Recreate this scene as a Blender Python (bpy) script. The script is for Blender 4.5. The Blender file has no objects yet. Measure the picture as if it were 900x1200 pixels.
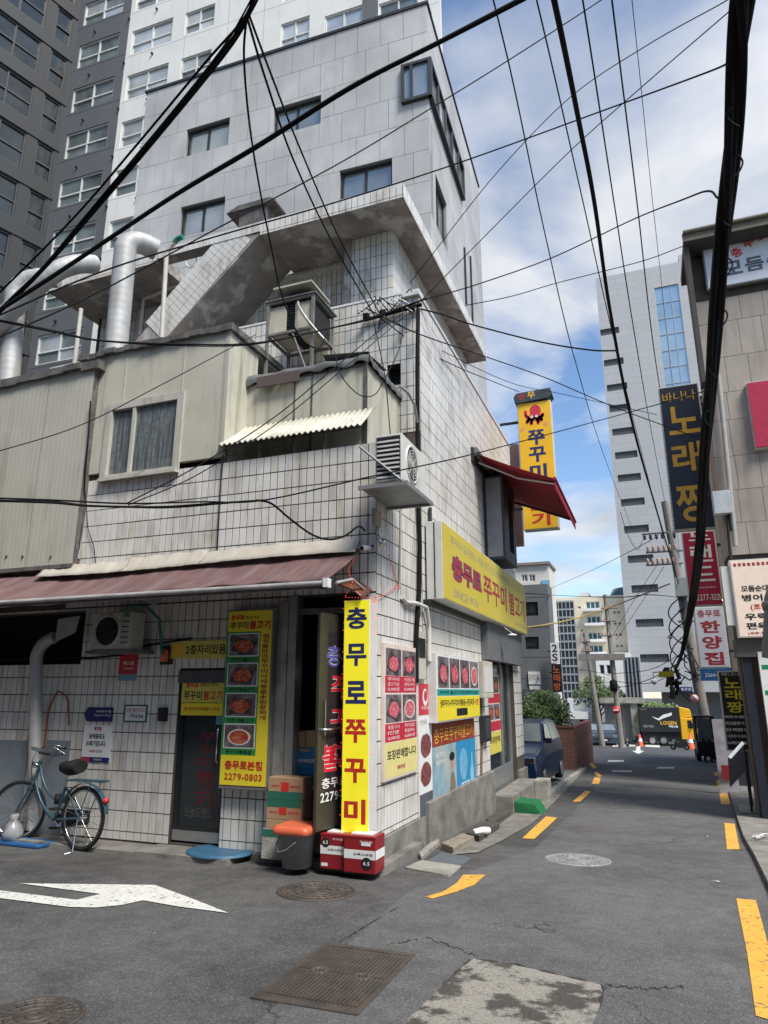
import bpy, bmesh, math, random
from mathutils import Vector, Matrix, noise
random.seed(7)
SC = bpy.context.scene
COL = SC.collection
R = math.radians

# ------------------------------------------------------------------ camera
F_PX, CX, CY = 800.0, 450.0, 600.0          # focal length and centre for a 900 x 1200 frame
PITCH = math.atan(210 / 800.0)
YAW = math.atan(318 / 827.0)
EYE = Vector((0, 0, 1.6))
cd = bpy.data.cameras.new('camera')
cam = bpy.data.objects.new('camera', cd)
COL.objects.link(cam)
cam.location = EYE
cam.rotation_euler = (R(90) + PITCH, 0, YAW)
cd.sensor_fit = 'VERTICAL'
cd.sensor_height = 24.0
cd.lens = 24.0 * F_PX / 1200.0
cd.clip_start = 0.05
cd.clip_end = 2000
SC.camera = cam
SC.render.resolution_x, SC.render.resolution_y = 768, 1024

# ------------------------------------------------------------------ sky and sun
SUN_EL, SUN_AZ = R(54), R(124)               # azimuth from +Y towards +X
w = bpy.data.worlds.new('World')
SC.world = w
w.use_nodes = True
nt = w.node_tree
nt.nodes.clear()
N = nt.nodes.new
out = N('ShaderNodeOutputWorld')
sky = N('ShaderNodeTexSky')
sky.sky_type = 'NISHITA'
sky.sun_disc = False
sky.sun_elevation = SUN_EL
sky.sun_rotation = SUN_AZ
sky.air_density = 1.0
sky.dust_density = 0.2
sky.ozone_density = 2.5
bg = N('ShaderNodeBackground')
bg.inputs['Strength'].default_value = 0.12
hs_ = N('ShaderNodeHueSaturation'); hs_.inputs['Saturation'].default_value = 1.08
nt.links.new(sky.outputs[0], hs_.inputs['Color']); nt.links.new(hs_.outputs[0], bg.inputs[0])
tc = N('ShaderNodeTexCoord')
sep = N('ShaderNodeSeparateXYZ')
nt.links.new(tc.outputs['Generated'], sep.inputs[0])
mz = N('ShaderNodeMath'); mz.operation = 'MAXIMUM'; mz.inputs[1].default_value = 0.0
nt.links.new(sep.outputs[2], mz.inputs[0])
az_ = N('ShaderNodeMath'); az_.operation = 'ADD'; az_.inputs[1].default_value = 0.22
nt.links.new(mz.outputs[0], az_.inputs[0])
dx = N('ShaderNodeMath'); dx.operation = 'DIVIDE'
dy = N('ShaderNodeMath'); dy.operation = 'DIVIDE'
nt.links.new(sep.outputs[0], dx.inputs[0]); nt.links.new(az_.outputs[0], dx.inputs[1])
nt.links.new(sep.outputs[1], dy.inputs[0]); nt.links.new(az_.outputs[0], dy.inputs[1])
cmb = N('ShaderNodeCombineXYZ')
nt.links.new(dx.outputs[0], cmb.inputs[0]); nt.links.new(dy.outputs[0], cmb.inputs[1])
cmb.inputs[2].default_value = 3.7
n1 = N('ShaderNodeTexNoise')
n1.inputs['Scale'].default_value = 1.45
n1.inputs['Detail'].default_value = 9
n1.inputs['Roughness'].default_value = 0.55
n1.inputs['Distortion'].default_value = 0.5
nt.links.new(cmb.outputs[0], n1.inputs['Vector'])
cr = N('ShaderNodeValToRGB')
cr.color_ramp.elements[0].position = 0.455
cr.color_ramp.elements[0].color = (0.03, 0.03, 0.03, 1)
cr.color_ramp.elements[1].position = 0.62
cr.color_ramp.elements[1].color = (0.94, 0.94, 0.94, 1)
nt.links.new(n1.outputs[0], cr.inputs[0])
n2 = N('ShaderNodeTexNoise')
n2.inputs['Scale'].default_value = 2.3
n2.inputs['Detail'].default_value = 6
nt.links.new(cmb.outputs[0], n2.inputs['Vector'])
cc = N('ShaderNodeValToRGB')
cc.color_ramp.elements[0].position = 0.36
cc.color_ramp.elements[0].color = (0.58, 0.63, 0.71, 1)
cc.color_ramp.elements[1].position = 0.62
cc.color_ramp.elements[1].color = (0.96, 0.965, 0.98, 1)
nt.links.new(n2.outputs[0], cc.inputs[0])
bg2 = N('ShaderNodeBackground')
bg2.inputs['Strength'].default_value = 0.60
nt.links.new(cc.outputs[0], bg2.inputs[0])
mixw = N('ShaderNodeMixShader')
nt.links.new(cr.outputs[0], mixw.inputs[0])
nt.links.new(bg.outputs[0], mixw.inputs[1])
nt.links.new(bg2.outputs[0], mixw.inputs[2])
nt.links.new(mixw.outputs[0], out.inputs[0])

sd = bpy.data.lights.new('sun', 'SUN')
sd.energy = 3.3
sd.angle = R(20)
sd.color = (1.0, 0.95, 0.875)
sun = bpy.data.objects.new('sun', sd)
COL.objects.link(sun)
sun.location = (30, -10, 60)
to_sun = Vector((math.sin(SUN_AZ) * math.cos(SUN_EL), math.cos(SUN_AZ) * math.cos(SUN_EL), math.sin(SUN_EL)))
sun.rotation_euler = to_sun.to_track_quat('Z', 'Y').to_euler()

SC.view_settings.view_transform = 'Standard'
SC.view_settings.look = 'None'
SC.view_settings.gamma = 1.0
SC.view_settings.use_curve_mapping = False
SC.view_settings.exposure = 0.76
SC.render.engine = 'CYCLES'
SC.cycles.max_bounces = 6
SC.cycles.diffuse_bounces = 3
SC.cycles.use_denoising = True

# ------------------------------------------------------------------ photograph coordinates -> places in the world
_cp, _sp, _cy, _sy = math.cos(PITCH), math.sin(PITCH), math.cos(YAW), math.sin(YAW)
_fw = Vector((-_sy * _cp, _cy * _cp, _sp))
_rt = Vector((_cy, _sy, 0))
_up = _rt.cross(_fw)
SLOPE = 0.045
def gz(y):                                    # height of the street
    return -SLOPE * min(max(y, -8), 66)
def ray(x, y):
    return (_fw * F_PX + _rt * (x - CX) - _up * (y - CY)).normalized()
def hP(x, y, p0, n):
    d = ray(x, y)
    return EYE + d * ((Vector(p0) - EYE).dot(Vector(n)) / d.dot(Vector(n)))
def hY(x, y, Y): return hP(x, y, (0, Y, 0), (0, 1, 0))
def hX(x, y, X): return hP(x, y, (X, 0, 0), (1, 0, 0))
def hZ(x, y, Z): return hP(x, y, (0, 0, Z), (0, 0, 1))
def hG(x, y, off=0.0):
    d = ray(x, y)
    return EYE + d * ((off - EYE.z) / (d.z + SLOPE * d.y))
def hD(x, y, dist): return EYE + ray(x, y) * dist

# ------------------------------------------------------------------ materials
def _nodes(name):
    m = bpy.data.materials.new(name)
    m.use_nodes = True
    t = m.node_tree
    return m, t, t.nodes['Principled BSDF']
MATS = {}
def M(name, col, rough=0.75, metal=0.0, var=0.12, scale=6.0, rand=0.0, dirt=None, dscale=(2.5, 2.5, 0.35), dlo=0.5, dhi=0.75,
      bump=0.0, bscale=60.0, spec=0.4, alpha=None, emit=0.0, coat=0.0, trans=0.0, hue=None):
    """procedural surface: base colour, blotchy variation, streaky dirt, fine relief"""
    if name in MATS: return MATS[name]
    m, t, b = _nodes(name)
    L = t.links.new
    geo = t.nodes.new('ShaderNodeNewGeometry')
    c = t.nodes.new('ShaderNodeTexNoise')
    c.inputs['Scale'].default_value = scale
    c.inputs['Detail'].default_value = 5
    L(geo.outputs['Position'], c.inputs['Vector'])
    mr = t.nodes.new('ShaderNodeMapRange')
    mr.inputs[1].default_value, mr.inputs[2].default_value = 0.3, 0.7
    mr.inputs[3].default_value, mr.inputs[4].default_value = 1 - var, 1 + var
    L(c.outputs[0], mr.inputs[0])
    val = mr.outputs[0]
    if rand:
        oi = t.nodes.new('ShaderNodeObjectInfo')
        r2 = t.nodes.new('ShaderNodeMapRange')
        r2.inputs[3].default_value, r2.inputs[4].default_value = 1 - rand, 1 + rand
        L(oi.outputs['Random'], r2.inputs[0])
        mu = t.nodes.new('ShaderNodeMath'); mu.operation = 'MULTIPLY'
        L(val, mu.inputs[0]); L(r2.outputs[0], mu.inputs[1])
        val = mu.outputs[0]
    hs = t.nodes.new('ShaderNodeHueSaturation')
    hs.inputs['Color'].default_value = (*col, 1)
    L(val, hs.inputs['Value'])
    cur = hs.outputs[0]
    if hue:
        mh = t.nodes.new('ShaderNodeMix'); mh.data_type = 'RGBA'
        c3 = t.nodes.new('ShaderNodeTexNoise'); c3.inputs['Scale'].default_value = scale * 0.35; c3.inputs['Detail'].default_value = 6
        L(geo.outputs['Position'], c3.inputs['Vector'])
        rr = t.nodes.new('ShaderNodeMapRange'); rr.inputs[1].default_value, rr.inputs[2].default_value = 0.42, 0.66
        L(c3.outputs[0], rr.inputs[0]); L(rr.outputs[0], mh.inputs[0])
        L(cur, mh.inputs[6]); mh.inputs[7].default_value = (*hue, 1)
        cur = mh.outputs[2]
    if dirt:
        mp = t.nodes.new('ShaderNodeMapping')
        mp.inputs['Scale'].default_value = dscale
        L(geo.outputs['Position'], mp.inputs['Vector'])
        dn = t.nodes.new('ShaderNodeTexNoise')
        dn.inputs['Scale'].default_value = 1.6
        dn.inputs['Detail'].default_value = 8
        dn.inputs['Roughness'].default_value = 0.62
        L(mp.outputs[0], dn.inputs['Vector'])
        dr = t.nodes.new('ShaderNodeMapRange')
        dr.inputs[1].default_value, dr.inputs[2].default_value = dlo, dhi
        L(dn.outputs[0], dr.inputs[0])
        mx = t.nodes.new('ShaderNodeMix'); mx.data_type = 'RGBA'
        L(dr.outputs[0], mx.inputs[0]); L(cur, mx.inputs[6]); mx.inputs[7].default_value = (*dirt, 1)
        cur = mx.outputs[2]
    L(cur, b.inputs['Base Color'])
    b.inputs['Roughness'].default_value = rough
    b.inputs['Metallic'].default_value = metal
    b.inputs['Specular IOR Level'].default_value = spec
    b.inputs['Coat Weight'].default_value = coat
    b.inputs['Transmission Weight'].default_value = trans
    if alpha is not None: b.inputs['Alpha'].default_value = alpha
    if emit:
        L(cur, b.inputs['Emission Color']); b.inputs['Emission Strength'].default_value = emit
    if bump:
        bn = t.nodes.new('ShaderNodeTexNoise')
        bn.inputs['Scale'].default_value = bscale; bn.inputs['Detail'].default_value = 6
        L(geo.outputs['Position'], bn.inputs['Vector'])
        bp = t.nodes.new('ShaderNodeBump')
        bp.inputs['Strength'].default_value = bump; bp.inputs['Distance'].default_value = 0.02
        L(bn.outputs[0], bp.inputs['Height']); L(bp.outputs[0], b.inputs['Normal'])
    MATS[name] = m
    return m

def asphalt(name, base, patch, spk=0.3):
    m, t, b = _nodes(name)
    L = t.links.new
    geo = t.nodes.new('ShaderNodeNewGeometry')
    def nz(s, d=4, r=0.5):
        n = t.nodes.new('ShaderNodeTexNoise'); n.inputs['Scale'].default_value = s; n.inputs['Detail'].default_value = d
        n.inputs['Roughness'].default_value = r
        L(geo.outputs['Position'], n.inputs['Vector']); return n.outputs[0]
    def rng(v, a, c, o0=0.0, o1=1.0):
        n = t.nodes.new('ShaderNodeMapRange')
        n.inputs[1].default_value, n.inputs[2].default_value, n.inputs[3].default_value, n.inputs[4].default_value = a, c, o0, o1
        L(v, n.inputs[0]); return n.outputs[0]
    def mix(f, a, c):
        n = t.nodes.new('ShaderNodeMix'); n.data_type = 'RGBA'
        for k, v in ((0, f), (6, a), (7, c)):
            if isinstance(v, tuple): n.inputs[k].default_value = (*v, 1)
            elif isinstance(v, float): n.inputs[k].default_value = v
            else: L(v, n.inputs[k])
        return n.outputs[2]
    vo = t.nodes.new('ShaderNodeTexVoronoi'); vo.inputs['Scale'].default_value = 105
    L(geo.outputs['Position'], vo.inputs['Vector'])
    wn = t.nodes.new('ShaderNodeSeparateColor'); L(vo.outputs['Color'], wn.inputs[0])
    grain = rng(wn.outputs[0], 0.0, 1.0, 0.76, 1.27)
    spark = rng(wn.outputs[1], 0.93, 0.96, 0.0, spk)
    big = rng(nz(0.75, 8, 0.68), 0.42, 0.60)
    c0 = mix(big, base, patch)
    mid = rng(nz(5.0, 6), 0.3, 0.7, 0.86, 1.14)
    mu = t.nodes.new('ShaderNodeMath'); mu.operation = 'MULTIPLY'; L(grain, mu.inputs[0]); L(mid, mu.inputs[1])
    hs = t.nodes.new('ShaderNodeHueSaturation'); L(c0, hs.inputs['Color']); L(mu.outputs[0], hs.inputs['Value'])
    c1 = mix(spark, hs.outputs[0], (0.33, 0.32, 0.30))
    # hairline cracks
    dist = t.nodes.new('ShaderNodeVectorMath'); dist.operation = 'ADD'
    nn = t.nodes.new('ShaderNodeTexNoise'); nn.inputs['Scale'].default_value = 2.2; nn.inputs['Detail'].default_value = 5
    L(geo.outputs['Position'], nn.inputs['Vector']); L(geo.outputs['Position'], dist.inputs[0]); L(nn.outputs['Color'], dist.inputs[1])
    vc = t.nodes.new('ShaderNodeTexVoronoi'); vc.feature = 'DISTANCE_TO_EDGE'; vc.inputs['Scale'].default_value = 0.42
    L(dist.outputs[0], vc.inputs['Vector'])
    ck = rng(vc.outputs['Distance'], 0.0, 0.006, 1.0, 0.0)
    ck2 = t.nodes.new('ShaderNodeMath'); ck2.operation = 'MULTIPLY'; L(ck, ck2.inputs[0]); L(rng(nz(0.8, 3), 0.47, 0.62), ck2.inputs[1])
    c2 = mix(ck2.outputs[0], c1, (0.012, 0.012, 0.012))
    L(c2, b.inputs['Base Color'])
    L(rng(nz(3.0), 0.3, 0.7, 0.72, 0.95), b.inputs['Roughness'])
    b.inputs['Specular IOR Level'].default_value = 0.35
    bp = t.nodes.new('ShaderNodeBump'); bp.inputs['Strength'].default_value = 0.55; bp.inputs['Distance'].default_value = 0.006
    L(vo.outputs['Distance'], bp.inputs['Height']); L(bp.outputs[0], b.inputs['Normal'])
    MATS[name] = m
    return m

for nm, c0, c1 in (('tile', (0.69, 0.68, 0.65), (0.60, 0.585, 0.54)), ('tile_cream', (0.64, 0.61, 0.54), (0.55, 0.52, 0.45)), ('tile_grey', (0.56, 0.56, 0.55), (0.48, 0.475, 0.46))):
    M(nm, c0, 0.33, var=0.08, scale=1.6, rand=0.06, dirt=(0.31, 0.26, 0.195), dlo=0.50, dhi=0.80, dscale=(3.2, 3.2, 0.8), spec=0.5, hue=c1)
M('tile_far', (0.64, 0.635, 0.615), 0.35, var=0.08, scale=2.0, rand=0.07, dirt=(0.30, 0.27, 0.22), dlo=0.55, dhi=0.9, dscale=(5, 5, 0.5), spec=0.5)
M('grout', (0.075, 0.063, 0.052), 0.95, var=0.35, scale=3)
M('concrete', (0.21, 0.20, 0.18), 0.92, var=0.22, scale=3, dirt=(0.10, 0.093, 0.08), dscale=(1.6, 1.6, 2.2), dlo=0.45, dhi=0.75, bump=0.35, bscale=40)
M('concrete_pale', (0.33, 0.32, 0.285), 0.92, var=0.2, scale=4, dirt=(0.14, 0.13, 0.11), dscale=(1.6, 1.6, 2.2), dlo=0.45, dhi=0.75, bump=0.35, bscale=40)
M('soffit', (0.26, 0.24, 0.225), 0.95, var=0.25, scale=2.2, dirt=(0.46, 0.445, 0.43), dscale=(0.9, 0.9, 0.9), dlo=0.52, dhi=0.6, bump=0.2, bscale=25)
M('beige_panel', (0.50, 0.485, 0.40), 0.6, var=0.07, scale=2.5, dirt=(0.20, 0.175, 0.125), dlo=0.52, dhi=0.85, dscale=(4, 4, 0.35))
M('grey_panel', (0.45, 0.44, 0.375), 0.55, var=0.06, scale=2.0, dirt=(0.2, 0.18, 0.13), dlo=0.55, dhi=0.9, dscale=(3, 3, 0.3))
M('cap_metal', (0.13, 0.125, 0.115), 0.7, var=0.3, scale=5, dirt=(0.05, 0.045, 0.04), dlo=0.45, dhi=0.7, dscale=(3, 3, 3))
M('felt', (0.12, 0.125, 0.125), 0.85, var=0.25, scale=5, bump=0.2, bscale=18)
M('white_frame', (0.62, 0.62, 0.585), 0.45, var=0.08, scale=7, dirt=(0.28, 0.25, 0.2), dlo=0.55, dhi=0.9)
M('alu', (0.40, 0.41, 0.41), 0.4, metal=0.7, var=0.12, scale=6)
M('dark_metal', (0.03, 0.032, 0.035), 0.5, metal=0.3, var=0.2)
M('black', (0.012, 0.012, 0.013), 0.55, var=0.2)
M('cable', (0.009, 0.009, 0.010), 0.8, var=0.2, spec=0.15)
M('glass_sky', (0.36, 0.395, 0.395), 0.10, metal=0.6, var=0.25, scale=0.8, spec=0.6)
M('glass_dark', (0.025, 0.032, 0.035), 0.07, var=0.4, scale=1.2, spec=0.8)
M('glass_green', (0.10, 0.20, 0.17), 0.12, var=0.12, scale=2, spec=0.7)
M('curtain', (0.17, 0.19, 0.195), 0.35, var=0.35, scale=14, dirt=(0.07, 0.08, 0.085), dscale=(22, 22, 0.8), dlo=0.4, dhi=0.6, spec=0.6)
M('steel_duct', (0.42, 0.425, 0.425), 0.62, metal=0.3, var=0.10, scale=4, dirt=(0.30, 0.295, 0.28), dlo=0.45, dhi=0.75)
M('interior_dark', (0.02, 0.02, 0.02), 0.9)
asphalt('asphalt', (0.094, 0.0925, 0.090), (0.055, 0.054, 0.053))
asphalt('asphalt_far', (0.072, 0.076, 0.082), (0.060, 0.063, 0.068), 0.2)

# ------------------------------------------------------------------ mesh helpers
ORG = {}                                       # world position an object's own coordinates start from
def tag(o, label=None, cat=None, group=None, kind=None):
    if label: o['label'] = label
    if cat:
        o['category'] = cat
        if not kind: o['kind'] = 'thing'
    if group: o['group'] = group
    if kind: o['kind'] = kind
    return o
def thing(name, loc, label, cat, group=None, rz=0.0):
    o = bpy.data.objects.new(name, None)
    o.empty_display_size = 0.2
    COL.objects.link(o)
    o.location = loc
    o.rotation_euler = (0, 0, rz)
    ORG[o.name] = Vector(loc) if not rz else Vector((0, 0, 0))
    return tag(o, label, cat, group)
class MB:
    def __init__(s): s.v, s.f, s.sm, s.g = [], [], [], []
    def add(s, vs, fs, smooth=False):
        b = len(s.v)
        s.g.append((b, len(s.f)))
        s.v += [Vector(q) for q in vs]
        for q in fs:
            s.f.append([b + i for i in q]); s.sm.append(smooth)
        return s
    def box(s, x0, x1, y0, y1, z0, z1):
        x0, x1 = min(x0, x1), max(x0, x1); y0, y1 = min(y0, y1), max(y0, y1); z0, z1 = min(z0, z1), max(z0, z1)
        return s.add([(x0, y0, z0), (x1, y0, z0), (x1, y1, z0), (x0, y1, z0), (x0, y0, z1), (x1, y0, z1), (x1, y1, z1), (x0, y1, z1)],
                     [(3, 2, 1, 0), (4, 5, 6, 7), (0, 1, 5, 4), (1, 2, 6, 5), (2, 3, 7, 6), (3, 0, 4, 7)])
    def obox(s, o, u, v, n):                    # box from corner o and three edge vectors
        o, u, v, n = Vector(o), Vector(u), Vector(v), Vector(n)
        p = [o, o + u, o + u + v, o + v, o + n, o + u + n, o + u + v + n, o + v + n]
        fl = u.cross(v).dot(n) < 0
        fs = [(3, 2, 1, 0), (4, 5, 6, 7), (0, 1, 5, 4), (1, 2, 6, 5), (2, 3, 7, 6), (3, 0, 4, 7)]
        return s.add(p, [q[::-1] for q in fs] if fl else fs)
    def quad(s, *p): return s.add(p, [tuple(range(len(p)))])
    def prism(s, poly, d):                      # polygon pushed along d
        d = Vector(d); n = len(poly); p = [Vector(q) for q in poly]
        nr = Vector((0, 0, 0))
        for i in range(n): nr += p[i].cross(p[(i + 1) % n])
        if nr.dot(d) > 0: p = p[::-1]
        fs = [tuple(range(n)), tuple(range(2 * n - 1, n - 1, -1))]
        fs += [(i, n + i, n + (i + 1) % n, (i + 1) % n)[::-1] if False else ((i + 1) % n, i, n + i, n + (i + 1) % n) for i in range(n)]
        return s.add(p + [q + d for q in p], fs)
    def tube(s, pts, r, n=8, caps=True):
        pts = [Vector(p) for p in pts]
        rr = r if isinstance(r, (list, tuple)) else [r] * len(pts)
        ring = []
        up = None
        for i, p in enumerate(pts):
            a = pts[max(i - 1, 0)]; c = pts[min(i + 1, len(pts) - 1)]
            t = (c - a).normalized()
            if up is None:
                up = Vector((0, 0, 1)) if abs(t.z) < 0.9 else Vector((1, 0, 0))
            e1 = (up - t * up.dot(t)).normalized(); e2 = t.cross(e1)
            up = e1
            ring.append([p + (e1 * math.cos(2 * math.pi * k / n) + e2 * math.sin(2 * math.pi * k / n)) * rr[i] for k in range(n)])
        vs = [q for g in ring for q in g]
        fs = []
        for i in range(len(pts) - 1):
            for k in range(n):
                fs.append((i * n + k, i * n + (k + 1) % n, (i + 1) * n + (k + 1) % n, (i + 1) * n + k))
        s.add(vs, fs, True)
        if caps:
            s.add(ring[0], [tuple(range(n))[::-1]]); s.add(ring[-1], [tuple(range(n))])
        return s
    def lathe(s, c, prof, n=20, axis=(0, 0, 1)):
        ax = Vector(axis).normalized(); c = Vector(c)
        e1 = ax.orthogonal().normalized(); e2 = ax.cross(e1)
        vs = []
        for r_, h in prof:
            for k in range(n):
                a = 2 * math.pi * k / n
                vs.append(c + ax * h + (e1 * math.cos(a) + e2 * math.sin(a)) * r_)
        fs = [(i * n + k, i * n + (k + 1) % n, (i + 1) * n + (k + 1) % n, (i + 1) * n + k) for i in range(len(prof) - 1) for k in range(n)]
        return s.add(vs, fs, True)
    def torus(s, c, rad, r, axis, n=28, m=8):
        ax = Vector(axis).normalized(); c = Vector(c)
        e1 = ax.orthogonal().normalized(); e2 = ax.cross(e1)
        vs = []
        for i in range(n):
            a = 2 * math.pi * i / n; d = e1 * math.cos(a) + e2 * math.sin(a)
            for k in range(m):
                b = 2 * math.pi * k / m
                vs.append(c + d * (rad + r * math.cos(b)) + ax * (r * math.sin(b)))
        fs = [(i * m + k, ((i + 1) % n) * m + k, ((i + 1) % n) * m + (k + 1) % m, i * m + (k + 1) % m) for i in range(n) for k in range(m)]
        return s.add(vs, fs, True)
    def mesh(s, name, mat, org=(0, 0, 0)):
        me = bpy.data.meshes.new(name)
        o = Vector(org)
        me.from_pydata([tuple(q - o) for q in s.v], [], s.f)
        me.polygons.foreach_set('use_smooth', s.sm)
        me.materials.append(MATS[mat] if isinstance(mat, str) else mat)
        me.update()
        return me
    def build(s, name, mat, parent=None, org=None, bevel=0.0, label=None, kind=None):
        if parent is not None: o0 = ORG[parent.name]
        elif org is not None: o0 = Vector(org)
        else: o0 = Vector((0, 0, 0))
        me = s.mesh(name, mat, o0)
        ob = bpy.data.objects.new(name, me)
        COL.objects.link(ob)
        if parent is not None:
            ob.parent = parent
        else: ob.location = o0
        ORG[ob.name] = o0
        if bevel:
            bv = ob.modifiers.new('bevel', 'BEVEL'); bv.width = bevel; bv.segments = 2; bv.limit_method = 'ANGLE'
        return tag(ob, label, None, None, kind)
def build_split(mb, name, mat, parent, bevel=0.0):
    """every piece added to the builder becomes an object of its own"""
    ends = mb.g[1:] + [(len(mb.v), len(mb.f))]
    for (v0, f0), (v1, f1) in zip(mb.g, ends):
        m = MB(); m.v = mb.v[v0:v1]; m.f = [[i - v0 for i in q] for q in mb.f[f0:f1]]; m.sm = mb.sm[f0:f1]
        m.build(name, mat, parent, bevel=bevel)
def place(me, name, parent, M4=None, loc=None):
    """another object that shares a mesh; loc is in world coordinates"""
    ob = bpy.data.objects.new(name, me)
    COL.objects.link(ob)
    ob.parent = parent
    o0 = ORG[parent.name]
    if M4 is not None: ob.matrix_local = Matrix.Translation(-o0) @ M4
    elif loc is not None: ob.location = Vector(loc) - o0
    return ob
def rect_minus(r, holes):
    """rectangle (u0,u1,v0,v1) minus rectangles"""
    out = [r]
    for h in holes:
        nx = []
        for (a, b, c, d) in out:
            if h[1] <= a or h[0] >= b or h[3] <= c or h[2] >= d: nx.append((a, b, c, d)); continue
            if h[0] > a: nx.append((a, h[0], c, d))
            if h[1] < b: nx.append((h[1], b, c, d))
            aa, bb = max(a, h[0]), min(b, h[1])
            if h[2] > c: nx.append((aa, bb, c, h[2]))
            if h[3] < d: nx.append((aa, bb, h[3], d))
        out = nx
    return [q for q in out if q[1] - q[0] > 0.012 and q[3] - q[2] > 0.012]
class Frame:
    """a wall plane: origin, u (rightwards seen from outside), v = up, n = outwards"""
    def __init__(s, o, u):
        s.o = Vector(o); s.u = Vector(u).normalized(); s.v = Vector((0, 0, 1)); s.n = s.u.cross(s.v)
    def p(s, u, v, d=0.0): return s.o + s.u * u + s.v * v + s.n * d
    def px(s, x, y, d=0.0):
        h = hP(x, y, s.o + s.n * d, s.n) - s.o
        return h.dot(s.u), h.dot(s.v)
    def box(s, mb, u0, u1, v0, v1, d0, d1):
        return mb.obox(s.p(u0, v0, d0), s.u * (u1 - u0), s.v * (v1 - v0), s.n * (d1 - d0))
    def wall(s, mb, u0, u1, v0, v1, holes, thick=0.2, front=0.0):
        for (a, b, c, d) in rect_minus((u0, u1, v0, v1), holes):
            s.box(mb, a, b, c, d, front - thick, front)
        return mb
    def matrix(s, u, v, d=0.0):
        p = s.p(u, v, d)
        return Matrix(((s.u.x, s.v.x, s.n.x, p.x), (s.u.y, s.v.y, s.n.y, p.y), (s.u.z, s.v.z, s.n.z, p.z), (0, 0, 0, 1)))

# ------------------------------------------------------------------ lettering
GLYPHS = """()+,-./0123456789:ABCDEFGHIJKLMNOPQRSTUVWXYZabcdefghijklmnopqrstuvwxyz|~☎가간개게경계고곳과관구금기길김깨꽁꾸끗나노뉴는늘니다단담대덮도동된드듬뚝래랜럭레로료류를리림마만맛매맥메모무미바밥방배백병볶본분불비삼생서선성세소순스시식신심쓰아야양어연영예오요우울원육은을음이인입있자장전점정제젠조주진집짱쭈찌차채체초최추출충층치키태택토통퇴트판편포폰품하한할합향화환회"""                       # every character used on signs; converted to outlines once per weight
_gl = {}
def glyphs(bold):
    if bold in _gl: return _gl[bold]
    if 'src' not in _gl:
        c = bpy.data.curves.new('lettering', 'FONT')
        c.body = '\n'.join(GLYPHS); c.size = 1.0; c.resolution_u = 3; c.space_line = 4.0
        o = bpy.data.objects.new('lettering', c); COL.objects.link(o)
        bpy.context.view_layer.objects.active = o; o.select_set(True)
        bpy.ops.object.convert(target='CURVE')
        _gl['src'] = bpy.context.view_layer.objects.active
        COL.objects.unlink(_gl['src'])
    o = _gl['src']
    o.data.offset = bold; o.data.resolution_u = 3
    m = bpy.data.meshes.new_from_object(o)
    n = len(GLYPHS)
    vs = [[] for _ in range(n)]; fs = [[] for _ in range(n)]; ix = {}
    for v in m.vertices:
        k = min(n - 1, max(0, round((0.33 - v.co.y) / 4.0)))
        ix[v.index] = (k, len(vs[k])); vs[k].append((v.co.x, v.co.y + 4.0 * k))
    for p in m.polygons:
        q = [ix[i] for i in p.vertices]; fs[q[0][0]].append([i[1] for i in q])
    bpy.data.meshes.remove(m)
    _gl[bold] = {ch: (vs[i], fs[i]) for i, ch in enumerate(GLYPHS)}
    return _gl[bold]
def text_mesh(body, bold=0.0, spacing=1.0):
    bold = min((0.0, 0.02, 0.035, 0.075), key=lambda q: abs(q - bold))
    G = glyphs(bold)
    vs, fs, x = [], [], 0.0
    for ch in body:
        if ch == ' ': x += 0.28; continue
        gv, gf = G[ch]
        if not gv: continue
        x0 = min(q[0] for q in gv); x1 = max(q[0] for q in gv)
        wide = ord(ch) > 0x1100
        adv = 0.92 if wide else (x1 - x0) + 0.09
        dx_ = (x + (adv - (x1 - x0)) / 2 - x0)
        b = len(vs)
        vs += [Vector((q[0] + dx_, q[1], 0)) for q in gv]; fs += [[b + i for i in f] for f in gf]
        x += adv
    return vs, fs
def put_text(mb, fr, body, u0, u1, v0, v1, d, bold=0.02, keep=False, slant=0.0, spacing=1.0):
    """fit a line of lettering in a rectangle of a wall frame (d = distance out of the wall)"""
    vs, fs = text_mesh(body, bold, spacing)
    if not vs: return mb
    x0 = min(v.x for v in vs); x1 = max(v.x for v in vs); y0 = min(v.y for v in vs); y1 = max(v.y for v in vs)
    sx = (u1 - u0) / (x1 - x0); sy = (v1 - v0) / (y1 - y0)
    if keep:
        k = min(sx, sy)
        u0 += ((u1 - u0) - k * (x1 - x0)) / 2; v0 += ((v1 - v0) - k * (y1 - y0)) / 2
        sx = sy = k
    return mb.add([fr.p(u0 + (v.x - x0) * sx + slant * (v.y - y0) * sy, v0 + (v.y - y0) * sy, d) for v in vs], fs)
def put_column(mb, fr, chars, u0, u1, v0, v1, d, bold=0.03, fill=0.84):
    """characters one under another"""
    h = (v1 - v0) / len(chars)
    for i, ch in enumerate(chars):
        if ch == ' ': continue
        t = v1 - i * h
        put_text(mb, fr, ch, u0, u1, t - h * (0.5 + fill / 2), t - h * (0.5 - fill / 2), d, bold)
    return mb

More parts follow.
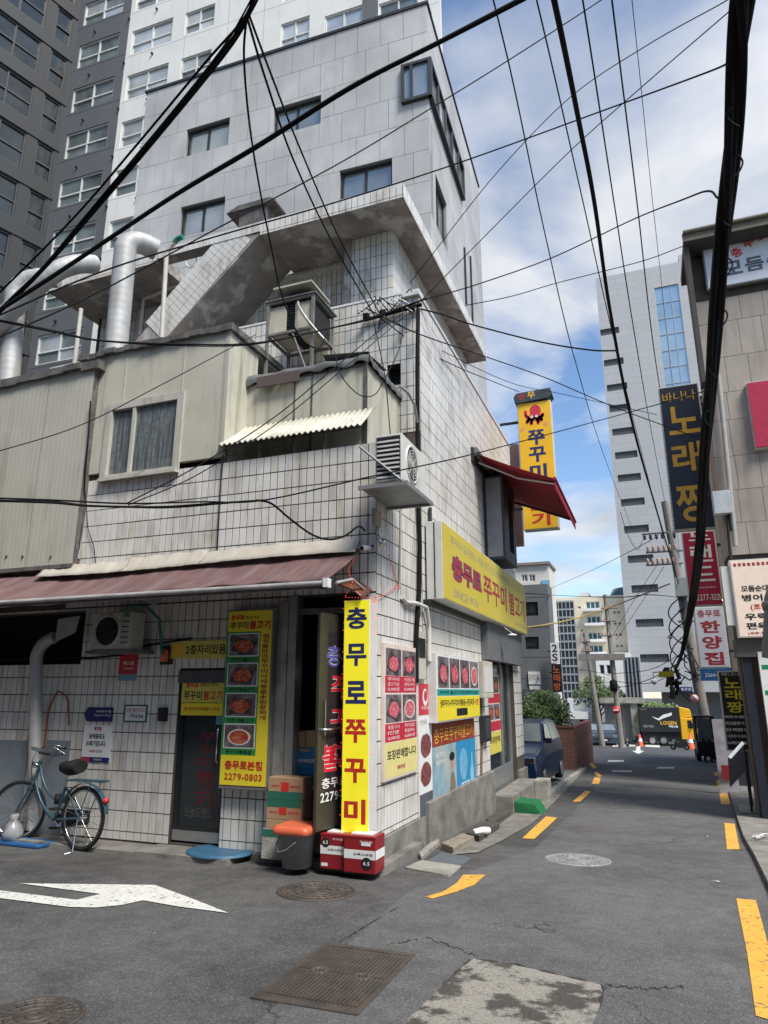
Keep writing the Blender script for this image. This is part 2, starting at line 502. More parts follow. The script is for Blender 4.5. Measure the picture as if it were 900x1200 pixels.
# ================================================================== THE SETTING: ground
def ground_strip(name, x0, x1, ys, mat, lift=0.0, parent=None, nx=2):
    mb = MB()
    xs = [x0 + (x1 - x0) * i / (nx - 1) for i in range(nx)]
    vs = [(x, y, gz(y) + lift) for y in ys for x in xs]
    fs = [(j * nx + i, j * nx + i + 1, (j + 1) * nx + i + 1, (j + 1) * nx + i) for j in range(len(ys) - 1) for i in range(nx - 1)]
    mb.add(vs, fs)
    return mb.build(name, mat, parent)
YS = [-400, -8, 0, 10, 20, 30, 40, 50, 60, 66, 120, 500]
ground = ground_strip('ground', -500, 500, YS, 'asphalt')
tag(ground, 'dark worn asphalt of the crossing and the lane', None, None, 'structure')
def flat(name, pts, mat, lift, parent=None):
    """a thin sheet on the street, outline in world x,y"""
    mb = MB()
    mb.add([(p[0], p[1], gz(p[1]) + lift) for p in pts], [tuple(range(len(pts)))])
    return mb.build(name, mat, parent)
def gpx(pts): return [hG(x, y) for x, y in pts]
# the lane running away downhill, a little paler than the crossing
lane = flat('road', [(-0.3, -2.0), (2.2, -2.0), (1.5, 9), (1.65, 17), (2.55, 30), (5.2, 58), (-6.5, 58), (-4.0, 42), (-2.6, 30), (-1.75, 20), (-1.68, 14), (-1.72, 10), (-2.45, 7.0), (-2.2, 3.5)], 'asphalt_lane' if 'asphalt_lane' in MATS else asphalt('asphalt_lane', (0.112, 0.111, 0.109), (0.084, 0.083, 0.081)), 0.004)
tag(lane, 'grey asphalt lane running downhill between the buildings', None, None, 'structure')

# ================================================================== CORNER BUILDING (white long tiles, metal-panel rooms, roof slab)
FY, RX = 7.79, -3.1
FR = Frame((0, FY, 0), (1, 0, 0))
RT = Frame((RX, 0, 0), (0, 1, 0))
bld = thing('corner_building', (-6.0, 11.0, -0.4), 'old white-tiled restaurant building on the street corner with metal-panel rooms and concrete roof slab', 'building')
TW, TH, JT = 0.099, 0.232, 0.013
single_pool = []
def tile_area(fr, u0, u1, v0, v1, holes, part, tw=TW, th=TH, jt=JT, top=None, mat='tile', pool=False, bond=0.0, name='tiles'):
    """long tiles standing upright, thin dark joints; whole ones can go to the pool of single tiles"""
    mbs = [MB(), MB(), MB()]
    top = v1 if top is None else top
    row = 0
    v = top
    while v > v0 + 0.02:
        a, b = max(v - th, v0), v
        u = u0 + ((row % 2) * bond)
        us = u1
        while us > u0 + 0.015:
            l = max(us - tw, u0)
            full = (us - l) > tw * 0.98 and (b - a) > th * 0.98
            parts = rect_minus((l, us, a, b), holes)
            for (p, q, r_, s_) in parts:
                j = random.uniform(-0.0015, 0.0015)
                if pool and full and len(parts) == 1 and (q - p) * (s_ - r_) > tw * th * 0.97:
                    single_pool.append((fr, p, r_, j, part))
                else:
                    o = fr.p(p, r_, 0.0); U = fr.u * (q - p); V = fr.v * (s_ - r_); D = fr.n * (0.010 + j)
                    e = fr.n * (0.010 + j)
                    mb = random.choices(mbs, (86, 9, 5))[0]
                    t1, t2 = random.uniform(-0.0008, 0.0008), random.uniform(-0.0008, 0.0008)
                    mb.add([o, o + U, o + U + V, o + V, o + e + fr.n * t1, o + U + e + fr.n * t2, o + U + V + e - fr.n * t1, o + V + e - fr.n * t2],
                           [(4, 5, 6, 7), (0, 1, 5, 4), (1, 2, 6, 5), (2, 3, 7, 6), (3, 0, 4, 7)])
            us -= tw + jt
        v -= th + jt
        row += 1
    for mb, mt_ in zip(mbs, ('tile', 'tile_cream', 'tile_grey')):
        if mb.v: mb.build(name, mt_, part, kind='stuff')

# -- openings in the front
DOOR1 = (FR.px(203, 900)[0], FR.px(262, 900)[0], -0.25, FR.px(230, 783)[1])
OPEN2 = (FR.px(338, 850)[0], -3.30, -0.25, 2.78)
TOPR, TOPL = 4.74, 4.86
STALL = (FR.px(-90, 760)[0], FR.px(97, 760)[0], FR.px(50, 779)[1], 2.74)
XM = FR.px(262, 540)[0]
front_wall = MB()
FR.wall(front_wall, -13.5, RX - 0.002, -0.7, TOPR, [DOOR1, OPEN2, STALL], 0.24)
front_wall = front_wall.build('front_wall', 'grout', bld)
hf = [DOOR1, OPEN2, STALL]
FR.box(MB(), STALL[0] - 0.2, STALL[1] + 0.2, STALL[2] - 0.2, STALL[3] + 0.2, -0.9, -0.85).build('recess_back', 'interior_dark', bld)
tile_area(FR, XM, RX - 0.004, 2.78, TOPR, [], front_wall, pool=True)
tile_area(FR, -8.05, XM - 0.01, 2.78, TOPR, [], front_wall, pool=True)
tile_area(FR, -13.4, RX - 0.004, -0.26, 2.77, hf, front_wall, top=2.77)
# -- side wall, near bay (below the panel room) and far bay (two storeys)
SY0, SY1, SY2 = FY, 9.62, 17.5
PLZ = 0.06
side_door = (RT.px(573, 850)[0], RT.px(604, 850)[0], -0.62, 2.35)
sw = MB()
RT.wall(sw, SY0 - 0.0, SY1, -0.7, TOPR, [], 0.24)
RT.wall(sw, SY1, SY2, -0.9, 4.7, [side_door], 0.24)
RT.wall(sw, 9.94, SY2, 4.7, 8.02, [], 0.24)
side_wall = sw.build('side_wall', 'grout', bld)
SW_, SH_ = 0.088, 0.232
tile_area(RT, SY0 + 0.003, SY1 - 0.03, -0.02, TOPR, [], side_wall, tw=SW_, top=TOPR, jt=0.016)
tile_area(RT, SY1 + 0.02, SY2, 0.14, 8.0, [side_door, (0, 9.685, 4.7, 9)], side_wall, tw=SW_, top=8.0, jt=0.016)
pl = MB()
RT.box(pl, SY0 - 0.02, SY1 - 0.05, -0.75, -0.03, -0.02, 0.035)
RT.box(pl, SY1 - 0.05, side_door[0] - 0.05, -0.9, 0.13, -0.02, 0.09)
RT.box(pl, side_door[1] + 0.05, SY2 + 0.02, -1.1, -0.15, -0.02, 0.07)
build_split(pl, 'plinth', 'concrete', bld, 0.012)
cp = MB()
RT.box(cp, SY1 - 0.02, SY2 + 0.02, 8.0, 8.06, -0.28, 0.03)
cp.build('parapet_cap', 'tile_far', bld)
# the far end wall and the body inside
eb = MB()
eb.box(-9.0, RX - 0.24, SY2 - 0.25, SY2, -1.0, 8.0)
eb.box(-13.5, RX - 0.24, FY + 1.6, SY2 - 0.26, -0.8, 0.0)
eb.build('end_wall', 'concrete', bld)
ft = MB()
ft.box(-13.5, RX - 0.26, FY + 0.25, 9.66, 4.55, 4.70)
ft.box(-13.5, RX - 0.26, 9.93, SY2 - 0.3, 7.0, 7.12)
ft.build('terrace_floor', 'concrete', bld)
# -- second-storey front, behind the panel rooms
F2 = Frame((0, 9.68, 0), (1, 0, 0))
hole2 = (F2.px(454, 430)[0], F2.px(470, 450)[0], F2.px(462, 452)[1], F2.px(462, 427)[1])
f2 = MB()
F2.wall(f2, -13.5, RX - 0.25, 4.7, 8.10, [hole2], 0.22)
f2.box(RX - 0.24, RX - 0.0, 9.68, 9.935, 4.7, 8.10)
upper_wall = f2.build('upper_wall', 'grout', bld)
tile_area(F2, -11.2, RX - 0.004, 5.6, 8.10, [hole2], upper_wall, top=8.10)
f2c = MB(); F2.box(f2c, -11.2, RX + 0.012, 8.10, 8.14, -0.24, 0.02); f2c.build('parapet_cap', 'tile_far', bld)
hb = MB(); F2.box(hb, hole2[0] - 0.02, hole2[1] + 0.02, hole2[2] - 0.02, hole2[3] + 0.02, -0.21, -0.19); hb.build('vent_hole', 'black', bld)

# -- third storey: recessed room under the slab
SLZ, SLT = 10.04, 10.29
SX1, SYF, SYE = -3.37, 9.68, 16.3
slab = MB()
slab.box(F2.px(306, 262)[0], SX1, SYF, SYE, SLZ, SLT)
xl0, xl1 = F2.px(57, 330)[0], F2.px(183, 318)[0]
slab.box(xl0, xl1, SYF, SYF + 1.6, SLZ, SLT)
slab.box(xl1, F2.px(306, 262)[0], SYF, SYF + 0.25, SLZ + 0.08, SLT)
roof_slab = slab.build('roof_slab', 'soffit', bld)
fas = Frame((0, SYF - 0.012, 0), (1, 0, 0))
tile_area(fas, xl0, SX1, SLZ - 0.015, SLT + 0.03, [(xl1, F2.px(306, 262)[0], SLZ - 0.1, SLZ + 0.07)], roof_slab, th=0.24, top=SLT + 0.03, tw=0.11)
fas2 = Frame((SX1 + 0.012, 0, 0), (0, 1, 0))
tile_area(fas2, SYF - 0.01, SYE, SLZ - 0.015, SLT + 0.03, [], roof_slab, th=0.24, tw=0.11, top=SLT + 0.03)
FP = Frame((0, 10.45, 0), (1, 0, 0))
px0, px1 = FP.px(412, 300)[0], FP.px(460, 300)[0]
tw3 = MB()
tw3.box(px0, px1, 10.45, 10.7, 7.1, SLZ)
tw3.box(px1 - 0.25, px1, 10.7, 16.0, 7.1, SLZ)
tw3.box(-11.4, px0, 11.0, 11.2, 7.1, SLZ) 
third = tw3.build('upper_room', 'grout', bld)
tile_area(FP, px0, px1, 7.2, SLZ - 0.01, [], third)
F3s = Frame((px1, 0, 0), (0, 1, 0))
tile_area(F3s, 10.455, 16.0, 7.2, SLZ - 0.01, [], third)
FW = Frame((0, 11.0, 0), (1, 0, 0))
tile_area(FW, -11.3, px0 - 0.01, 7.2, SLZ - 0.01, [], third)
bm_ = MB(); bm_.box(px0 - 0.13, px0 - 0.01, 10.4, 10.98, 7.12, SLZ - 0.003); bm_.build('post', 'soffit', bld)
# window of the recessed room
def window(fr, u0, u1, v0, v1, parent, frame_mat='white_frame', glass='glass_sky', fw_=0.05, mull=(0.5,), rails=(), depth=0.06, d=0.0, sill=0.0, name='window', glass2=None, shutter=None):
    mb = MB()
    fr.box(mb, u0, u1, v0, v0 + fw_, d - depth, d); fr.box(mb, u0, u1, v1 - fw_, v1, d - depth, d)
    fr.box(mb, u0, u0 + fw_, v0 + fw_, v1 - fw_, d - depth, d); fr.box(mb, u1 - fw_, u1, v0 + fw_, v1 - fw_, d - depth, d)
    xs = [u0 + fw_] + [u0 + (u1 - u0) * m for m in mull] + [u1 - fw_]
    ys = [v0 + fw_] + [v0 + (v1 - v0) * m for m in rails] + [v1 - fw_]
    for m in xs[1:-1]: fr.box(mb, m - fw_ * 0.5, m + fw_ * 0.5, v0 + fw_, v1 - fw_, d - depth, d - 0.008)
    for m in ys[1:-1]: fr.box(mb, u0 + fw_, u1 - fw_, m - fw_ * 0.5, m + fw_ * 0.5, d - depth, d - 0.004)
    if sill: fr.box(mb, u0 - 0.04, u1 + 0.04, v0 - sill, v0 - 0.002, d - depth, d + 0.05)
    wnd = mb.build(name, frame_mat, parent)
    k = 0
    for i in range(len(xs) - 1):
        for j in range(len(ys) - 1):
            g = MB()
            dd = d - depth * (0.55 if (i + j) % 2 else 0.75)
            fr.box(g, xs[i], xs[i + 1], ys[j], ys[j + 1], dd - 0.006, dd)
            g.build('pane', (glass2 if (glass2 and (i + j) % 2) else glass), wnd)
    return wnd
a0 = FW.px(300, 330); a1 = FW.px(403, 395)
window(FW, a0[0], a1[0] + 0.05, 7.5, FW.px(380, 315)[1], bld, 'white_frame', 'glass_green', 0.09, (0.34, 0.66), (), 0.08, 0.03)

# the slanting stair flight that climbs to the slab, tile-faced outer edge and bare underside
S0, S1 = hY(192, 400, SYF), hY(306, 268, SYF)
S2, S3 = hY(262, 272, SYF), hY(158, 400, SYF)
stair = MB()
stair.prism([(S0.x, SYF, S0.z), (S1.x, SYF, SLZ + 0.05), (S2.x, SYF, SLZ + 0.09), (S3.x, SYF, S3.z)], (0, 1.25, 0))
stair_o = stair.build('stair_flight', 'soffit', bld)
dv = Vector((S1.x - S0.x, 0, S1.z - S0.z)); ln = dv.length; dv.normalize(); nv = Vector((-dv.z, 0, dv.x))
hgt = (S2 - S0).dot(nv)
st = MB()
nr = 3
for i in range(int(ln / 0.112) + 2):
    for j in range(nr):
        hh = hgt / nr
        o = Vector((S0.x, SYF, S0.z)) + dv * (i * 0.112 + 0.004) + nv * (j * hh + 0.004)
        if (o + dv * 0.1).z > SLZ - 0.02 and j < 1: continue
        if (o + nv * hh).z > SLT: continue
        st.obox(o - Vector((0, 0.011, 0)), dv * 0.104, nv * (hh - 0.008), Vector((0, 0.0105, 0)))
st.build('stair_tiles', 'tile', stair_o, kind='stuff')

# -- metal-panel rooms standing on the front wall
FB = Frame((0, FY - 0.03, 0), (1, 0, 0))
bx0, bx1 = -8.1, FB.px(266, 460)[0]
bz1 = 6.86
wa, wb = FB.px(130, 480), FB.px(206, 552)
WIN1 = (wa[0], wb[0], wb[1] + 0.02, wa[1] + 0.02)
mb = MB()
FB.wall(mb, bx0, bx1, TOPL - 0.02, bz1, [WIN1], 0.08)
mb.box(bx1 - 0.08, bx1, FB.o.y + 0.08, 8.55, TOPR + 0.004, bz1)
mb.box(bx0, bx1, FB.o.y + 0.08, 9.6, bz1 - 0.06, bz1 - 0.001)
room = mb.build('panel_room', 'beige_panel', bld)
tr = MB()
for xx in (146, 214, 262):                          # vertical joint strips
    u = FB.px(xx, 450)[0]
    for (a, b, c, d) in rect_minus((u - 0.012, u + 0.012, TOPL, bz1), [WIN1]): FB.box(tr, a, b, c, d, 0.0, 0.008)
FB.box(tr, bx1 - 0.05, bx1 + 0.006, TOPL, bz1, 0.0, 0.014)
build_split(tr, 'joint_strip', 'grey_panel', room)
M('frame_beige', (0.47, 0.455, 0.40), 0.5, var=0.08, dirt=(0.22, 0.19, 0.14), dlo=0.5, dhi=0.8)
window(FB, WIN1[0], WIN1[1], WIN1[2], WIN1[3], room, 'frame_beige', 'curtain', 0.055, (0.36,), (), 0.09, 0.03, 0.05)
wf = MB()
for (a, b, c, d) in rect_minus((WIN1[0] - 0.06, WIN1[1] + 0.06, WIN1[2] - 0.05, WIN1[3] + 0.06), [WIN1]): FB.box(wf, a, b, c, d, 0.001, 0.028)
wf.build('window_surround', 'frame_beige', room)
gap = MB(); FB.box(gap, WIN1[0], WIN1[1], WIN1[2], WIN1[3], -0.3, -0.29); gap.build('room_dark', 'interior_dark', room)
# ragged cap along its roof
cap = MB()
for i in range(16):
    u0 = bx0 - 0.2 + i * (bx1 - bx0 + 0.25) / 16; u1 = u0 + (bx1 - bx0 + 0.25) / 16 + 0.01
    FB.box(cap, u0, u1, bz1 + random.uniform(-0.05, -0.02), bz1 + 0.05 + random.uniform(0, 0.02), -1.5, 0.06 + random.uniform(-0.01, 0.03))
build_split(cap, 'roof_cap', 'cap_metal', room)
# lower panel room on the corner, set back behind the parapet
F4 = Frame((0, 8.3, 0), (1, 0, 0))
rx1 = F4.px(430, 430)[0]
rz = F4.px(430, 421)[1]
mb = MB()
F4.box(mb, bx1, rx1, 4.7, rz, -0.08, 0)
mb.box(rx1 - 0.08, rx1, 8.38, 9.66, 4.7, rz)
low = mb.build('corner_room', 'beige_panel', bld)
tr = MB()
for xx in (346, 366):
    u = F4.px(xx, 450)[0]; F4.box(tr, u - 0.012, u + 0.012, 4.9, rz - 0.02, 0, 0.012)
F4.box(tr, rx1 - 0.05, rx1 + 0.012, 4.72, rz - 0.01, 0, 0.012)
F4.box(tr, bx1 + 0.01, rx1, rz - 0.10, rz - 0.07, 0, 0.014)
build_split(tr, 'joint_strip', 'cap_metal', low)
fl = MB()                                              # grey felt lapping over the roof edge
n = 24
vs = []
for i in range(n + 1):
    u = bx1 - 0.02 + (rx1 + 0.07 - bx1) * i / n
    d = 0.06 + 0.015 * math.sin(i * 1.7) + 0.01 * math.sin(i * 4.1)
    z = rz + 0.03 + 0.012 * math.sin(i * 0.9)
    dr = 0.10 + 0.03 * math.sin(i * 1.3 + 1)
    if i < 7: dr += 0.04
    vs += [F4.p(u, z + 0.10, -0.7), F4.p(u, z + 0.02, d * 0.6), F4.p(u, z - dr * 0.5, d + 0.012), F4.p(u, z - dr, d)]
fl.add(vs, [(i * 4 + k, (i + 1) * 4 + k, (i + 1) * 4 + k + 1, i * 4 + k + 1) for i in range(n) for k in range(3)], True)
vs = []
for i in range(n + 1):
    y = 8.26 + (9.7 - 8.26) * i / n
    d = 0.055 + 0.012 * math.sin(i * 1.5)
    z = rz + 0.03 + 0.1 * (0 if i > 2 else (2 - i) / 4.0)
    vs += [(rx1 - 0.7, y, z + 0.10), (rx1 + d * 0.6, y, z + 0.02), (rx1 + d + 0.012, y, z - 0.05), (rx1 + d, y, z - 0.11)]
fl.add(vs, [(i * 4 + k, (i + 1) * 4 + k, (i + 1) * 4 + k + 1, i * 4 + k + 1) for i in range(n) for k in range(3)], True)
fl.build('roof_felt', 'felt', low)
fv = MB(); u0, u1 = F4.px(306, 440)[0], F4.px(354, 440)[0]; F4.box(fv, u0, u1, rz - 0.20, rz - 0.03, 0.085, 0.11); fv.build('edge_flap', M('edge_flap', (0.10, 0.075, 0.07), 0.8), low)
rf = MB(); rf.box(bx1, rx1, 8.3, 9.66, rz - 0.05, rz - 0.001); rf.build('flat_roof', 'cap_metal', low)
# canopy of corrugated sheet over the gap behind the parapet
can = MB()
n = 140
c0x, c1x = FR.px(256, 520)[0], rx1 + 0.16
vs = []
for i in range(n + 1):
    u = c0x + (c1x - c0x) * i / n
    w_ = 0.018 * math.sin(2 * math.pi * u / 0.085)
    vs += [Vector((u, 8.28, 5.46 + w_)), Vector((u + 0.06, 7.66, 4.97 + w_)), Vector((u + 0.06, 7.66, 4.964 + w_)), Vector((u, 8.28, 5.454 + w_))]
can.add(vs, [(i * 4 + k, (i + 1) * 4 + k, (i + 1) * 4 + (k + 1) % 4, i * 4 + (k + 1) % 4) for i in range(n) for k in range(4)], True)
canopy = can.build('corrugated_canopy', M('canopy_sheet', (0.60, 0.59, 0.49), 0.55, var=0.1, dirt=(0.3, 0.27, 0.2), dlo=0.5, dhi=0.8), bld)
ps = MB()
for xx in (262, 302, 342, 378):
    u = FR.px(xx, 525)[0]
    ps.box(u, u + 0.035, 7.80, 7.84, 4.7, 5.03)
ps.box(c0x, c1x - 0.05, 7.80, 7.83, 4.99, 5.02)
build_split(ps, 'canopy_post', 'cap_metal', canopy)
# grey ribbed cladding at the far left
FG = Frame((0, FY - 0.14, 0), (1, 0, 0))
gx1 = FG.px(97, 560)[0]
joints = [gx1, FG.px(43, 560)[0], FG.px(-60, 560)[0], FG.px(-200, 560)[0]]
gtop, gbot = 6.62, 3.42
for a, b in zip(joints[1:], joints[:-1]):
    vs, fs = [], []
    n = max(8, int((b - a) / 0.0225))
    mbp = MB()
    for i in range(n + 1):
        u = a + 0.004 + (b - a - 0.008) * i / n
        d = (0.0012 if (i // 2) % 2 else 0.0)
        vs += [FG.p(u, gbot, d), FG.p(u, gtop, d)]
    mbp.add(vs, [(2 * i, 2 * i + 2, 2 * i + 3, 2 * i + 1) for i in range(n)])
    mbp.build('cladding_panel', 'grey_panel', bld)
gb = MB(); gb.box(joints[-1], gx1 - 0.002, FG.o.y + 0.006, FY + 0.0, gbot - 0.0, gtop); gb.build('cladding_core', 'cap_metal', bld)
ge = MB()
for i in range(18):
    a = joints[-1] + (gx1 + 0.1 - joints[-1]) * i / 18; b = a + (gx1 + 0.1 - joints[-1]) / 18 + 0.004
    FG.box(ge, a, b, gtop - 0.03 + random.uniform(-0.03, 0.02), gtop + 0.09, -1.4, 0.07 + random.uniform(-0.02, 0.02))
FG.box(ge, joints[-1], gx1, gbot - 0.05, gbot + 0.01, -0.1, 0.02)
build_split(ge, 'cladding_eave', 'cap_metal', bld)
rv = MB()
for xx in (8, 27, 60):
    p = FG.p(*FG.px(xx, 652), 0.0); rv.lathe(p, [(0.0, 0.03), (0.018, 0.02), (0.022, 0.0)], 10, FG.n)
build_split(rv, 'rivet', 'cap_metal', bld)
# single tiles: the 300 largest in view
def parea(t):
    fr, u, v, j, part = t
    p = fr.p(u, v); return -(p - EYE).length
single_pool.sort(key=parea, reverse=True)
tms = [MB().add([(0, 0, 0), (TW, 0, 0), (TW, TH, 0), (0, TH, 0), (0.0015, 0.0015, 0.010), (TW - 0.0015, 0.0015, 0.010), (TW - 0.0015, TH - 0.0015, 0.010), (0.0015, TH - 0.0015, 0.010)],
                 [(4, 5, 6, 7), (0, 1, 5, 4), (1, 2, 6, 5), (2, 3, 7, 6), (3, 0, 4, 7)]).mesh('tile', q) for q in ('tile', 'tile_cream', 'tile_grey')]
rest = MB()
for k, (fr, u, v, j, part) in enumerate(single_pool):
    if k < 300:
        m4 = fr.matrix(u, v, j) @ Matrix.Rotation(random.uniform(-0.012, 0.012), 4, 'Y') @ Matrix.Rotation(random.uniform(-0.006, 0.006), 4, 'X')
        place(random.choices(tms, (86, 9, 5))[0], 'tile', part, m4)
    else:
        o = fr.p(u, v, 0); e = fr.n * (0.01 + j); U = fr.u * TW; V = fr.v * TH
        rest.add([o, o + U, o + U + V, o + V, o + e, o + U + e, o + U + V + e, o + V + e], [(4, 5, 6, 7), (0, 1, 5, 4), (1, 2, 6, 5), (2, 3, 7, 6), (3, 0, 4, 7)])
if rest.v: rest.build('tiles', 'tile', front_wall, kind='stuff')

# ================================================================== GRANITE BUILDING BEHIND
A25 = R(2.5)
GU = Vector((math.cos(A25), math.sin(A25), 0)); GR_ = Vector((-math.sin(A25), math.cos(A25), 0))
G0 = Vector((-4.43, 15.0, 0))
GF = Frame(G0, GU)                   # u is negative to the left of the corner
GS = Frame(G0, GR_)                  # side face, u away from us
gran = thing('granite_building', (G0.x - 5, G0.y + 4, -0.7), 'pale grey granite-clad building with dark window frames rising behind the tiled one', 'building')
GTOP = 21.1
GLEFT = GF.px(185, 95)[0] - 0.4
def wpx(fr, xa, ya, xb, yb, d=0.0):
    a, b = fr.px(xa, ya, d), fr.px(xb, yb, d)
    return (min(a[0], b[0]), max(a[0], b[0]), min(a[1], b[1]), max(a[1], b[1]))
gw = []
for xx, yy, hh in ((219, 152, 1.05), (321, 127, 1.05), (398, 200, 1.75), (212, 243, 1.1)):
    a_ = GF.px(xx, yy); gw.append((a_[0], a_[0] + 1.58, a_[1] - hh, a_[1]))
cw = (GF.px(471, 90)[0], 0.0, GF.px(471, 124)[1], GF.px(471, 80)[1])     # corner window
gsw1 = (0.0, GS.px(540, 200)[0], cw[2], cw[3])
gsw2 = (GS.px(511, 240)[0], GS.px(524, 260)[0], GS.px(511, 262)[1], GS.px(511, 205)[1])
GEND = 7.95
core = MB()
GF.wall(core, GLEFT, -0.001, -0.7, GTOP - 0.02, gw + [cw], 0.3, -0.035)
GS.wall(core, 0.31, GEND, -0.7, GTOP - 0.02, [gsw1, gsw2], 0.3, -0.035)
core.obox(GF.p(GLEFT, GTOP - 0.3, -0.34), GU * (-GLEFT - 0.34), -GF.n * (GEND - 0.4), Vector((0, 0, 0.2)))
gcore = core.build('wall', M('granite_joint', (0.24, 0.24, 0.235), 0.9), gran)
M('granite', (0.46, 0.462, 0.456), 0.55, var=0.10, scale=1.2, rand=0.06, dirt=(0.30, 0.30, 0.29), dlo=0.5, dhi=0.95, dscale=(2, 2, 0.3), hue=(0.35, 0.352, 0.35), bump=0.05, bscale=90)
def panels(fr, u0, u1, v0, v1, pw, ph, holes, parent, mat, gapw=0.012, th=0.035, bond=0.0, base=0.0, name='panel', lim=9999):
    cnt = 0
    r_ = 0
    v = v1
    while v > v0:
        b = max(v - ph, v0)
        u = u1 + (pw * bond if r_ % 2 else 0.0)
        while u > u0:
            a, c = max(u - pw, u0), min(u, u1)
            if c - a > 0.03:
                for (p, q, s_, t_) in rect_minus((a + gapw / 2, c - gapw / 2, b + gapw / 2, v - gapw / 2), holes):
                    m = MB(); j = random.uniform(-0.002, 0.002)
                    fr.box(m, p, q, s_, t_, base - th, base + j)
                    m.build(name, mat, parent); cnt += 1
            u -= pw
        v -= ph; r_ += 1
    return cnt
panels(GF, GLEFT, -0.0, 9.6, GTOP, 0.72, 1.02, [tuple(h) for h in gw] + [cw], gran, 'granite', bond=0.36)
panels(GS, 0.0, GEND, 9.6, GTOP, 1.1, 1.02, [gsw1, gsw2], gran, 'granite', bond=0.36)
for h in gw:
    window(GF, h[0], h[1], h[2], h[3], gran, 'dark_metal', 'glass_sky', 0.07, (0.48,), (), 0.08, -0.12)
M('window_dark_frame', (0.035, 0.04, 0.042), 0.45, var=0.1)
gcw = window(GF, cw[0], cw[1] + 0.12, cw[2], cw[3], gran, 'window_dark_frame', 'glass_sky', 0.09, (0.34,), (), 0.12, 0.12)
window(GS, -0.1, gsw1[1], cw[2], cw[3], gran, 'window_dark_frame', 'glass_sky', 0.11, (0.2, 0.4, 0.6, 0.8), (), 0.12, 0.13)
window(GS, gsw2[0], gsw2[1], gsw2[2], gsw2[3], gran, 'dark_metal', 'glass_sky', 0.08, (0.5,), (), 0.08, -0.1)
cpg = MB(); GF.box(cpg, GLEFT - 0.05, 0.05, GTOP, GTOP + 0.10, -0.4, 0.04); GS.box(cpg, -0.0, GEND + 0.03, GTOP + 0.001, GTOP + 0.099, -0.4, 0.04)
cpg.build('coping', 'dark_metal', gran)
gs2 = MB()
for (xx, y0, y1) in ((543, 290, 350), (550, 300, 390)):
    u, va = GS.px(xx, y0); _, vb = GS.px(xx, y1)
    GS.box(gs2, u, u + 0.07, min(va, vb), max(va, vb), 0.001, 0.06)
build_split(gs2, 'drain_pipe', 'dark_metal', gran)
rb_ = MB(); GS.box(rb_, 3.2, 6.5, GTOP + 0.1, GTOP + 2.3, -4.0, -0.5); rb_.build('roof_box', M('roof_box', (0.16, 0.17, 0.18), 0.7), gran)
# small hooded vent standing on the slab in front of it
vt = MB(); 
va, vb = hY(270, 255, 9.9), hY(326, 247, 9.9)
vt.prism([(va.x, 9.75, va.z - 0.02), (vb.x, 9.75, va.z - 0.02), (vb.x, 9.75, va.z + 0.02), (vb.x - 0.12, 9.75, va.z + 0.09), (va.x + 0.25, 9.75, va.z + 0.09)], (0, 0.5, 0))
vh = vt.build('roof_vent', 'cap_metal', None, org=(va.x + 0.4, 9.9, SLT))
tag(vh, 'low hooded metal vent on the edge of the tiled roof slab', 'vent')
vb2 = MB(); vb2.box(va.x + 0.28, vb.x - 0.2, 9.8, 10.2, SLT, va.z - 0.021); vb2.build('vent_body', 'cap_metal', vh)

# ================================================================== APARTMENT TOWER
T0 = Vector((-4.5, 24.0, 0))
TF = Frame(T0, GU)
tower = thing('apartment_tower', (-20, 30, -1), 'tall apartment tower in dark grey and off-white with rows of white-framed windows', 'building')
M('tower_dark', (0.10, 0.105, 0.113), 0.6, var=0.08, scale=0.6)
M('tower_white', (0.66, 0.66, 0.635), 0.6, var=0.06, scale=0.6, dirt=(0.45, 0.45, 0.43), dlo=0.55, dhi=0.95)
M('tower_side', (0.33, 0.34, 0.34), 0.6, var=0.06)
M('tower_glass', (0.13, 0.16, 0.165), 0.08, var=0.5, scale=0.45, spec=0.8)
M('tower_glass_light', (0.48, 0.52, 0.54), 0.12, metal=0.4, var=0.3, scale=0.5, spec=0.8)
FH = None
ya = TF.px(108, 50)[1]; yb = TF.px(79, 268)[1]
FH = (ya - yb) / 4.0
u_dl, u_dr = TF.px(72, 160)[0], TF.px(143, 100)[0]
TTOP = TF.px(250, -120)[1]
# window columns: centre u, width, height, reference sill row
cols = []
def colpx(xa, xb, ytop, ybot):
    a = TF.px(xa, ytop); b = TF.px(xb, ybot)
    return a[0], b[0], b[1], a[1]
dark_c = colpx(89, 131, 84, 117)
w1_c = colpx(152, 195, 66, 102)
w2_c = colpx(214, 246, 56, 84)
w3_c = colpx(330, 362, 15, 48)
w4_c = colpx(381, 425, 5, 36)
w5_c = colpx(444, 490, -6, 22)
NFL = 9
def holes_for(c, hgt, floors):
    v0 = c[2]
    return [(c[0], c[1], v0 + k * FH, v0 + k * FH + hgt) for k in floors]
HW = 1.65
z_lo = -1.0
tw_ = MB()
dh = holes_for(dark_c, HW, range(-7, 5))
TF.wall(tw_, u_dl, u_dr, z_lo, TTOP, dh, 0.3)
dark_wall = tw_.build('dark_wall', 'tower_dark', tower)
whs = []
for c in (w1_c, w2_c, w3_c, w4_c, w5_c):
    whs += holes_for(c, HW if c is not w2_c else 1.5, range(-6, 5))
tw_ = MB()
u_wr = TF.px(517, 60)[0]
TF.wall(tw_, u_dr + 0.002, u_wr, z_lo, TTOP, whs, 0.3, 0.0)
light_wall = tw_.build('light_wall', 'tower_white', tower)
tb = MB()
tb.obox(TF.p(u_dl, z_lo, -0.8), GU * (u_wr - u_dl - 3.5), -TF.n * 9, Vector((0, 0, TTOP - z_lo)))
tb.build('body', 'interior_dark', tower)
jl = MB()                                           # recessed joint lines as thin dark strips, proud of the wall
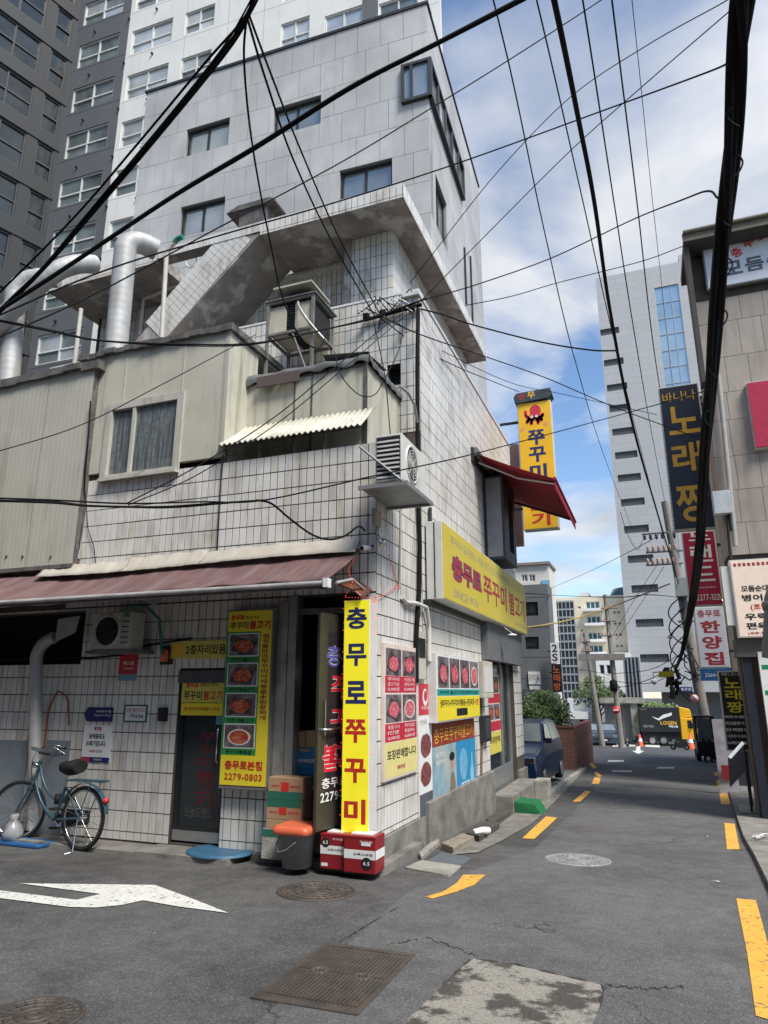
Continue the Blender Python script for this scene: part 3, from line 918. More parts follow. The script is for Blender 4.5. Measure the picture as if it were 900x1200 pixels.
for k in range(-6, 5):
    for dz in (0.0,):
        v = w1_c[2] + k * FH - 0.12
        TF.box(jl, u_dr + 0.05, u_wr - 0.02, v - 0.02, v + 0.0, 0.0, 0.004)
for uu in (w1_c[1] + 0.9, w2_c[1] + 0.9, w3_c[0] - 1.0, w4_c[1] + 0.4):
    for (a, b, c, d) in rect_minus((uu - 0.012, uu + 0.012, 15, TTOP), whs): TF.box(jl, a, b, c, d, 0.0, 0.003)
build_split(jl, 'wall_joint', 'tower_side', light_wall)
jd = MB()
for k in range(-6, 5):
    v = dark_c[2] + k * FH - 0.15
    TF.box(jd, u_dl + 0.02, u_dr - 0.02, v - 0.02, v, 0.0, 0.004)
build_split(jd, 'wall_joint', 'black', dark_wall)
lat = MB()
for k in range(-6, 5):
    u = w1_c[0] + 0.1
    for uu in (dark_c[0] + 1.0, w1_c[0] - 0.35, w1_c[0] + 1.5): TF.box(lat, uu, uu + 0.09, w1_c[2] + k * FH - 0.55, w1_c[2] + k * FH - 0.46, 0.0, 0.12)
build_split(lat, 'vent_spout', 'dark_metal', tower)
def tower_window(c, h, floors, parent, glass):
    base = None
    for k in floors:
        v0 = c[2] + k * FH
        window(TF, c[0], c[1], v0, v0 + h, parent, 'white_frame', glass if random.random() < 0.6 else 'tower_glass', 0.075, (0.5,), (0.42,), 0.1, -0.06,
               glass2='tower_glass_light' if glass != 'tower_glass' or random.random() < 0.3 else None)
tower_window(dark_c, HW, range(-5, 3), tower, 'tower_glass')
tower_window(w1_c, HW, range(-4, 3), tower, 'tower_glass_light')
tower_window(w2_c, 1.5, range(-1, 3), tower, 'tower_glass_light')
tower_window(w3_c, HW, range(-1, 2), tower, 'tower_glass_light')
tower_window(w4_c, HW, range(-1, 2), tower, 'tower_glass_light')
tower_window(w5_c, HW, range(-1, 2), tower, 'tower_glass')
# dark strip beside the fifth column
ds = MB(); u0, u1 = TF.px(425, 20)[0], TF.px(443, 10)[0]; TF.box(ds, u0, u1, 20, TTOP, 0.0, 0.03); ds.build('dark_strip', 'tower_dark', light_wall)
# slim far corner of the tower, right of the granite building
# left wing, standing forward at an angle
wdir = Vector((math.sin(R(-16)), -math.cos(R(-16)), 0))
W0 = TF.p(u_dl, 0, 0.0)
WF = Frame(W0 + wdir * 14, -wdir)                   # u runs from the near end to the inner corner
wing = MB()
wlen = 14.0
wcols = []
def wingpx(xa, ya_, xb, yb_): return wpx(WF, xa, ya_, xb, yb_)
wh = []
big = (wlen - 4.4, wlen - 1.75); small = (wlen - 1.2, wlen - 0.25)
zref = WF.px(45, 125)[1]
for k in range(-7, 5):
    for c in (big, small, (big[0] - 5.2, big[1] - 5.2)):
        wh.append((c[0], c[1], zref + k * FH - 1.12, zref + k * FH + 1.08))
WF.wall(wing, -6, wlen - 0.002, z_lo, TTOP, wh, 0.3)
wing_o = wing.build('side_wing', M('tower_wing', (0.028, 0.03, 0.032), 0.6, var=0.08), tower)
wb_ = MB(); wb_.obox(WF.p(-6, z_lo, -0.9), WF.u * (wlen + 5.5), -WF.n * 8, Vector((0, 0, TTOP - z_lo))); wb_.build('body', 'interior_dark', tower)
for k in range(-6, 4):
    for c in (big, small):
        window(WF, c[0], c[1], zref + k * FH - 1.12, zref + k * FH + 1.08, tower, M('wing_frame', (0.045, 0.047, 0.05), 0.5), 'glass_dark', 0.09, (0.5,) if c is big else (), (0.45,), 0.12, -0.05)
bnd = MB()
for k in range(-7, 5):
    v = zref + k * FH + 1.25
    WF.box(bnd, -6, wlen - 0.01, v - 0.12, v + 0.1, 0.0, 0.05)
build_split(bnd, 'floor_band', 'tower_wing', wing_o)

# unseen buildings added behind the viewer to shade the shop front and foreground
bh_ = MB(); bh_.box(-34, -1.2, -19, -6.5, 0, 15); bh_.box(-42, -19, -6.5, 3.2, 0, 13); bh_.box(2.6, 16, -18, -1.0, 0, 8.5)
bh_ = bh_.build('unseen_shade_buildings', 'stone_grey' if 'stone_grey' in MATS else M('stone_grey', (0.17, 0.16, 0.15), 0.8, var=0.15)); tag(bh_, 'buildings on the other side of the crossing', None, None, 'structure')

# ================================================================== THINGS ON THE FRONT OF THE CORNER BUILDING
M('yellow', (0.78, 0.64, 0.035), 0.4, var=0.05, scale=3)
M('yellow_lit', (0.92, 0.82, 0.03), 0.35, var=0.03, emit=0.12)
M('yellow_old', (0.62, 0.53, 0.10), 0.5, var=0.08, dirt=(0.35, 0.3, 0.1), dlo=0.55, dhi=0.9)
M('ink_blue', (0.02, 0.03, 0.12), 0.5)
M('ink_black', (0.015, 0.015, 0.016), 0.5)
M('ink_red', (0.52, 0.03, 0.022), 0.5)
M('ink_maroon', (0.34, 0.035, 0.05), 0.5)
M('ink_white', (0.78, 0.78, 0.76), 0.5)
M('ink_grey', (0.28, 0.28, 0.25), 0.5)
M('ink_gold', (0.75, 0.44, 0.05), 0.5)
M('print_red', (0.50, 0.025, 0.05), 0.45, var=0.05)
M('print_green', (0.03, 0.27, 0.07), 0.45, var=0.05)
M('print_white', (0.72, 0.73, 0.72), 0.5, var=0.04)
M('photo_dark', (0.10, 0.075, 0.08), 0.4, var=0.5, scale=18, hue=(0.24, 0.21, 0.22))
M('food', (0.36, 0.045, 0.022), 0.4, var=0.4, scale=55, hue=(0.50, 0.15, 0.06))
M('food_pink', (0.52, 0.06, 0.10), 0.4, var=0.4, scale=55, hue=(0.62, 0.22, 0.22))
M('bowl', (0.66, 0.60, 0.52), 0.4)
M('sign_case', (0.60, 0.60, 0.57), 0.45, var=0.06, dirt=(0.32, 0.3, 0.25), dlo=0.55, dhi=0.9)
M('sign_case_dark', (0.16, 0.16, 0.15), 0.5, var=0.1)
M('maroon_fabric', (0.135, 0.075, 0.073), 0.8, var=0.14, scale=4, dirt=(0.21, 0.165, 0.155), dscale=(4.0, 0.6, 0.6), dlo=0.47, dhi=0.78, bump=0.1, bscale=30)
M('tarp', (0.40, 0.375, 0.325), 0.7, var=0.12, scale=5, dirt=(0.36, 0.31, 0.24), dscale=(2, 2, 2), dlo=0.45, dhi=0.75)
M('cardboard', (0.36, 0.235, 0.135), 0.8, var=0.08, scale=5)
M('plastic_grey', (0.21, 0.215, 0.22), 0.5, var=0.06)
M('plastic_orange', (0.60, 0.13, 0.06), 0.4, var=0.05)
M('plastic_blue', (0.035, 0.11, 0.19), 0.5, var=0.12, scale=8)
M('box_red', (0.24, 0.014, 0.02), 0.35, var=0.05)
M('box_blue', (0.015, 0.17, 0.36), 0.5, var=0.05)
M('led_red', (0.9, 0.08, 0.06), 0.4, emit=0.9)
M('rubber', (0.012, 0.012, 0.012), 0.75)
M('chrome', (0.62, 0.63, 0.64), 0.22, metal=1.0, var=0.05)
M('bike_blue', (0.045, 0.10, 0.135), 0.35, metal=0.3, var=0.08)

def shape_ellipse(mb, fr, u, v, ru, rv, d, n=18, jit=0.0):
    mb.add([fr.p(u + ru * math.cos(2 * math.pi * k / n) * (1 + random.uniform(-jit, jit)), v + rv * math.sin(2 * math.pi * k / n) * (1 + random.uniform(-jit, jit)), d) for k in range(n)], [tuple(range(n))])
    return mb
def flatbox(fr, name, mat, u0, u1, v0, v1, d0, d1, parent=None, **k):
    return fr.box(MB(), u0, u1, v0, v1, d0, d1).build(name, mat, parent, **k)
def sign_root(fr, name, label, u0, v0, cat='sign', group=None):
    return thing(name, fr.p(u0, v0, 0), label, cat, group)
def lettering(fr, parent, mat, *items, name='lettering'):
    for it in items:                            # every line of lettering is a part of its own
        put_text(MB(), fr, *it[:6], **(it[6] if len(it) > 6 else {})).build(name, mat, parent)
def food_photo(fr, parent, u0, u1, v0, v1, d, mat='food', bowl=False):
    ph = flatbox(fr, 'photo', 'photo_dark', u0, u1, v0, v1, d, d + 0.002, parent)
    cu, cv = (u0 + u1) / 2, (v0 + v1) / 2 - 0.05 * (v1 - v0)
    ru, rv = (u1 - u0) * 0.33, (v1 - v0) * 0.3
    if bowl: shape_ellipse(MB(), fr, cu, cv, ru * 1.2, rv * 1.2, d + 0.0035).build('bowl', 'bowl', ph)
    if not bowl:
        pl_ = MB(); a_ = random.uniform(-0.25, 0.25); pl_.add([fr.p(cu + ru * 1.3 * x - rv * a_ * y, cv + rv * 1.25 * y + ru * a_ * x, d + 0.0035) for x, y in ((-1, -0.8), (0.7, -1), (1, 0.7), (-0.6, 1))], [(0, 1, 2, 3)]); pl_.build('plate', M('plate_dark', (0.045, 0.04, 0.045), 0.4, var=0.4, scale=12), ph)
    shape_ellipse(MB(), fr, cu, cv, ru, rv, d + 0.005, 16, 0.0 if bowl else 0.16).build('dish', mat, ph)
    gn = MB()
    for _ in range(9):
        t, q = random.uniform(0, 6.28), random.uniform(0, 0.75); shape_ellipse(gn, fr, cu + ru * q * math.cos(t), cv + rv * q * math.sin(t), ru * random.uniform(.08, .2), rv * random.uniform(.06, .16), d + 0.006 + 0.0001 * _, 7, 0.3)
    gn.build('garnish', M(mat + '_light', (0.58, 0.20, 0.12) if mat == 'food' else (0.68, 0.26, 0.27), 0.4, var=0.4, scale=60), ph, kind='stuff')
    return ph

# ---- concrete apron along the front
ap = MB()
random.seed(11)
segs = [(-13.5, -11.0), (-11.0, -9.0), (-9.0, -7.3), (-7.3, -6.05)]
for a, b in segs:
    ap.box(a, b - 0.01, FY - 0.42 + random.uniform(-0.04, 0.04), FY + 0.0, -0.6, -0.285 + random.uniform(-0.006, 0.006))
ap.box(-6.05, -4.75, FY - 0.45, FY + 0.3, -0.6, -0.27)
ap2 = MB()
n = 14
e0, e1 = hG(289, 1008), hG(447, 1030)
vs = []
for i in range(n + 1):
    x = -4.74 + (RX + 0.16 + 4.74) * i / n
    t = i / n
    y = e0.y + (e1.y - e0.y) * t + random.uniform(-0.025, 0.025)
    vs += [(x, y, -0.7), (x, y + 0.01, -0.262 + random.uniform(-0.008, 0.006)), (x, FY + 1.2, -0.255)]
ap2.add(vs, [(i * 3 + k, (i + 1) * 3 + k, (i + 1) * 3 + k + 1, i * 3 + k + 1) for i in range(n) for k in range(2)])
ap2.add([vs[-3], vs[-2], vs[-1], (vs[-1][0], vs[-1][1], -0.7)], [(0, 1, 2, 3)])
apron = ap2.build('pavement', 'concrete'); tag(apron, 'cracked concrete step in front of the restaurant entrance', None, None, 'structure')
apron2 = ap.build('pavement', 'concrete'); tag(apron2, 'dirty concrete strip along the foot of the front wall', None, None, 'structure')
fl_in = MB(); fl_in.box(-8, RX - 0.25, FY + 0.02, 13, -0.7, -0.256); fl_in.build('indoor_floor', 'concrete', bld)
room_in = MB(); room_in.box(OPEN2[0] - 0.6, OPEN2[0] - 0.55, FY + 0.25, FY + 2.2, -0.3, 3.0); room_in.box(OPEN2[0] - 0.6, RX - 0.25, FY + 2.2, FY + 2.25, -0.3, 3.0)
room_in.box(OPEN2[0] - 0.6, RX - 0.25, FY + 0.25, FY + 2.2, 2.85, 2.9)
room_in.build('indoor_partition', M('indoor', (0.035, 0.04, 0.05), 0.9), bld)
# frame of the storeroom opening
fo = MB(); FR.box(fo, OPEN2[0] - 0.02, OPEN2[0] + 0.09, -0.25, 2.78, -0.14, 0.045); fo.build('door_post', 'alu', bld)
fo = MB(); FR.box(fo, OPEN2[0] + 0.092, OPEN2[1], 2.55, 2.62, -0.12, -0.03); fo.build('door_lintel', 'cap_metal', bld)
fo = MB(); FR.box(fo, OPEN2[0] - 0.17, OPEN2[0] - 0.03, -0.25, 2.72, 0.012, 0.06); fo.build('wall_trim', M('old_board', (0.30, 0.29, 0.27), 0.8, var=0.25, dirt=(0.13, 0.12, 0.11), dlo=0.45, dhi=0.7), bld)
# ---- entrance door (dark glass)
d0, d1, dz0, dz1 = DOOR1
dm = MB()
for (a, b, c, d) in rect_minus((d0, d1, dz0 + 0.02, dz1), [(d0 + 0.06, d1 - 0.06, dz0 + 0.18, dz1 - 0.20)]): FR.box(dm, a, b, c, d, -0.12, -0.05)
door = dm.build('entrance_door', 'dark_metal', bld)
flatbox(FR, 'pane', 'glass_dark', d0 + 0.06, d1 - 0.06, dz0 + 0.18, dz1 - 0.20, -0.095, -0.085, door)
flatbox(FR, 'kick_plate', 'alu', d0 + 0.02, d1 - 0.02, dz0 + 0.03, dz0 + 0.15, -0.049, -0.04, door)
flatbox(FR, 'door_head', M('brushed_dark', (0.12, 0.125, 0.13), 0.4, metal=0.6, var=0.15), d0 - 0.02, d1 + 0.02, dz1 - 0.19, dz1 - 0.03, -0.049, 0.012, door)
hm = MB(); hm.tube([FR.p(d1 - 0.12, 0.72, -0.05), FR.p(d1 - 0.12, 0.75, -0.005), FR.p(d1 - 0.12, 1.12, -0.005), FR.p(d1 - 0.12, 1.15, -0.05)], 0.014); hm.build('handle', 'chrome', door)
dtx = MB()
put_column(dtx, FR, '쭈꾸미불고기', d0 + 0.30, d0 + 0.58, dz0 + 0.42, dz1 - 0.80, -0.083, 0.02)
dtx.build('door_lettering', M('ink_faded_red', (0.14, 0.02, 0.025), 0.6), door)
dtx = MB(); put_text(dtx, FR, '오늘도맛있게', d0 + 0.16, d1 - 0.1, dz0 + 0.30, dz0 + 0.42, -0.083, 0.01); dtx.build('door_lettering', M('ink_dim', (0.10, 0.10, 0.10), 0.6), door)
# stickers by the handle
st_ = sign_root(FR, 'door_sticker', 'small white round and blue stickers beside the dark glass door handle', d1 - 0.2, 1.2, 'sticker')
flatbox(FR, 'sticker', M('sticker_blue', (0.12, 0.35, 0.5), 0.5), d1 - 0.21, d1 - 0.09, 1.18, 1.34, -0.0845, -0.080, st_)
shape_ellipse(MB(), FR, d1 - 0.14, 1.43, 0.06, 0.06, -0.080).build('sticker', 'print_white', st_)
# ---- yellow signs round the door
r1 = wpx(FR, 199, 772, 264, 750, 0.03)
s = sign_root(FR, 'seat_sign', 'narrow yellow sign with black lettering over the dark glass door', r1[0], r1[2])
flatbox(FR, 'board', 'yellow_old', r1[0], r1[1] + 0.04, r1[2], r1[3], 0.011, 0.03, s)
lettering(FR, s, 'ink_black', ('2층자리있음', r1[0] + 0.25, r1[1] + 0.02, r1[2] + 0.05, r1[3] - 0.05, 0.033, dict(bold=0.02)))
flatbox(FR, 'figure_print', 'ink_gold', r1[0] + 0.03, r1[0] + 0.20, r1[2] + 0.03, r1[3] - 0.03, 0.0302, 0.032, s)
lm = wpx(FR, 189, 760, 199, 775, 0.05)
lo = MB(); lo.lathe(FR.p((lm[0] + lm[1]) / 2, (lm[2] + lm[3]) / 2 - 0.06, 0.07), [(0.0, -0.03), (0.05, -0.03), (0.055, 0.06), (0.045, 0.13), (0.0, 0.14)], 14)
lo2 = lo.build('signal_lamp', M('lamp_orange', (0.55, 0.13, 0.04), 0.35), None, org=FR.p((lm[0] + lm[1]) / 2, (lm[2] + lm[3]) / 2, 0.05)); tag(lo2, 'small orange lamp at the left end of the narrow yellow sign', 'lamp')
MB().box(lm[0] - 0.02, lm[1] + 0.02, FY - 0.03, FY - 0.011, lm[2] - 0.04, lm[3] + 0.04).build('bracket', 'dark_metal', lo2)
r2 = wpx(FR, 211, 838, 263, 795, 0.0)
s = sign_root(FR, 'door_sign', 'yellow restaurant sign in two tiers fixed across the upper part of the glass door', r2[0], r2[2])
vm = r2[2] + (r2[3] - r2[2]) * 0.33
flatbox(FR, 'board', 'yellow_old', r2[0], r2[1], vm + 0.008, r2[3], -0.045, 0.0, s)
flatbox(FR, 'lower_board', 'yellow', r2[0] + 0.01, r2[1], r2[2], vm, -0.045, 0.003, s)
hh = r2[3] - vm; ww = r2[1] - r2[0]
lettering(FR, s, 'ink_black', ('쭈꾸미', r2[0] + 0.06 * ww, r2[0] + 0.5 * ww, vm + 0.12 * hh, vm + 0.5 * hh, 0.003), ('SINCE 1976', r2[0] + 0.45 * ww, r2[0] + 0.86 * ww, vm + 0.68 * hh, vm + 0.82 * hh, 0.003, dict(bold=0.0)))
lettering(FR, s, 'ink_red', ('불고기', r2[0] + 0.53 * ww, r2[0] + 0.97 * ww, vm + 0.12 * hh, vm + 0.5 * hh, 0.003), ('충무로', r2[0] + 0.1 * ww, r2[0] + 0.4 * ww, vm + 0.62 * hh, vm + 0.88 * hh, 0.003, dict(bold=0.03)),
          ('포장판매합니다', r2[0] + 0.08 * ww, r2[0] + 0.94 * ww, r2[2] + 0.06, vm - 0.05, 0.0062, dict(bold=0.02)))
# ---- menu light box
DM = 0.16
a = FR.px(262, 715, DM); b = FR.px(312, 915, DM)
u0, u1, v0, v1 = a[0] - 0.02, FR.px(316, 800, DM)[0], FR.px(290, 921, DM)[1], FR.px(290, 716, DM)[1]
u0 = FR.px(264, 800, DM)[0]
s = sign_root(FR, 'menu_sign', 'tall yellow menu light box with four dish photos between door and storeroom', u0, v0)
flatbox(FR, 'case', 'sign_case_dark', u0 - 0.02, u1 + 0.02, v0 - 0.05, v1 + 0.03, 0.011, DM - 0.004, s, bevel=0.008)
flatbox(FR, 'face', 'yellow', u0, u1, v0, v1, DM - 0.003, DM + 0.004, s)
W_, H_ = u1 - u0, v1 - v0
FRm = FR
def mu(t): return u0 + W_ * t
def mv(t): return v1 - H_ * t
flatbox(FR, 'green_field', 'print_green', mu(0.0), mu(0.76), mv(0.835), mv(0.125), DM + 0.0041, DM + 0.006, s)
for k in range(4):
    t0 = 0.135 + 0.175 * k
    bd = flatbox(FR, 'photo_border', 'print_white', mu(0.04), mu(0.735), mv(t0 + 0.138), mv(t0), DM + 0.0061, DM + 0.008, s)
    food_photo(FR, s, mu(0.06), mu(0.715), mv(t0 + 0.132), mv(t0 + 0.006), DM + 0.0081, 'food', k == 3)
lettering(FR, s, 'ink_black', ('쭈꾸미', mu(0.05), mu(0.47), mv(0.112), mv(0.065), DM + 0.008), ('SINCE 1976', mu(0.40), mu(0.7), mv(0.048), mv(0.032), DM + 0.008, dict(bold=0.0)),
          *[(c, mu(0.1), mu(0.68), mv(0.135 + 0.175 * k + 0.170), mv(0.135 + 0.175 * k + 0.145), DM + 0.0085, dict(bold=0.02)) for k, c in enumerate(('쭈꾸미불고기', '쭈꾸미볶음고기', '키조개불고기', '쭈꾸미볶음밥'))])
lettering(FR, s, 'ink_red', ('불고기', mu(0.5), mu(0.97), mv(0.112), mv(0.06), DM + 0.008, dict(bold=0.04)), ('충무로', mu(0.06), mu(0.37), mv(0.055), mv(0.022), DM + 0.008, dict(bold=0.03)),
          ('충무로본점', mu(0.10), mu(0.92), mv(0.915), mv(0.865), DM + 0.008, dict(bold=0.03)), ('2279-0803', mu(0.10), mu(0.92), mv(0.972), mv(0.935), DM + 0.008, dict(bold=0.025)))
cm = MB(); put_column(cm, FR, '정성을담아쭈꾸미야채볶음+된장찌개', mu(0.80), mu(0.95), mv(0.64), mv(0.14), DM + 0.008, 0.02, 0.86); build_split(cm, 'lettering', 'ink_maroon', s)
# ---- tall corner sign
DT = 0.30
u0 = FR.px(402, 840, DT)[0]; u1 = FR.px(432, 840, DT)[0]
v0, v1 = FR.px(415, 976, DT)[1], FR.px(415, 704, DT)[1]
s = sign_root(FR, 'tall_sign', 'tall narrow lit yellow sign with blue and red lettering at the building corner', u0, v0)
flatbox(FR, 'case', 'sign_case', u0 - 0.005, u1 + 0.005, v0 - 0.01, v1 + 0.01, 0.06, DT - 0.004, s, bevel=0.006)
flatbox(FR, 'face', 'yellow_lit', u0, u1, v0, v1, DT - 0.003, DT + 0.003, s)
mb1, mb2 = MB(), MB()
hh = (v1 - v0) / 6
for i, ch in enumerate('충무로쭈꾸미'):
    put_text(mb1 if i < 3 else mb2, FR, ch, u0 + 0.03, u1 - 0.03, v1 - hh * (i + 1) + 0.09, v1 - hh * i - 0.08, DT + 0.0045, 0.028)
build_split(mb1, 'lettering', 'ink_blue', s); build_split(mb2, 'lettering', 'ink_red', s)
TS = (u0, u1, v0, v1)
# ---- open door leaf with neon-style lettering
H0 = hY(429, 850, 8.2); H0.z = 0
E0 = hY(373, 850, 7.25)
E0.z = 0
LF = Frame(E0, (H0 - E0))
lw = (H0 - E0).length
lv0, lv1 = hP(373, 975, E0, LF.n).z, hP(373, 717, E0, LF.n).z
s = thing('lettered_door_leaf', E0 + Vector((0, 0, lv0)), 'dark olive steel door leaf swung open with red outlined lettering beside the tall yellow sign', 'door')
M('olive_steel', (0.075, 0.07, 0.052), 0.4, metal=0.4, var=0.12)
M('leaf_dark', (0.03, 0.024, 0.026), 0.35, var=0.2)
LF.box(MB(), 0, lw, lv0, lv1, -0.045, 0).build('leaf', 'olive_steel', s, bevel=0.006)
flatbox(LF, 'panel', 'leaf_dark', 0.16, lw - 0.01, lv0 + 0.28, lv1 - 0.22, 0.0, 0.004, s)
hd = MB(); hd.tube([LF.p(0.04, 1.18, 0), LF.p(0.04, 1.18, 0.06), LF.p(0.2, 1.18, 0.06), LF.p(lw * 0.5, 1.2, 0.05)], 0.012); hd.tube([LF.p(0.08, 1.12, 0.03), LF.p(0.08, 1.5, 0.03)], 0.012); hd.build('handle', 'chrome', s)
for off, m_, dd in ((0.045, 'ink_white', 0.006), (0.015, 'ink_red', 0.0075)):
    mb = MB()
    put_text(mb, LF, '충무로', 0.13, 1.0, lv1 - 0.62, lv1 - 0.37, dd, off)
    mb.build('lettering', m_ if m_ == 'ink_white' else M('neon_blue', (0.10, 0.09, 0.35), 0.4), s)
    mb = MB()
    for i, ch in enumerate('쭈꾸미'):
        put_text(mb, LF, ch, 0.22, 0.72, lv1 - 1.0 - i * 0.38, lv1 - 0.72 - i * 0.38, dd, off)
    put_text(mb, LF, '불고기', 0.08, 0.98, lv0 + 0.60, lv0 + 0.90, dd, off)
    mb.build('lettering', m_ if m_ == 'ink_white' else M('neon_red', (0.52, 0.02, 0.035), 0.4, emit=0.08), s)
lettering(LF, s, 'ink_white', ('충무로점', 0.08, 0.72, lv0 + 0.43, lv0 + 0.54, 0.006), ('2279-0803', 0.06, 0.8, lv0 + 0.29, lv0 + 0.39, 0.006))
# ---- red string lights round the tall sign and across the corner
def dots(parent, pts, r=0.007):
    mb = MB()
    for p in pts:
        p = Vector(p)
        mb.add([p + Vector(q) * r for q in ((1, 0, 0), (-1, 0, 0), (0, 1, 0), (0, -1, 0), (0, 0, 1), (0, 0, -1))],
               [(0, 2, 4), (2, 1, 4), (1, 3, 4), (3, 0, 4), (2, 0, 5), (1, 2, 5), (3, 1, 5), (0, 3, 5)])
    return mb.build('bulbs', 'led_red', parent, kind='stuff')
def polyline(pts, n):
    pts = [Vector(p) for p in pts]; L_ = [0]
    for a_, b_ in zip(pts, pts[1:]): L_.append(L_[-1] + (b_ - a_).length)
    out_ = []
    for i in range(n):
        t = L_[-1] * i / (n - 1)
        k = max(j for j in range(len(L_)) if L_[j] <= t + 1e-9); k = min(k, len(pts) - 2)
        out_.append(pts[k].lerp(pts[k + 1], (t - L_[k]) / max(1e-6, L_[k + 1] - L_[k])))
    return out_
s = thing('string_lights', FR.p(u1, v1, DT), 'strings of tiny red lights round the tall yellow sign and over the corner', 'string lights')
left = [FR.p(u0 - 0.015 + 0.012 * math.sin(k * 2.1), v1 - (v1 - v0) * k / 60, DT - 0.02) for k in range(60) if (k // 3) % 2 == 0]
right = [FR.p(u1 + 0.015 + 0.01 * math.sin(k * 1.7), v1 - (v1 - v0) * k / 55, DT - 0.05) for k in range(55) if (k // 2) % 3 == 0]
k0 = RT.p(*RT.px(466, 687, 0.05), 0.05); k1 = FR.p(u1 + 0.03, v1 + 0.03, DT - 0.06); k2 = FR.p(*FR.px(413, 682, 0.3), 0.3); k3 = RT.p(*RT.px(455, 649, 0.04), 0.04)
arc = polyline([k1, RT.p(*RT.px(452, 697, 0.03), 0.03), k0, k3], 34)
clus = [k0 + Vector((random.uniform(-.01, .03), random.uniform(-.06, .06), random.uniform(-.05, .05))) for _ in range(8)]
clus2 = [FR.p(u1 + 0.04 + random.uniform(-.02, .04), v1 - random.uniform(-0.05, 0.42), DT - 0.08) for _ in range(22)]
over = polyline([k2, FR.p(*FR.px(404, 700, 0.32), 0.32), k1], 16) + polyline([FR.p(*FR.px(415, 655, 0.1), 0.1), FR.p(*FR.px(408, 668, 0.2), 0.2), k2], 12)
dots(s, left + right + arc[::1] + clus + clus2 + over)
wr = MB(); wr.tube(polyline([k1, RT.p(*RT.px(452, 697, 0.03), 0.03), k0, k3], 16), 0.004, 5); wr.build('wire', 'cable', s)
# brown scalloped hood over the tall sign
bh = MB()
q0 = FR.p(*FR.px(403, 683, 0.2), 0.2); q1 = FR.p(*FR.px(427, 700, 0.25), 0.25)
n = 8
vs = []
for i in range(n + 1):
    t = i / n
    for j in range(6):
        w_ = j / 5
        vs.append((q0.x + (q1.x - q0.x) * t, FY - 0.02 - 0.34 * w_, q0.z + 0.06 - 0.16 * t - 0.12 * w_ + 0.03 * math.sin(math.pi * t)))
bh.add(vs, [(i * 6 + j, (i + 1) * 6 + j, (i + 1) * 6 + j + 1, i * 6 + j + 1) for i in range(n) for j in range(5)], True)
ho = bh.build('sign_hood', M('brown_plastic', (0.16, 0.06, 0.035), 0.4, var=0.15), None, org=q0)
so = ho.modifiers.new('thickness', 'SOLIDIFY'); so.thickness = 0.02
tag(ho, 'small brown curved hood above the tall yellow sign', 'hood')

# ---- maroon awning along the front
AW = 0.98
aw = thing('maroon_awning', (-7, FY - 0.2, 3.0), 'long faded maroon fabric awning along the front with dirty white flap', 'awning')
r0 = hY(425, 640, FY - 0.05); r1_ = hY(383, 681, FY - AW)
zt, zb = r0.z - 0.04, r1_.z
xr0, xr1 = r0.x, r1_.x
ml = MB()
nx, ny = 90, 8
xl = -13.2
vs = []
for i in range(nx + 1):
    for j in range(ny + 1):
        t = j / ny
        x = xl + ((xr0 * (1 - t) + xr1 * t) - xl) * i / nx
        sag = -0.05 * math.sin(math.pi * t) * (1 + 0.5 * math.sin(x * 2.3)) + 0.012 * math.sin(x * 9) * t
        vs.append((x, FY - 0.05 - (AW - 0.05) * t, zt + (zb - zt) * t + sag + 0.02 * math.sin(x * 1.1)))
ml.add(vs, [(i * (ny + 1) + j, (i + 1) * (ny + 1) + j, (i + 1) * (ny + 1) + j + 1, i * (ny + 1) + j + 1) for i in range(nx) for j in range(ny)], True)
fab = ml.build('fabric', 'maroon_fabric', aw); sd_ = fab.modifiers.new('thickness', 'SOLIDIFY'); sd_.thickness = 0.006
fb = MB(); fb.tube([(xl, FY - AW, zb - 0.02), (xr1 - 0.02, FY - AW, zb - 0.02)], 0.032, 8); fb.build('front_bar', M('bar_grey', (0.33, 0.32, 0.31), 0.5, var=0.2), aw)
fe = MB(); fe.box(xr1 - 0.03, xr1 + 0.03, FY - AW - 0.04, FY - AW + 0.05, zb - 0.07, zb + 0.03); fe.build('end_cap', 'print_white', aw)
vl = MB(); vl.add([(xl + (xr1 - xl) * i / 60, FY - AW - 0.005, zb - 0.03 - d) for i in range(61) for d in (0, 0.055 + 0.008 * math.sin(i * 1.3))], [(2 * i, 2 * i + 2, 2 * i + 3, 2 * i + 1) for i in range(60)])
vl.build('valance', M('valance_dark', (0.07, 0.05, 0.05), 0.8, var=0.2), aw)
wv = MB()                                                 # white flap in three overlapping lengths
def flap(x0, x1, h0, seed):
    vs = []
    n = 26
    for i in range(n + 1):
        x = x0 + (x1 - x0) * i / n
        e = 0.009 * math.sin(i * 0.8 + seed) + 0.006 * math.sin(i * 2.3 + seed)
        zz = zt + 0.02 * math.sin(x * 1.1)
        vs += [(x, FY - 0.028, zz + h0 + e), (x, FY - 0.10 - e, zz + h0 * 0.45 + 0.06 + e), (x, FY - 0.2, zz - 0.015 + e * 0.4), (x + 0.02, FY - 0.30 - e * 1.4, zz - 0.085)]
    m = MB(); m.add(vs, [(i * 4 + k, (i + 1) * 4 + k, (i + 1) * 4 + k + 1, i * 4 + k + 1) for i in range(n) for k in range(3)], True)
    o = m.build('flap', 'tarp', aw); q = o.modifiers.new('thickness', 'SOLIDIFY'); q.thickness = 0.004
xa, xb, xc = FR.px(58, 680)[0], FR.px(158, 668)[0], FR.px(243, 655)[0]
flap(xa, xb + 0.05, 0.10, 0.3); flap(xb, xc + 0.06, 0.16, 1.7); flap(xc, xr0 - 0.02, 0.14, 2.9)
arm = MB()
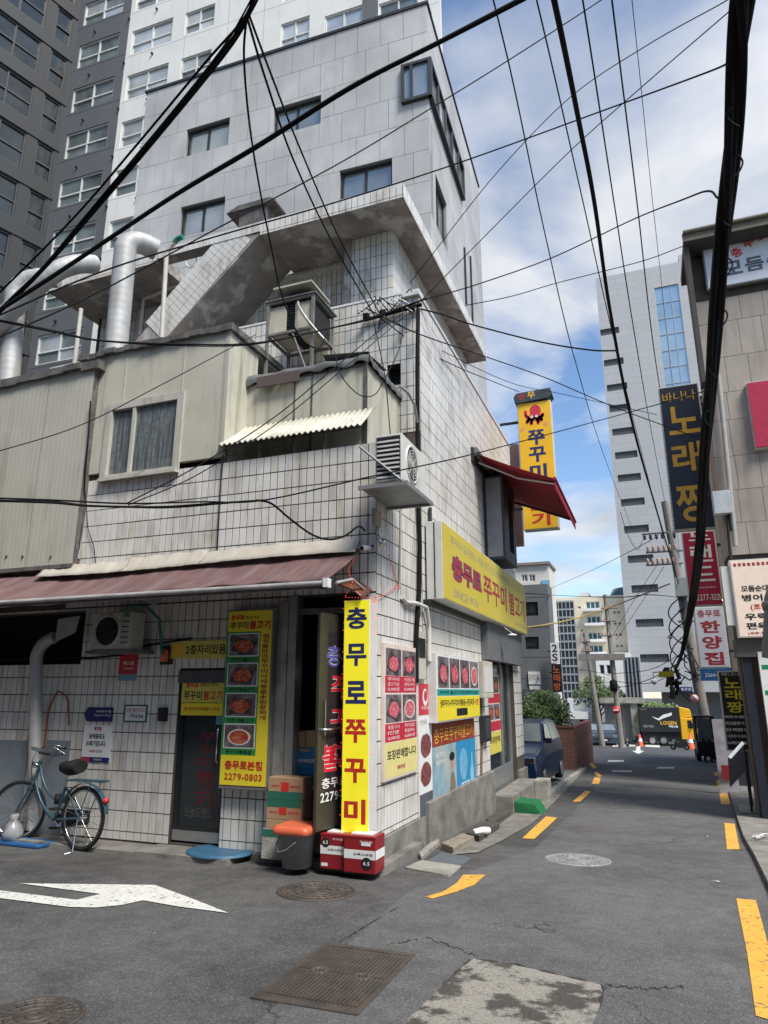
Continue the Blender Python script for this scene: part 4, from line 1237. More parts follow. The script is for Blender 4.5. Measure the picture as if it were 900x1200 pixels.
for x in (xr1 + 0.1, -6.4, -9.5): arm.tube([(x, FY - 0.03, zt - 0.55), (x, FY - 0.5, zt - 0.45), (x, FY - AW + 0.03, zb - 0.02)], 0.018, 6)
build_split(arm, 'folding_arm', 'bar_grey', aw)

# ---- boxes, bucket and tins by the storeroom
def carton(name, label, x0, x1, y0, y1, z0, z1, mat, group=None, cat='box', bands=(), txt=(), rz=0.0):
    o = thing(name, ((x0 + x1) / 2, (y0 + y1) / 2, z0), label, cat, group)
    MB().box(x0, x1, y0, y1, z0, z1).build('body', mat, o, bevel=0.006)
    f = Frame((x0, y0, z0), (1, 0, 0)); W = x1 - x0; H = z1 - z0
    for (m, a_, b_, c_, d_) in bands: flatbox(f, 'printed_band', m, W * a_, W * b_, H * c_, H * d_, 0.0005, 0.002, o)
    for (m, tx, a_, b_, c_, d_) in txt: lettering(f, o, m, (tx, W * a_, W * b_, H * c_, H * d_, 0.003, dict(bold=0.03)))
    flatbox(f, 'tape', M('tape', (0.42, 0.30, 0.19), 0.4), W * 0.02, W * 0.98, H - 0.004, H + 0.0015, -(y1 - y0) * 0.55, -(y1 - y0) * 0.45, o)
    return o
BY = FY - 0.27
M('carton_green', (0.02, 0.13, 0.09), 0.6)
z0 = -0.255
cx0, cx1 = FR.px(311, 940, 0.3)[0], FR.px(352, 940, 0.3)[0]
zt3 = hY(330, 911, BY).z; zt2 = hY(330, 937, BY).z; zt1 = hY(330, 961, BY).z
low_box = carton('crate', 'dark green-lidded grey crate at the bottom of the carton stack', cx0 - 0.03, cx1 - 0.05, BY - 0.03, FY - 0.02, z0, zt1 - 0.1, 'concrete_pale', None, 'crate', bands=(('carton_green', 0.0, 1.0, 0.75, 1.0),))
c1_ = carton('carton', 'plain brown carton third down in the stack, just above the crate', cx0, cx1 - 0.02, BY, FY - 0.02, zt1 - 0.098, zt1, 'cardboard', 'cartons stacked by the storeroom')
carton('carton', 'brown carton with green upper band and red emblem, second in the stack', cx0, cx1, BY, FY - 0.02, zt1 + 0.002, zt2, 'cardboard', 'cartons stacked by the storeroom',
       bands=(('carton_green', 0, 1, 0.62, 1.0), ('ink_red', 0.36, 0.58, 0.25, 0.62)), txt=(('ink_red', '맛김치', 0.1, 0.33, 0.32, 0.42), ('ink_red', '전통식품', 0.62, 0.92, 0.32, 0.42)))
carton('carton', 'brown carton with green lower band and red emblem on top of the stack', cx0 + 0.01, cx1 + 0.01, BY, FY - 0.02, zt2 + 0.002, zt3, 'cardboard', 'cartons stacked by the storeroom',
       bands=(('carton_green', 0, 1, 0.0, 0.36), ('ink_red', 0.38, 0.60, 0.36, 0.78)), txt=(('ink_red', '맛김치', 0.1, 0.33, 0.55, 0.65), ('ink_red', '전통식품', 0.64, 0.92, 0.55, 0.65)))
IY = FY + 0.12
bx0_, bx1_ = hY(336, 900, IY).x, hY(378, 900, IY).x
g1 = 'boxes inside the storeroom'
zb2, zb3, zb4 = hY(355, 902, IY).z, hY(355, 876, IY).z, hY(355, 857, IY).z
carton('carton', 'small brown carton low in the storeroom doorway under the blue boxes', bx0_ + 0.1, bx1_, IY, IY + 0.35, z0, hY(355, 933, IY).z, 'cardboard', g1)
carton('blue_box', 'lower blue box with dark handle slot in the storeroom doorway', bx0_, bx1_, IY, IY + 0.4, hY(355, 933, IY).z + 0.002, zb2, 'box_blue', g1, bands=(('black', 0.38, 0.68, 0.62, 0.82),), txt=(('ink_white', '연어', 0.5, 0.9, 0.25, 0.4),))
carton('blue_box', 'upper blue box with white lettering in the storeroom doorway', bx0_, bx1_, IY, IY + 0.4, zb2 + 0.002, zb3, 'box_blue', g1, bands=(('cardboard', 0.35, 0.65, 0.82, 0.94),), txt=(('ink_white', '아이리조트', 0.32, 0.9, 0.3, 0.5),))
carton('carton', 'left brown carton on top of the blue boxes', bx0_ + 0.02, (bx0_ + bx1_) / 2 - 0.004, IY, IY + 0.35, zb3 + 0.002, zb4, 'cardboard', g1)
carton('carton', 'right brown carton on top of the blue boxes', (bx0_ + bx1_) / 2, bx1_, IY + 0.01, IY + 0.35, zb3 + 0.002, zb4 + 0.01, 'cardboard', g1)
# bucket with orange lid
bp_ = hG(347, 1010, 0.09)
bp_ = hZ(346, 1009, -0.258); bc = Vector((bp_.x + 0.13, 7.34, -0.258))
bk = thing('bucket', bc, 'grey plastic bucket with orange lid on the concrete step', 'bucket')
MB().lathe(bc, [(0.0, 0.002), (0.16, 0.002), (0.19, 0.33), (0.20, 0.335), (0.20, 0.36)], 26).build('pail', 'plastic_grey', bk)
def rbox(mb, x0, x1, y0, y1, prof, r=0.06, n=5):
    """rounded rectangle lofted through (inset, z) pairs"""
    rings = []
    for ins, z in prof:
        ring = []
        for (cx_, cy_, a0_) in ((x1 - ins - r, y1 - ins - r, 0), (x0 + ins + r, y1 - ins - r, 90), (x0 + ins + r, y0 + ins + r, 180), (x1 - ins - r, y0 + ins + r, 270)):
            for k in range(n + 1):
                a_ = R(a0_ + 90 * k / n); ring.append(Vector((cx_ + r * math.cos(a_), cy_ + r * math.sin(a_), z)))
        rings.append(ring)
    m = len(rings[0])
    mb.add([q for g in rings for q in g], [(i * m + k, i * m + (k + 1) % m, (i + 1) * m + (k + 1) % m, (i + 1) * m + k) for i in range(len(rings) - 1) for k in range(m)], True)
    mb.add(rings[-1], [tuple(range(m))]); mb.add(rings[0], [tuple(range(m))[::-1]])
    return mb
rbox(MB(), bc.x - 0.22, bc.x + 0.22, bc.y - 0.22, bc.y + 0.22, [(0.01, bc.z + 0.345), (0.0, bc.z + 0.355), (0.0, bc.z + 0.41), (0.03, bc.z + 0.432)]).build('lid', 'plastic_orange', bk)
MB().tube([bc + Vector((-0.20, -0.02, 0.32)), bc + Vector((-0.21, -0.1, 0.22)), bc + Vector((-0.14, -0.17, 0.16)), bc + Vector((-0.03, -0.21, 0.20)), bc + Vector((0.08, -0.2, 0.28))], 0.008, 6).build('handle', 'plastic_grey', bk)
# two red tins
def tin(x0, x1, y0, y1, z0, z1, label, flip):
    o = thing('red_tin', ((x0 + x1) / 2, (y0 + y1) / 2, z0), label, 'tin', 'red tins at the corner')
    MB().box(x0, x1, y0, y1, z0, z1).build('body', 'box_red', o, bevel=0.008)
    f = Frame((x0, y0, z0), (1, 0, 0)); W = x1 - x0; H = z1 - z0
    g = Frame((x1, y0, z0), (0, 1, 0)); W2 = y1 - y0
    c_, d_ = (0.42, 0.66) if not flip else (0.38, 0.62)
    b = flatbox(f, 'white_band', 'print_white', 0.004, W - 0.004, H * c_, H * d_, 0.0005, 0.002, o)
    flatbox(g, 'white_band', 'print_white', 0.004, W2 - 0.004, H * c_, H * d_, 0.0005, 0.002, o)
    cu, cv = (W * 0.22, H * 0.74) if not flip else (W * 0.72, H * 0.27)
    shape_ellipse(MB(), f, cu, cv, W * 0.17, W * 0.17, 0.003).build('round_label', 'ink_black', o)
    lettering(f, o, 'ink_white', ('6.5', cu - W * 0.1, cu + W * 0.1, cv - 0.015, cv + 0.02, 0.004), ('토마토', W * 0.5, W * 0.92, H * 0.82, H * 0.88, 0.003, dict(bold=0.01)))
    lettering(f, o, 'ink_black', ('오뚝고추장', W * 0.3, W * 0.92, H * (c_ + 0.09), H * (c_ + 0.16), 0.003))
    flatbox(f, 'print_block', 'print_white', W * (0.06 if not flip else 0.55), W * (0.32 if not flip else 0.85), H * (0.08 if not flip else 0.74), H * (0.17 if not flip else 0.84), 0.0005, 0.002, o)
    MB().box(x0 + 0.06, x1 - 0.06, y0 + 0.05, y1 - 0.05, z1 + 0.0005, z1 + 0.012).build('top_wrap', 'print_white', o)
    MB().box(x0 - 0.004, x1 + 0.004, y0 - 0.004, y1 + 0.004, z1 - 0.022, z1 - 0.008).build('rim', 'box_red', o, bevel=0.003)
ty = hZ(390, 1019, -0.262).y
tx0, tx1, tx2 = hY(375, 1000, ty).x, hY(404, 1000, ty).x, hY(440, 1000, ty - 0.05).x
hz = hY(390, 977, ty).z - hY(390, 1019, ty).z
tin(tx0, tx1, ty, ty + 0.26, -0.262, -0.262 + hz, 'left red tin with white band and round black label at top', False)
tin(tx1 + 0.012, tx2, ty - 0.05, ty + 0.22, -0.262, -0.262 + hz + 0.01, 'right red tin with white band and round black label at bottom', True)
# blue oval lid lying in front of the door
mp_ = hZ(257, 999, -0.268)
ml_ = MB()
ml_.lathe((0, 0, 0), [(0.0, 0.02), (0.26, 0.02), (0.30, 0.035), (0.33, 0.02), (0.335, 0.0)], 34)
for v in ml_.v: v.x *= 1.25
ml_.v = [v + Vector((mp_.x, mp_.y, -0.268)) for v in ml_.v]
mo = ml_.build('floor_mat', 'plastic_blue', None, org=(mp_.x, mp_.y, -0.268)); tag(mo, 'blue oval plastic mat lying on the ground before the glass door', 'mat')

# ---- notices on the front wall
def plate(name, label, ra, mat, th=0.012, cat='sign', d=0.011):
    o = sign_root(FR, name, label, ra[0], ra[2], cat)
    flatbox(FR, 'board', mat, ra[0], ra[1], ra[2], ra[3], d, d + th, o)
    return o
ra = wpx(FR, 140, 790, 163, 766); o = plate('notice', 'small red notice with white lettering high on the tiled wall', ra, 'print_red')
lettering(FR, o, 'ink_white', ('예스폰', ra[0] + 0.07, ra[1] - 0.05, ra[2] + 0.12, ra[3] - 0.1, 0.025), ('02-266-8000', ra[0] + 0.08, ra[1] - 0.06, ra[2] + 0.06, ra[2] + 0.09, 0.025, dict(bold=0)))
flatbox(FR, 'lower_strip', M('strip_blue', (0.18, 0.3, 0.38), 0.5), ra[0], ra[1], ra[2] - 0.09, ra[2] - 0.003, 0.011, 0.022, o)
ra = wpx(FR, 99, 845, 134, 829); W_ = ra[1] - ra[0]; o = sign_root(FR, 'street_name_sign', 'dark blue pointed street-name plate above the white notice', ra[0], ra[2])
MB().prism([FR.p(ra[0] + 0.06, ra[2], 0.011), FR.p(ra[1], ra[2], 0.011), FR.p(ra[1], ra[3], 0.011), FR.p(ra[0] + 0.06, ra[3], 0.011), FR.p(ra[0], (ra[2] + ra[3]) / 2, 0.011)], FR.n * 0.012).build('board', M('sign_blue', (0.015, 0.02, 0.12), 0.4), o)
lettering(FR, o, 'ink_white', ('퇴계로37길', ra[0] + 0.42 * W_, ra[1] - 0.03, ra[2] + 0.12, ra[3] - 0.04, 0.026), ('Toegye-ro 37-gil', ra[0] + 0.36 * W_, ra[1] - 0.03, ra[2] + 0.06, ra[2] + 0.10, 0.026, dict(bold=0)))
ra = wpx(FR, 96, 892, 133, 850); W_ = ra[1] - ra[0]; H_ = ra[3] - ra[2]; o = plate('litter_notice', 'white notice with black lettering and red and blue foot below the street-name plate', ra, 'print_white')
flatbox(FR, 'blue_foot', 'sign_blue', ra[0] + 0.3 * W_, ra[1], ra[2], ra[2] + 0.13 * H_, 0.0232, 0.0245, o); flatbox(FR, 'red_foot', 'ink_maroon', ra[0], ra[0] + 0.3 * W_, ra[2], ra[2] + 0.13 * H_, 0.0232, 0.0245, o)
flatbox(FR, 'red_tag', 'ink_maroon', ra[0] + 0.38 * W_, ra[0] + 0.62 * W_, ra[2] + 0.86 * H_, ra[2] + 0.95 * H_, 0.0232, 0.0245, o)
lettering(FR, o, 'ink_black', ('담배꽁초도', ra[0] + 0.22 * W_, ra[0] + 0.78 * W_, ra[2] + 0.62 * H_, ra[2] + 0.77 * H_, 0.025, dict(bold=0.03)), ('쓰레기입니다.', ra[0] + 0.12 * W_, ra[0] + 0.86 * W_, ra[2] + 0.42 * H_, ra[2] + 0.57 * H_, 0.025, dict(bold=0.03)))
lettering(FR, o, 'ink_maroon', ('과태료 5만원', ra[0] + 0.26 * W_, ra[0] + 0.72 * W_, ra[2] + 0.25 * H_, ra[2] + 0.33 * H_, 0.025))
lettering(FR, o, 'ink_white', ('경고', ra[0] + 0.43 * W_, ra[0] + 0.57 * W_, ra[2] + 0.875 * H_, ra[2] + 0.935 * H_, 0.0255), ('충무로동', ra[0] + 0.45 * W_, ra[0] + 0.75 * W_, ra[2] + 0.04 * H_, ra[2] + 0.09 * H_, 0.0255, dict(bold=0)))
ra = wpx(FR, 146, 846, 174, 826); o = plate('green_edged_notice', 'white notice with green edge left of the glass door', ra, M('edge_green', (0.03, 0.12, 0.09), 0.5))
flatbox(FR, 'face', 'print_white', ra[0] + 0.02, ra[1] - 0.02, ra[2] + 0.02, ra[3] - 0.02, 0.0232, 0.025, o)
lettering(FR, o, 'ink_maroon', ('이곳은 출입구입니다', ra[0] + 0.04, ra[1] - 0.03, ra[3] - 0.10, ra[3] - 0.04, 0.026)); lettering(FR, o, 'ink_black', ('주차를 삼가주세요', ra[0] + 0.10, ra[1] - 0.05, ra[3] - 0.17, ra[3] - 0.12, 0.026), ('주인백', ra[0] + 0.2, ra[1] - 0.05, ra[2] + 0.04, ra[2] + 0.08, 0.026, dict(bold=0)))
ra = wpx(FR, 188, 845, 198, 829); o = plate('intercom', 'black intercom box on the tiled wall beside the glass door', ra, 'black', 0.05, 'intercom')
flatbox(FR, 'screen', 'glass_dark', ra[0] + 0.02, ra[1] - 0.02, ra[3] - 0.1, ra[3] - 0.02, 0.0612, 0.063, o)

# ---- air-conditioner outdoor units
def aircon(name, label, org, u, W=0.82, H=0.56, D=0.3, fan_r=0.23, louver_side=False, group='outdoor air-conditioner units', mat='sign_case'):
    f = Frame(org, u)
    o = thing(name, org, label, 'air conditioner', group)
    f.box(MB(), 0, W, 0, H, -D, 0).build('casing', mat, o, bevel=0.012)
    c = f.p(W * 0.40, H * 0.5, 0.0)
    MB().lathe(c, [(fan_r, 0.0), (fan_r + 0.02, 0.02), (fan_r + 0.03, 0.0)], 30, f.n).build('fan_ring', mat, o)
    MB().lathe(c, [(0.0, 0.002), (fan_r, 0.002)], 30, f.n).build('fan_opening', 'black', o)
    gr = MB()
    for k in range(1, 6): gr.torus(c + f.n * 0.014, fan_r * k / 6, 0.004, f.n, 24, 4)
    for k in range(8):
        a_ = 2 * math.pi * k / 8; dd_ = f.u * math.cos(a_) + f.v * math.sin(a_)
        gr.tube([c + f.n * 0.014, c + f.n * 0.014 + dd_ * fan_r], 0.004, 4)
    gr.build('fan_grille', mat if louver_side else 'dark_metal', o)
    return o, f
M('ac_old', (0.40, 0.39, 0.34), 0.6, var=0.1, dirt=(0.2, 0.18, 0.14), dlo=0.5, dhi=0.8)
p = FR.px(105, 762, 0.42)
o, f = aircon('air_conditioner', 'old beige outdoor unit hidden in shade under the maroon awning', FR.p(p[0], p[1], 0.42), (1, 0, 0), 0.66, 0.50, 0.28, 0.19, mat='ac_old')
f.box(MB(), -0.05, 0.75, -0.045, -0.005, -0.4, 0.02).build('shelf', 'cap_metal', o)
lv_ = MB()
for k in range(6): f.box(lv_, 0.51, 0.63, 0.08 + k * 0.07, 0.10 + k * 0.07, 0.0, 0.006)
build_split(lv_, 'louvre', 'cap_metal', o)
hs = MB(); hp = f.p(0.6, 0.44, 0.05); hs.tube([hp, hp + Vector((0.1, -0.05, 0.12)), hp + Vector((0.28, 0.05, 0.12)), hp + Vector((0.4, 0.2, -0.05)), hp + Vector((0.42, 0.28, -0.5))], 0.022, 7)
ho_ = hs.build('green_hose', M('hose_green', (0.015, 0.10, 0.075), 0.5), None, org=hp); tag(ho_, 'dark green hose looping beside the shaded outdoor unit', 'hose')
# white board under the awning
ra = wpx(FR, 66, 752, 94, 722, 0.2); bo = MB(); bo.prism([FR.p(ra[0], ra[2], 0.2), FR.p(ra[1] - 0.05, ra[2] + 0.12, 0.2), FR.p(ra[1], ra[3], 0.2), FR.p(ra[0], ra[3] - 0.03, 0.2)], FR.n * 0.02)
bo = bo.build('leaning_board', M('board_grey', (0.33, 0.35, 0.37), 0.6), None, org=FR.p(ra[0], ra[2], 0.2)); tag(bo, 'pale grey board wedged under the awning beside the outdoor unit', 'board')
# grey sheets leaning at the foot of the wall
M('sheet_grey', (0.20, 0.23, 0.26), 0.6, var=0.1)
for (xa_, ya_, xb_, yb_, lab) in ((-40, 985, 36, 868, 'wide blue-grey sheet covering the wall foot at the far left'), (42, 985, 84, 868, 'narrow blue-grey sheet on the wall behind the bicycle')):
    ra = wpx(FR, xa_, ya_, xb_, yb_); t = MB(); FR.box(t, ra[0], ra[1], -0.28, ra[3], 0.0115, 0.022); t = t.build('wall_sheet', 'sheet_grey', None, org=FR.p(ra[0], -0.28, 0.012)); tag(t, lab, 'sheet', 'sheets covering the wall foot')
# metal exhaust duct with elbow
def ribbed(mb, pts, r, step=0.12, n=20, rib=0.004):
    P = polyline(pts, max(6, int(sum((Vector(b) - Vector(a)).length for a, b in zip(pts, pts[1:])) / step * 3)))
    mb.tube(P, [r + (rib if i % 3 == 0 else 0) for i in range(len(P))], n)
    return mb
def bend(p0, p1, p2, n=7):
    p0, p1, p2 = Vector(p0), Vector(p1), Vector(p2)
    return [(p0 * (1 - t) ** 2 + p1 * 2 * t * (1 - t) + p2 * t * t) for t in [k / n for k in range(n + 1)]]
dz0 = FR.px(38, 985, 0.18); dz1 = FR.px(44, 770, 0.18)
dp = [FR.p(dz0[0], -0.2, 0.18)] + bend(FR.p(dz1[0] - 0.02, dz1[1], 0.18), FR.p(dz1[0], dz1[1] + 0.22, 0.18), FR.p(dz1[0] + 0.22, dz1[1] + 0.28, 0.12))
dd = ribbed(MB(), dp, 0.085, 0.2); dd = dd.build('exhaust_duct', 'steel_duct', None, org=dp[0]); tag(dd, 'thin grey metal duct climbing the shaded wall behind the bicycle', 'duct')
# orange cable loop
oc = MB(); oc.tube(polyline([FR.p(*FR.px(50, 890, 0.05), 0.05), FR.p(*FR.px(57, 830, 0.04), 0.04), FR.p(*FR.px(68, 808, 0.05), 0.05), FR.p(*FR.px(80, 818, 0.05), 0.05), FR.p(*FR.px(81, 850, 0.05), 0.05)], 16), 0.012, 6)
oc = oc.build('orange_hose', M('hose_orange', (0.30, 0.07, 0.03), 0.5), None, org=FR.p(*FR.px(68, 808), 0.05)); tag(oc, 'orange hose looped over a hook behind the bicycle', 'hose')
# long black lead along the wall under the outdoor unit
ld = MB(); ld.tube(polyline([FR.p(*FR.px(-20, 775, 0.05), 0.05), FR.p(*FR.px(60, 770, 0.06), 0.06), FR.p(*FR.px(105, 771, 0.08), 0.08), FR.p(*FR.px(140, 768, 0.05), 0.05), FR.p(*FR.px(168, 757, 0.05), 0.05), FR.p(*FR.px(225, 748, 0.05), 0.05)], 26), 0.014, 6)
ld = ld.build('wall_lead', 'cable', None, org=FR.p(*FR.px(105, 771), 0.05)); tag(ld, 'black lead sagging along the shaded wall below the outdoor unit', 'cable')
# blue tray on the ground
tp = hG(18, 992); tr_ = rbox(MB(), tp.x - 0.7, tp.x + 0.42, tp.y - 0.05, tp.y + 0.28, [(0.02, gz(tp.y) + 0.004), (0.0, gz(tp.y) + 0.05), (0.02, gz(tp.y) + 0.05), (0.04, gz(tp.y) + 0.02)], 0.04)
tr_ = tr_.build('tray', M('tray_blue', (0.02, 0.10, 0.26), 0.5), None, org=(tp.x, tp.y, gz(tp.y))); tag(tr_, 'flat blue plastic tray on the ground by the front wheel', 'tray')
bg_ = MB(); bq = hG(10, 988); bg_.lathe((bq.x, bq.y + 0.05, gz(bq.y) + 0.02), [(0.0, 0.0), (0.11, 0.01), (0.13, 0.1), (0.08, 0.2), (0.03, 0.26), (0.05, 0.32), (0.0, 0.33)], 12)
for v in bg_.v: v += Vector((random.uniform(-.02, .02), random.uniform(-.02, .02), random.uniform(-.015, .015)))
bg_ = bg_.build('rubbish_bag', M('bag_clear', (0.3, 0.31, 0.32), 0.25, var=0.2), None, org=bq); tag(bg_, 'small whitish knotted rubbish bag standing in the blue tray', 'bag')

# ---- bicycle
def bicycle():
    gq = hG(100, 998)
    rear = Vector((hY(98, 950, gq.y).x, gq.y, gz(gq.y)))
    fq = hG(31, 990)
    WR = 0.325
    front = Vector((fq.x, fq.y + 0.06, gz(fq.y + 0.06)))
    o = thing('bicycle', rear, 'blue city bicycle with black saddle parked against the tiled wall', 'bicycle')
    ax = (front - rear); ax.z = 0; ax.normalize()
    up_ = Vector((0, 0, 1)); side = ax.cross(up_)
    L_ = 1.06
    def P(a_, z_, s_=0.0): return rear + ax * a_ + up_ * z_ + side * s_
    def wheel(c, axis, rr):
        w_ = MB().torus(c, rr - 0.018, 0.019, axis, 36, 8).build('wheel', 'rubber', o)
        MB().torus(c, rr - 0.045, 0.012, axis, 36, 6).build('rim', 'chrome', w_)
        sp = MB(); e1 = axis.cross(Vector((0, 0, 1))).normalized(); e2 = axis.cross(e1)
        for k in range(18):
            a_ = 2 * math.pi * k / 18
            sp.tube([c + axis * (0.02 if k % 2 else -0.02), c + (e1 * math.cos(a_ + 0.2) + e2 * math.sin(a_ + 0.2)) * (rr - 0.05)], 0.0022, 4, False)
        sp.build('spokes', 'chrome', w_, kind='stuff')
        MB().tube([c - axis * 0.045, c + axis * 0.045], 0.02, 10).build('hub', 'chrome', w_)
        return w_
    wheel(P(0, WR), side, WR)
    steer = math.radians(24)
    fax = (side * math.cos(steer) + ax * math.sin(steer)).normalized()
    fdir = Vector((0, 0, 1)).cross(fax) * -1
    if fdir.dot(ax) < 0: fdir = -fdir
    FC = P(L_, WR)
    wheel(FC, fax, WR)
    hd_t, hd_b = P(0.78, 0.88), P(0.84, 0.66)
    bb = P(0.44, 0.28); st = P(0.32, 0.62); sp_ = P(0.28, 0.80)
    fr_ = MB()
    fr_.tube(bend(hd_b + up_ * 0.02, P(0.72, 0.38), bb), 0.017, 8)
    fr_.tube(bend(hd_t - up_ * 0.06, P(0.66, 0.50), P(0.37, 0.46)), 0.014, 8)
    fr_.tube([bb, st], 0.016, 8)
    fr_.tube([hd_t, hd_b], 0.02, 10)
    for s_ in (-0.05, 0.05):
        fr_.tube([bb + side * s_ * 0.6, P(0, WR, s_)], 0.010, 6); fr_.tube([st, P(0, WR, s_)], 0.009, 6)
    fr_.build('frame', 'bike_blue', o)
    fk = MB()
    for s_ in (-0.05, 0.05): fk.tube([hd_b, hd_b + fax * s_ + fdir * 0.03 - up_ * 0.08, FC + fax * s_], 0.011, 6)
    fk.build('fork', 'bike_blue', o)
    MB().tube([st, sp_], 0.012, 8).build('seat_post', 'chrome', o)
    sd_ = MB(); prof = [(-0.16, 0.10, 0.06), (-0.10, 0.125, 0.075), (0.0, 0.10, 0.07), (0.10, 0.045, 0.055), (0.16, 0.025, 0.04)]
    rings = []
    for a_, hw, th in prof:
        c = sp_ + ax * a_ + up_ * (0.03 + (0.02 if a_ < -0.05 else 0))
        rings.append([c + side * hw * math.cos(q) + up_ * th * (math.sin(q) if math.sin(q) > 0 else math.sin(q) * 1.3) for q in [2 * math.pi * k / 12 for k in range(12)]])
    sd_.add([q for g in rings for q in g], [(i * 12 + k, i * 12 + (k + 1) % 12, (i + 1) * 12 + (k + 1) % 12, (i + 1) * 12 + k) for i in range(4) for k in range(12)], True)
    sd_.add(rings[0], [tuple(range(12))]); sd_.add(rings[-1], [tuple(range(12))])
    sd_.build('saddle', 'rubber', o)
    hb = MB(); stem = hd_t + up_ * 0.10 + ax * (-0.03)
    hb.tube([hd_t, stem], 0.012, 8)
    for s_ in (-1, 1): hb.tube(polyline(bend(stem, stem + fax * 0.2 * s_ + up_ * 0.08 + fdir * 0.08, stem + fax * 0.27 * s_ - fdir * 0.02 + up_ * 0.04, 6) + [stem + fax * 0.29 * s_ - fdir * 0.20 + up_ * 0.0], 12), 0.011, 8)
    hb.build('handlebar', 'chrome', o)
    for s_ in (-1, 1): MB().tube([stem + fax * 0.28 * s_ - fdir * 0.10 + up_ * 0.015, stem + fax * 0.293 * s_ - fdir * 0.23 - up_ * 0.005], 0.018, 8).build('grip', 'rubber', o)
    MB().tube([stem + fax * 0.25 + up_ * 0.03 + fdir * 0.02, stem + fax * 0.27 - fdir * 0.12 - up_ * 0.05], 0.006, 5).build('brake_lever', 'chrome', o)
    rk = MB()
    for s_ in (-0.06, 0, 0.06): rk.tube([P(0.26, 0.70, s_), P(-0.28, 0.71, s_)], 0.007, 6)
    for a_ in (0.15, -0.05, -0.26): rk.tube([P(a_, 0.702, -0.06), P(a_, 0.702, 0.06)], 0.007, 6)
    for s_ in (-0.07, 0.07): rk.tube([P(-0.15, 0.70, s_), P(0, WR, s_)], 0.006, 6)
    rk.build('rear_rack', 'bike_blue', o)
    fd = MB(); vs = []
    for k in range(15):
        a_ = R(20 + 150 * k / 14); c_ = P(-math.cos(a_) * (WR + 0.03) * -1, WR + math.sin(a_) * (WR + 0.03))
        c_ = P(math.cos(a_) * (WR + 0.03), WR + math.sin(a_) * (WR + 0.03))
        vs += [c_ - side * 0.028, c_ + up_ * 0.006, c_ + side * 0.028]
    fd.add(vs, [(k * 3 + j, k * 3 + 3 + j, k * 3 + 4 + j, k * 3 + 1 + j) for k in range(14) for j in range(2)], True); fd.build('mudguard', 'bike_blue', o)
    MB().lathe(P(-0.33, 0.52), [(0.0, 0.02), (0.03, 0.01), (0.03, -0.02)], 10, ax * -1).build('reflector', 'ink_red', o)
    ck = MB(); ck.lathe(bb + side * 0.05, [(0.05, 0.0), (0.09, 0.0), (0.09, 0.006), (0.05, 0.006)], 20, side); ck.tube([bb + side * 0.07, bb + side * 0.07 + Vector((0, 0, -0.12)) + ax * 0.11], 0.009, 6); ck.tube([bb - side * 0.07, bb - side * 0.07 + Vector((0, 0, 0.12)) - ax * 0.11], 0.009, 6)
    build_split(ck, 'crank', 'chrome', o)
    cg = MB(); c0 = [P(-0.03, WR + 0.07, 0.055), P(0.46, 0.28 + 0.10, 0.06), P(0.55, 0.30, 0.06), P(0.46, 0.18, 0.06), P(-0.03, WR - 0.07, 0.055)]
    cg.prism(c0, side * 0.012); cg.build('chain_guard', 'dark_metal', o)
    for s_, d_ in ((1, 1), (-1, -1)):
        q = bb + side * 0.1 * s_ + Vector((0, 0, -0.12 * d_)) + ax * 0.11 * d_
        MB().obox(q - ax * 0.04 - side * 0.045, ax * 0.08, side * 0.09, up_ * 0.02).build('pedal', 'rubber', o)
    ks = MB(); ks.tube([P(0.0, WR, -0.07), P(-0.06, 0.02, -0.14), P(-0.02, 0.008, -0.2)], 0.008, 6); ks.tube([P(0.0, WR, 0.07), P(0.06, 0.02, 0.12), P(0.1, 0.008, 0.16)], 0.008, 6); ks.build('kickstand', 'chrome', o)
    MB().lathe(hd_t + ax * 0.06 - up_ * 0.05, [(0.0, 0.05), (0.035, 0.05), (0.03, 0.0), (0.0, -0.02)], 14, ax).build('headlamp', 'chrome', o)
    cb = MB(); cb.tube(bend(stem + fax * 0.2 + up_ * 0.05, stem + ax * 0.3 + up_ * 0.05, hd_b + ax * 0.05), 0.004, 5); cb.tube(bend(hd_b, P(0.6, 0.25), bb), 0.004, 5); cb.build('brake_cable', 'rubber', o)
    bt = MB(); bt.lathe(st + ax * 0.1 - up_ * 0.13, [(0.0, -0.05), (0.04, -0.05), (0.04, 0.05), (0.0, 0.05)], 12, up_); bt.build('lock', 'rubber', o)
    o.scale = (1.17, 1.17, 1.17)
    return o
bicycle()

# ================================================================== THINGS ON THE SIDE WALL
def rt(x, y, d=0.0): return RT.p(*RT.px(x, y, d), d)
def fr_(x, y, d=0.0): return FR.p(*FR.px(x, y, d), d)
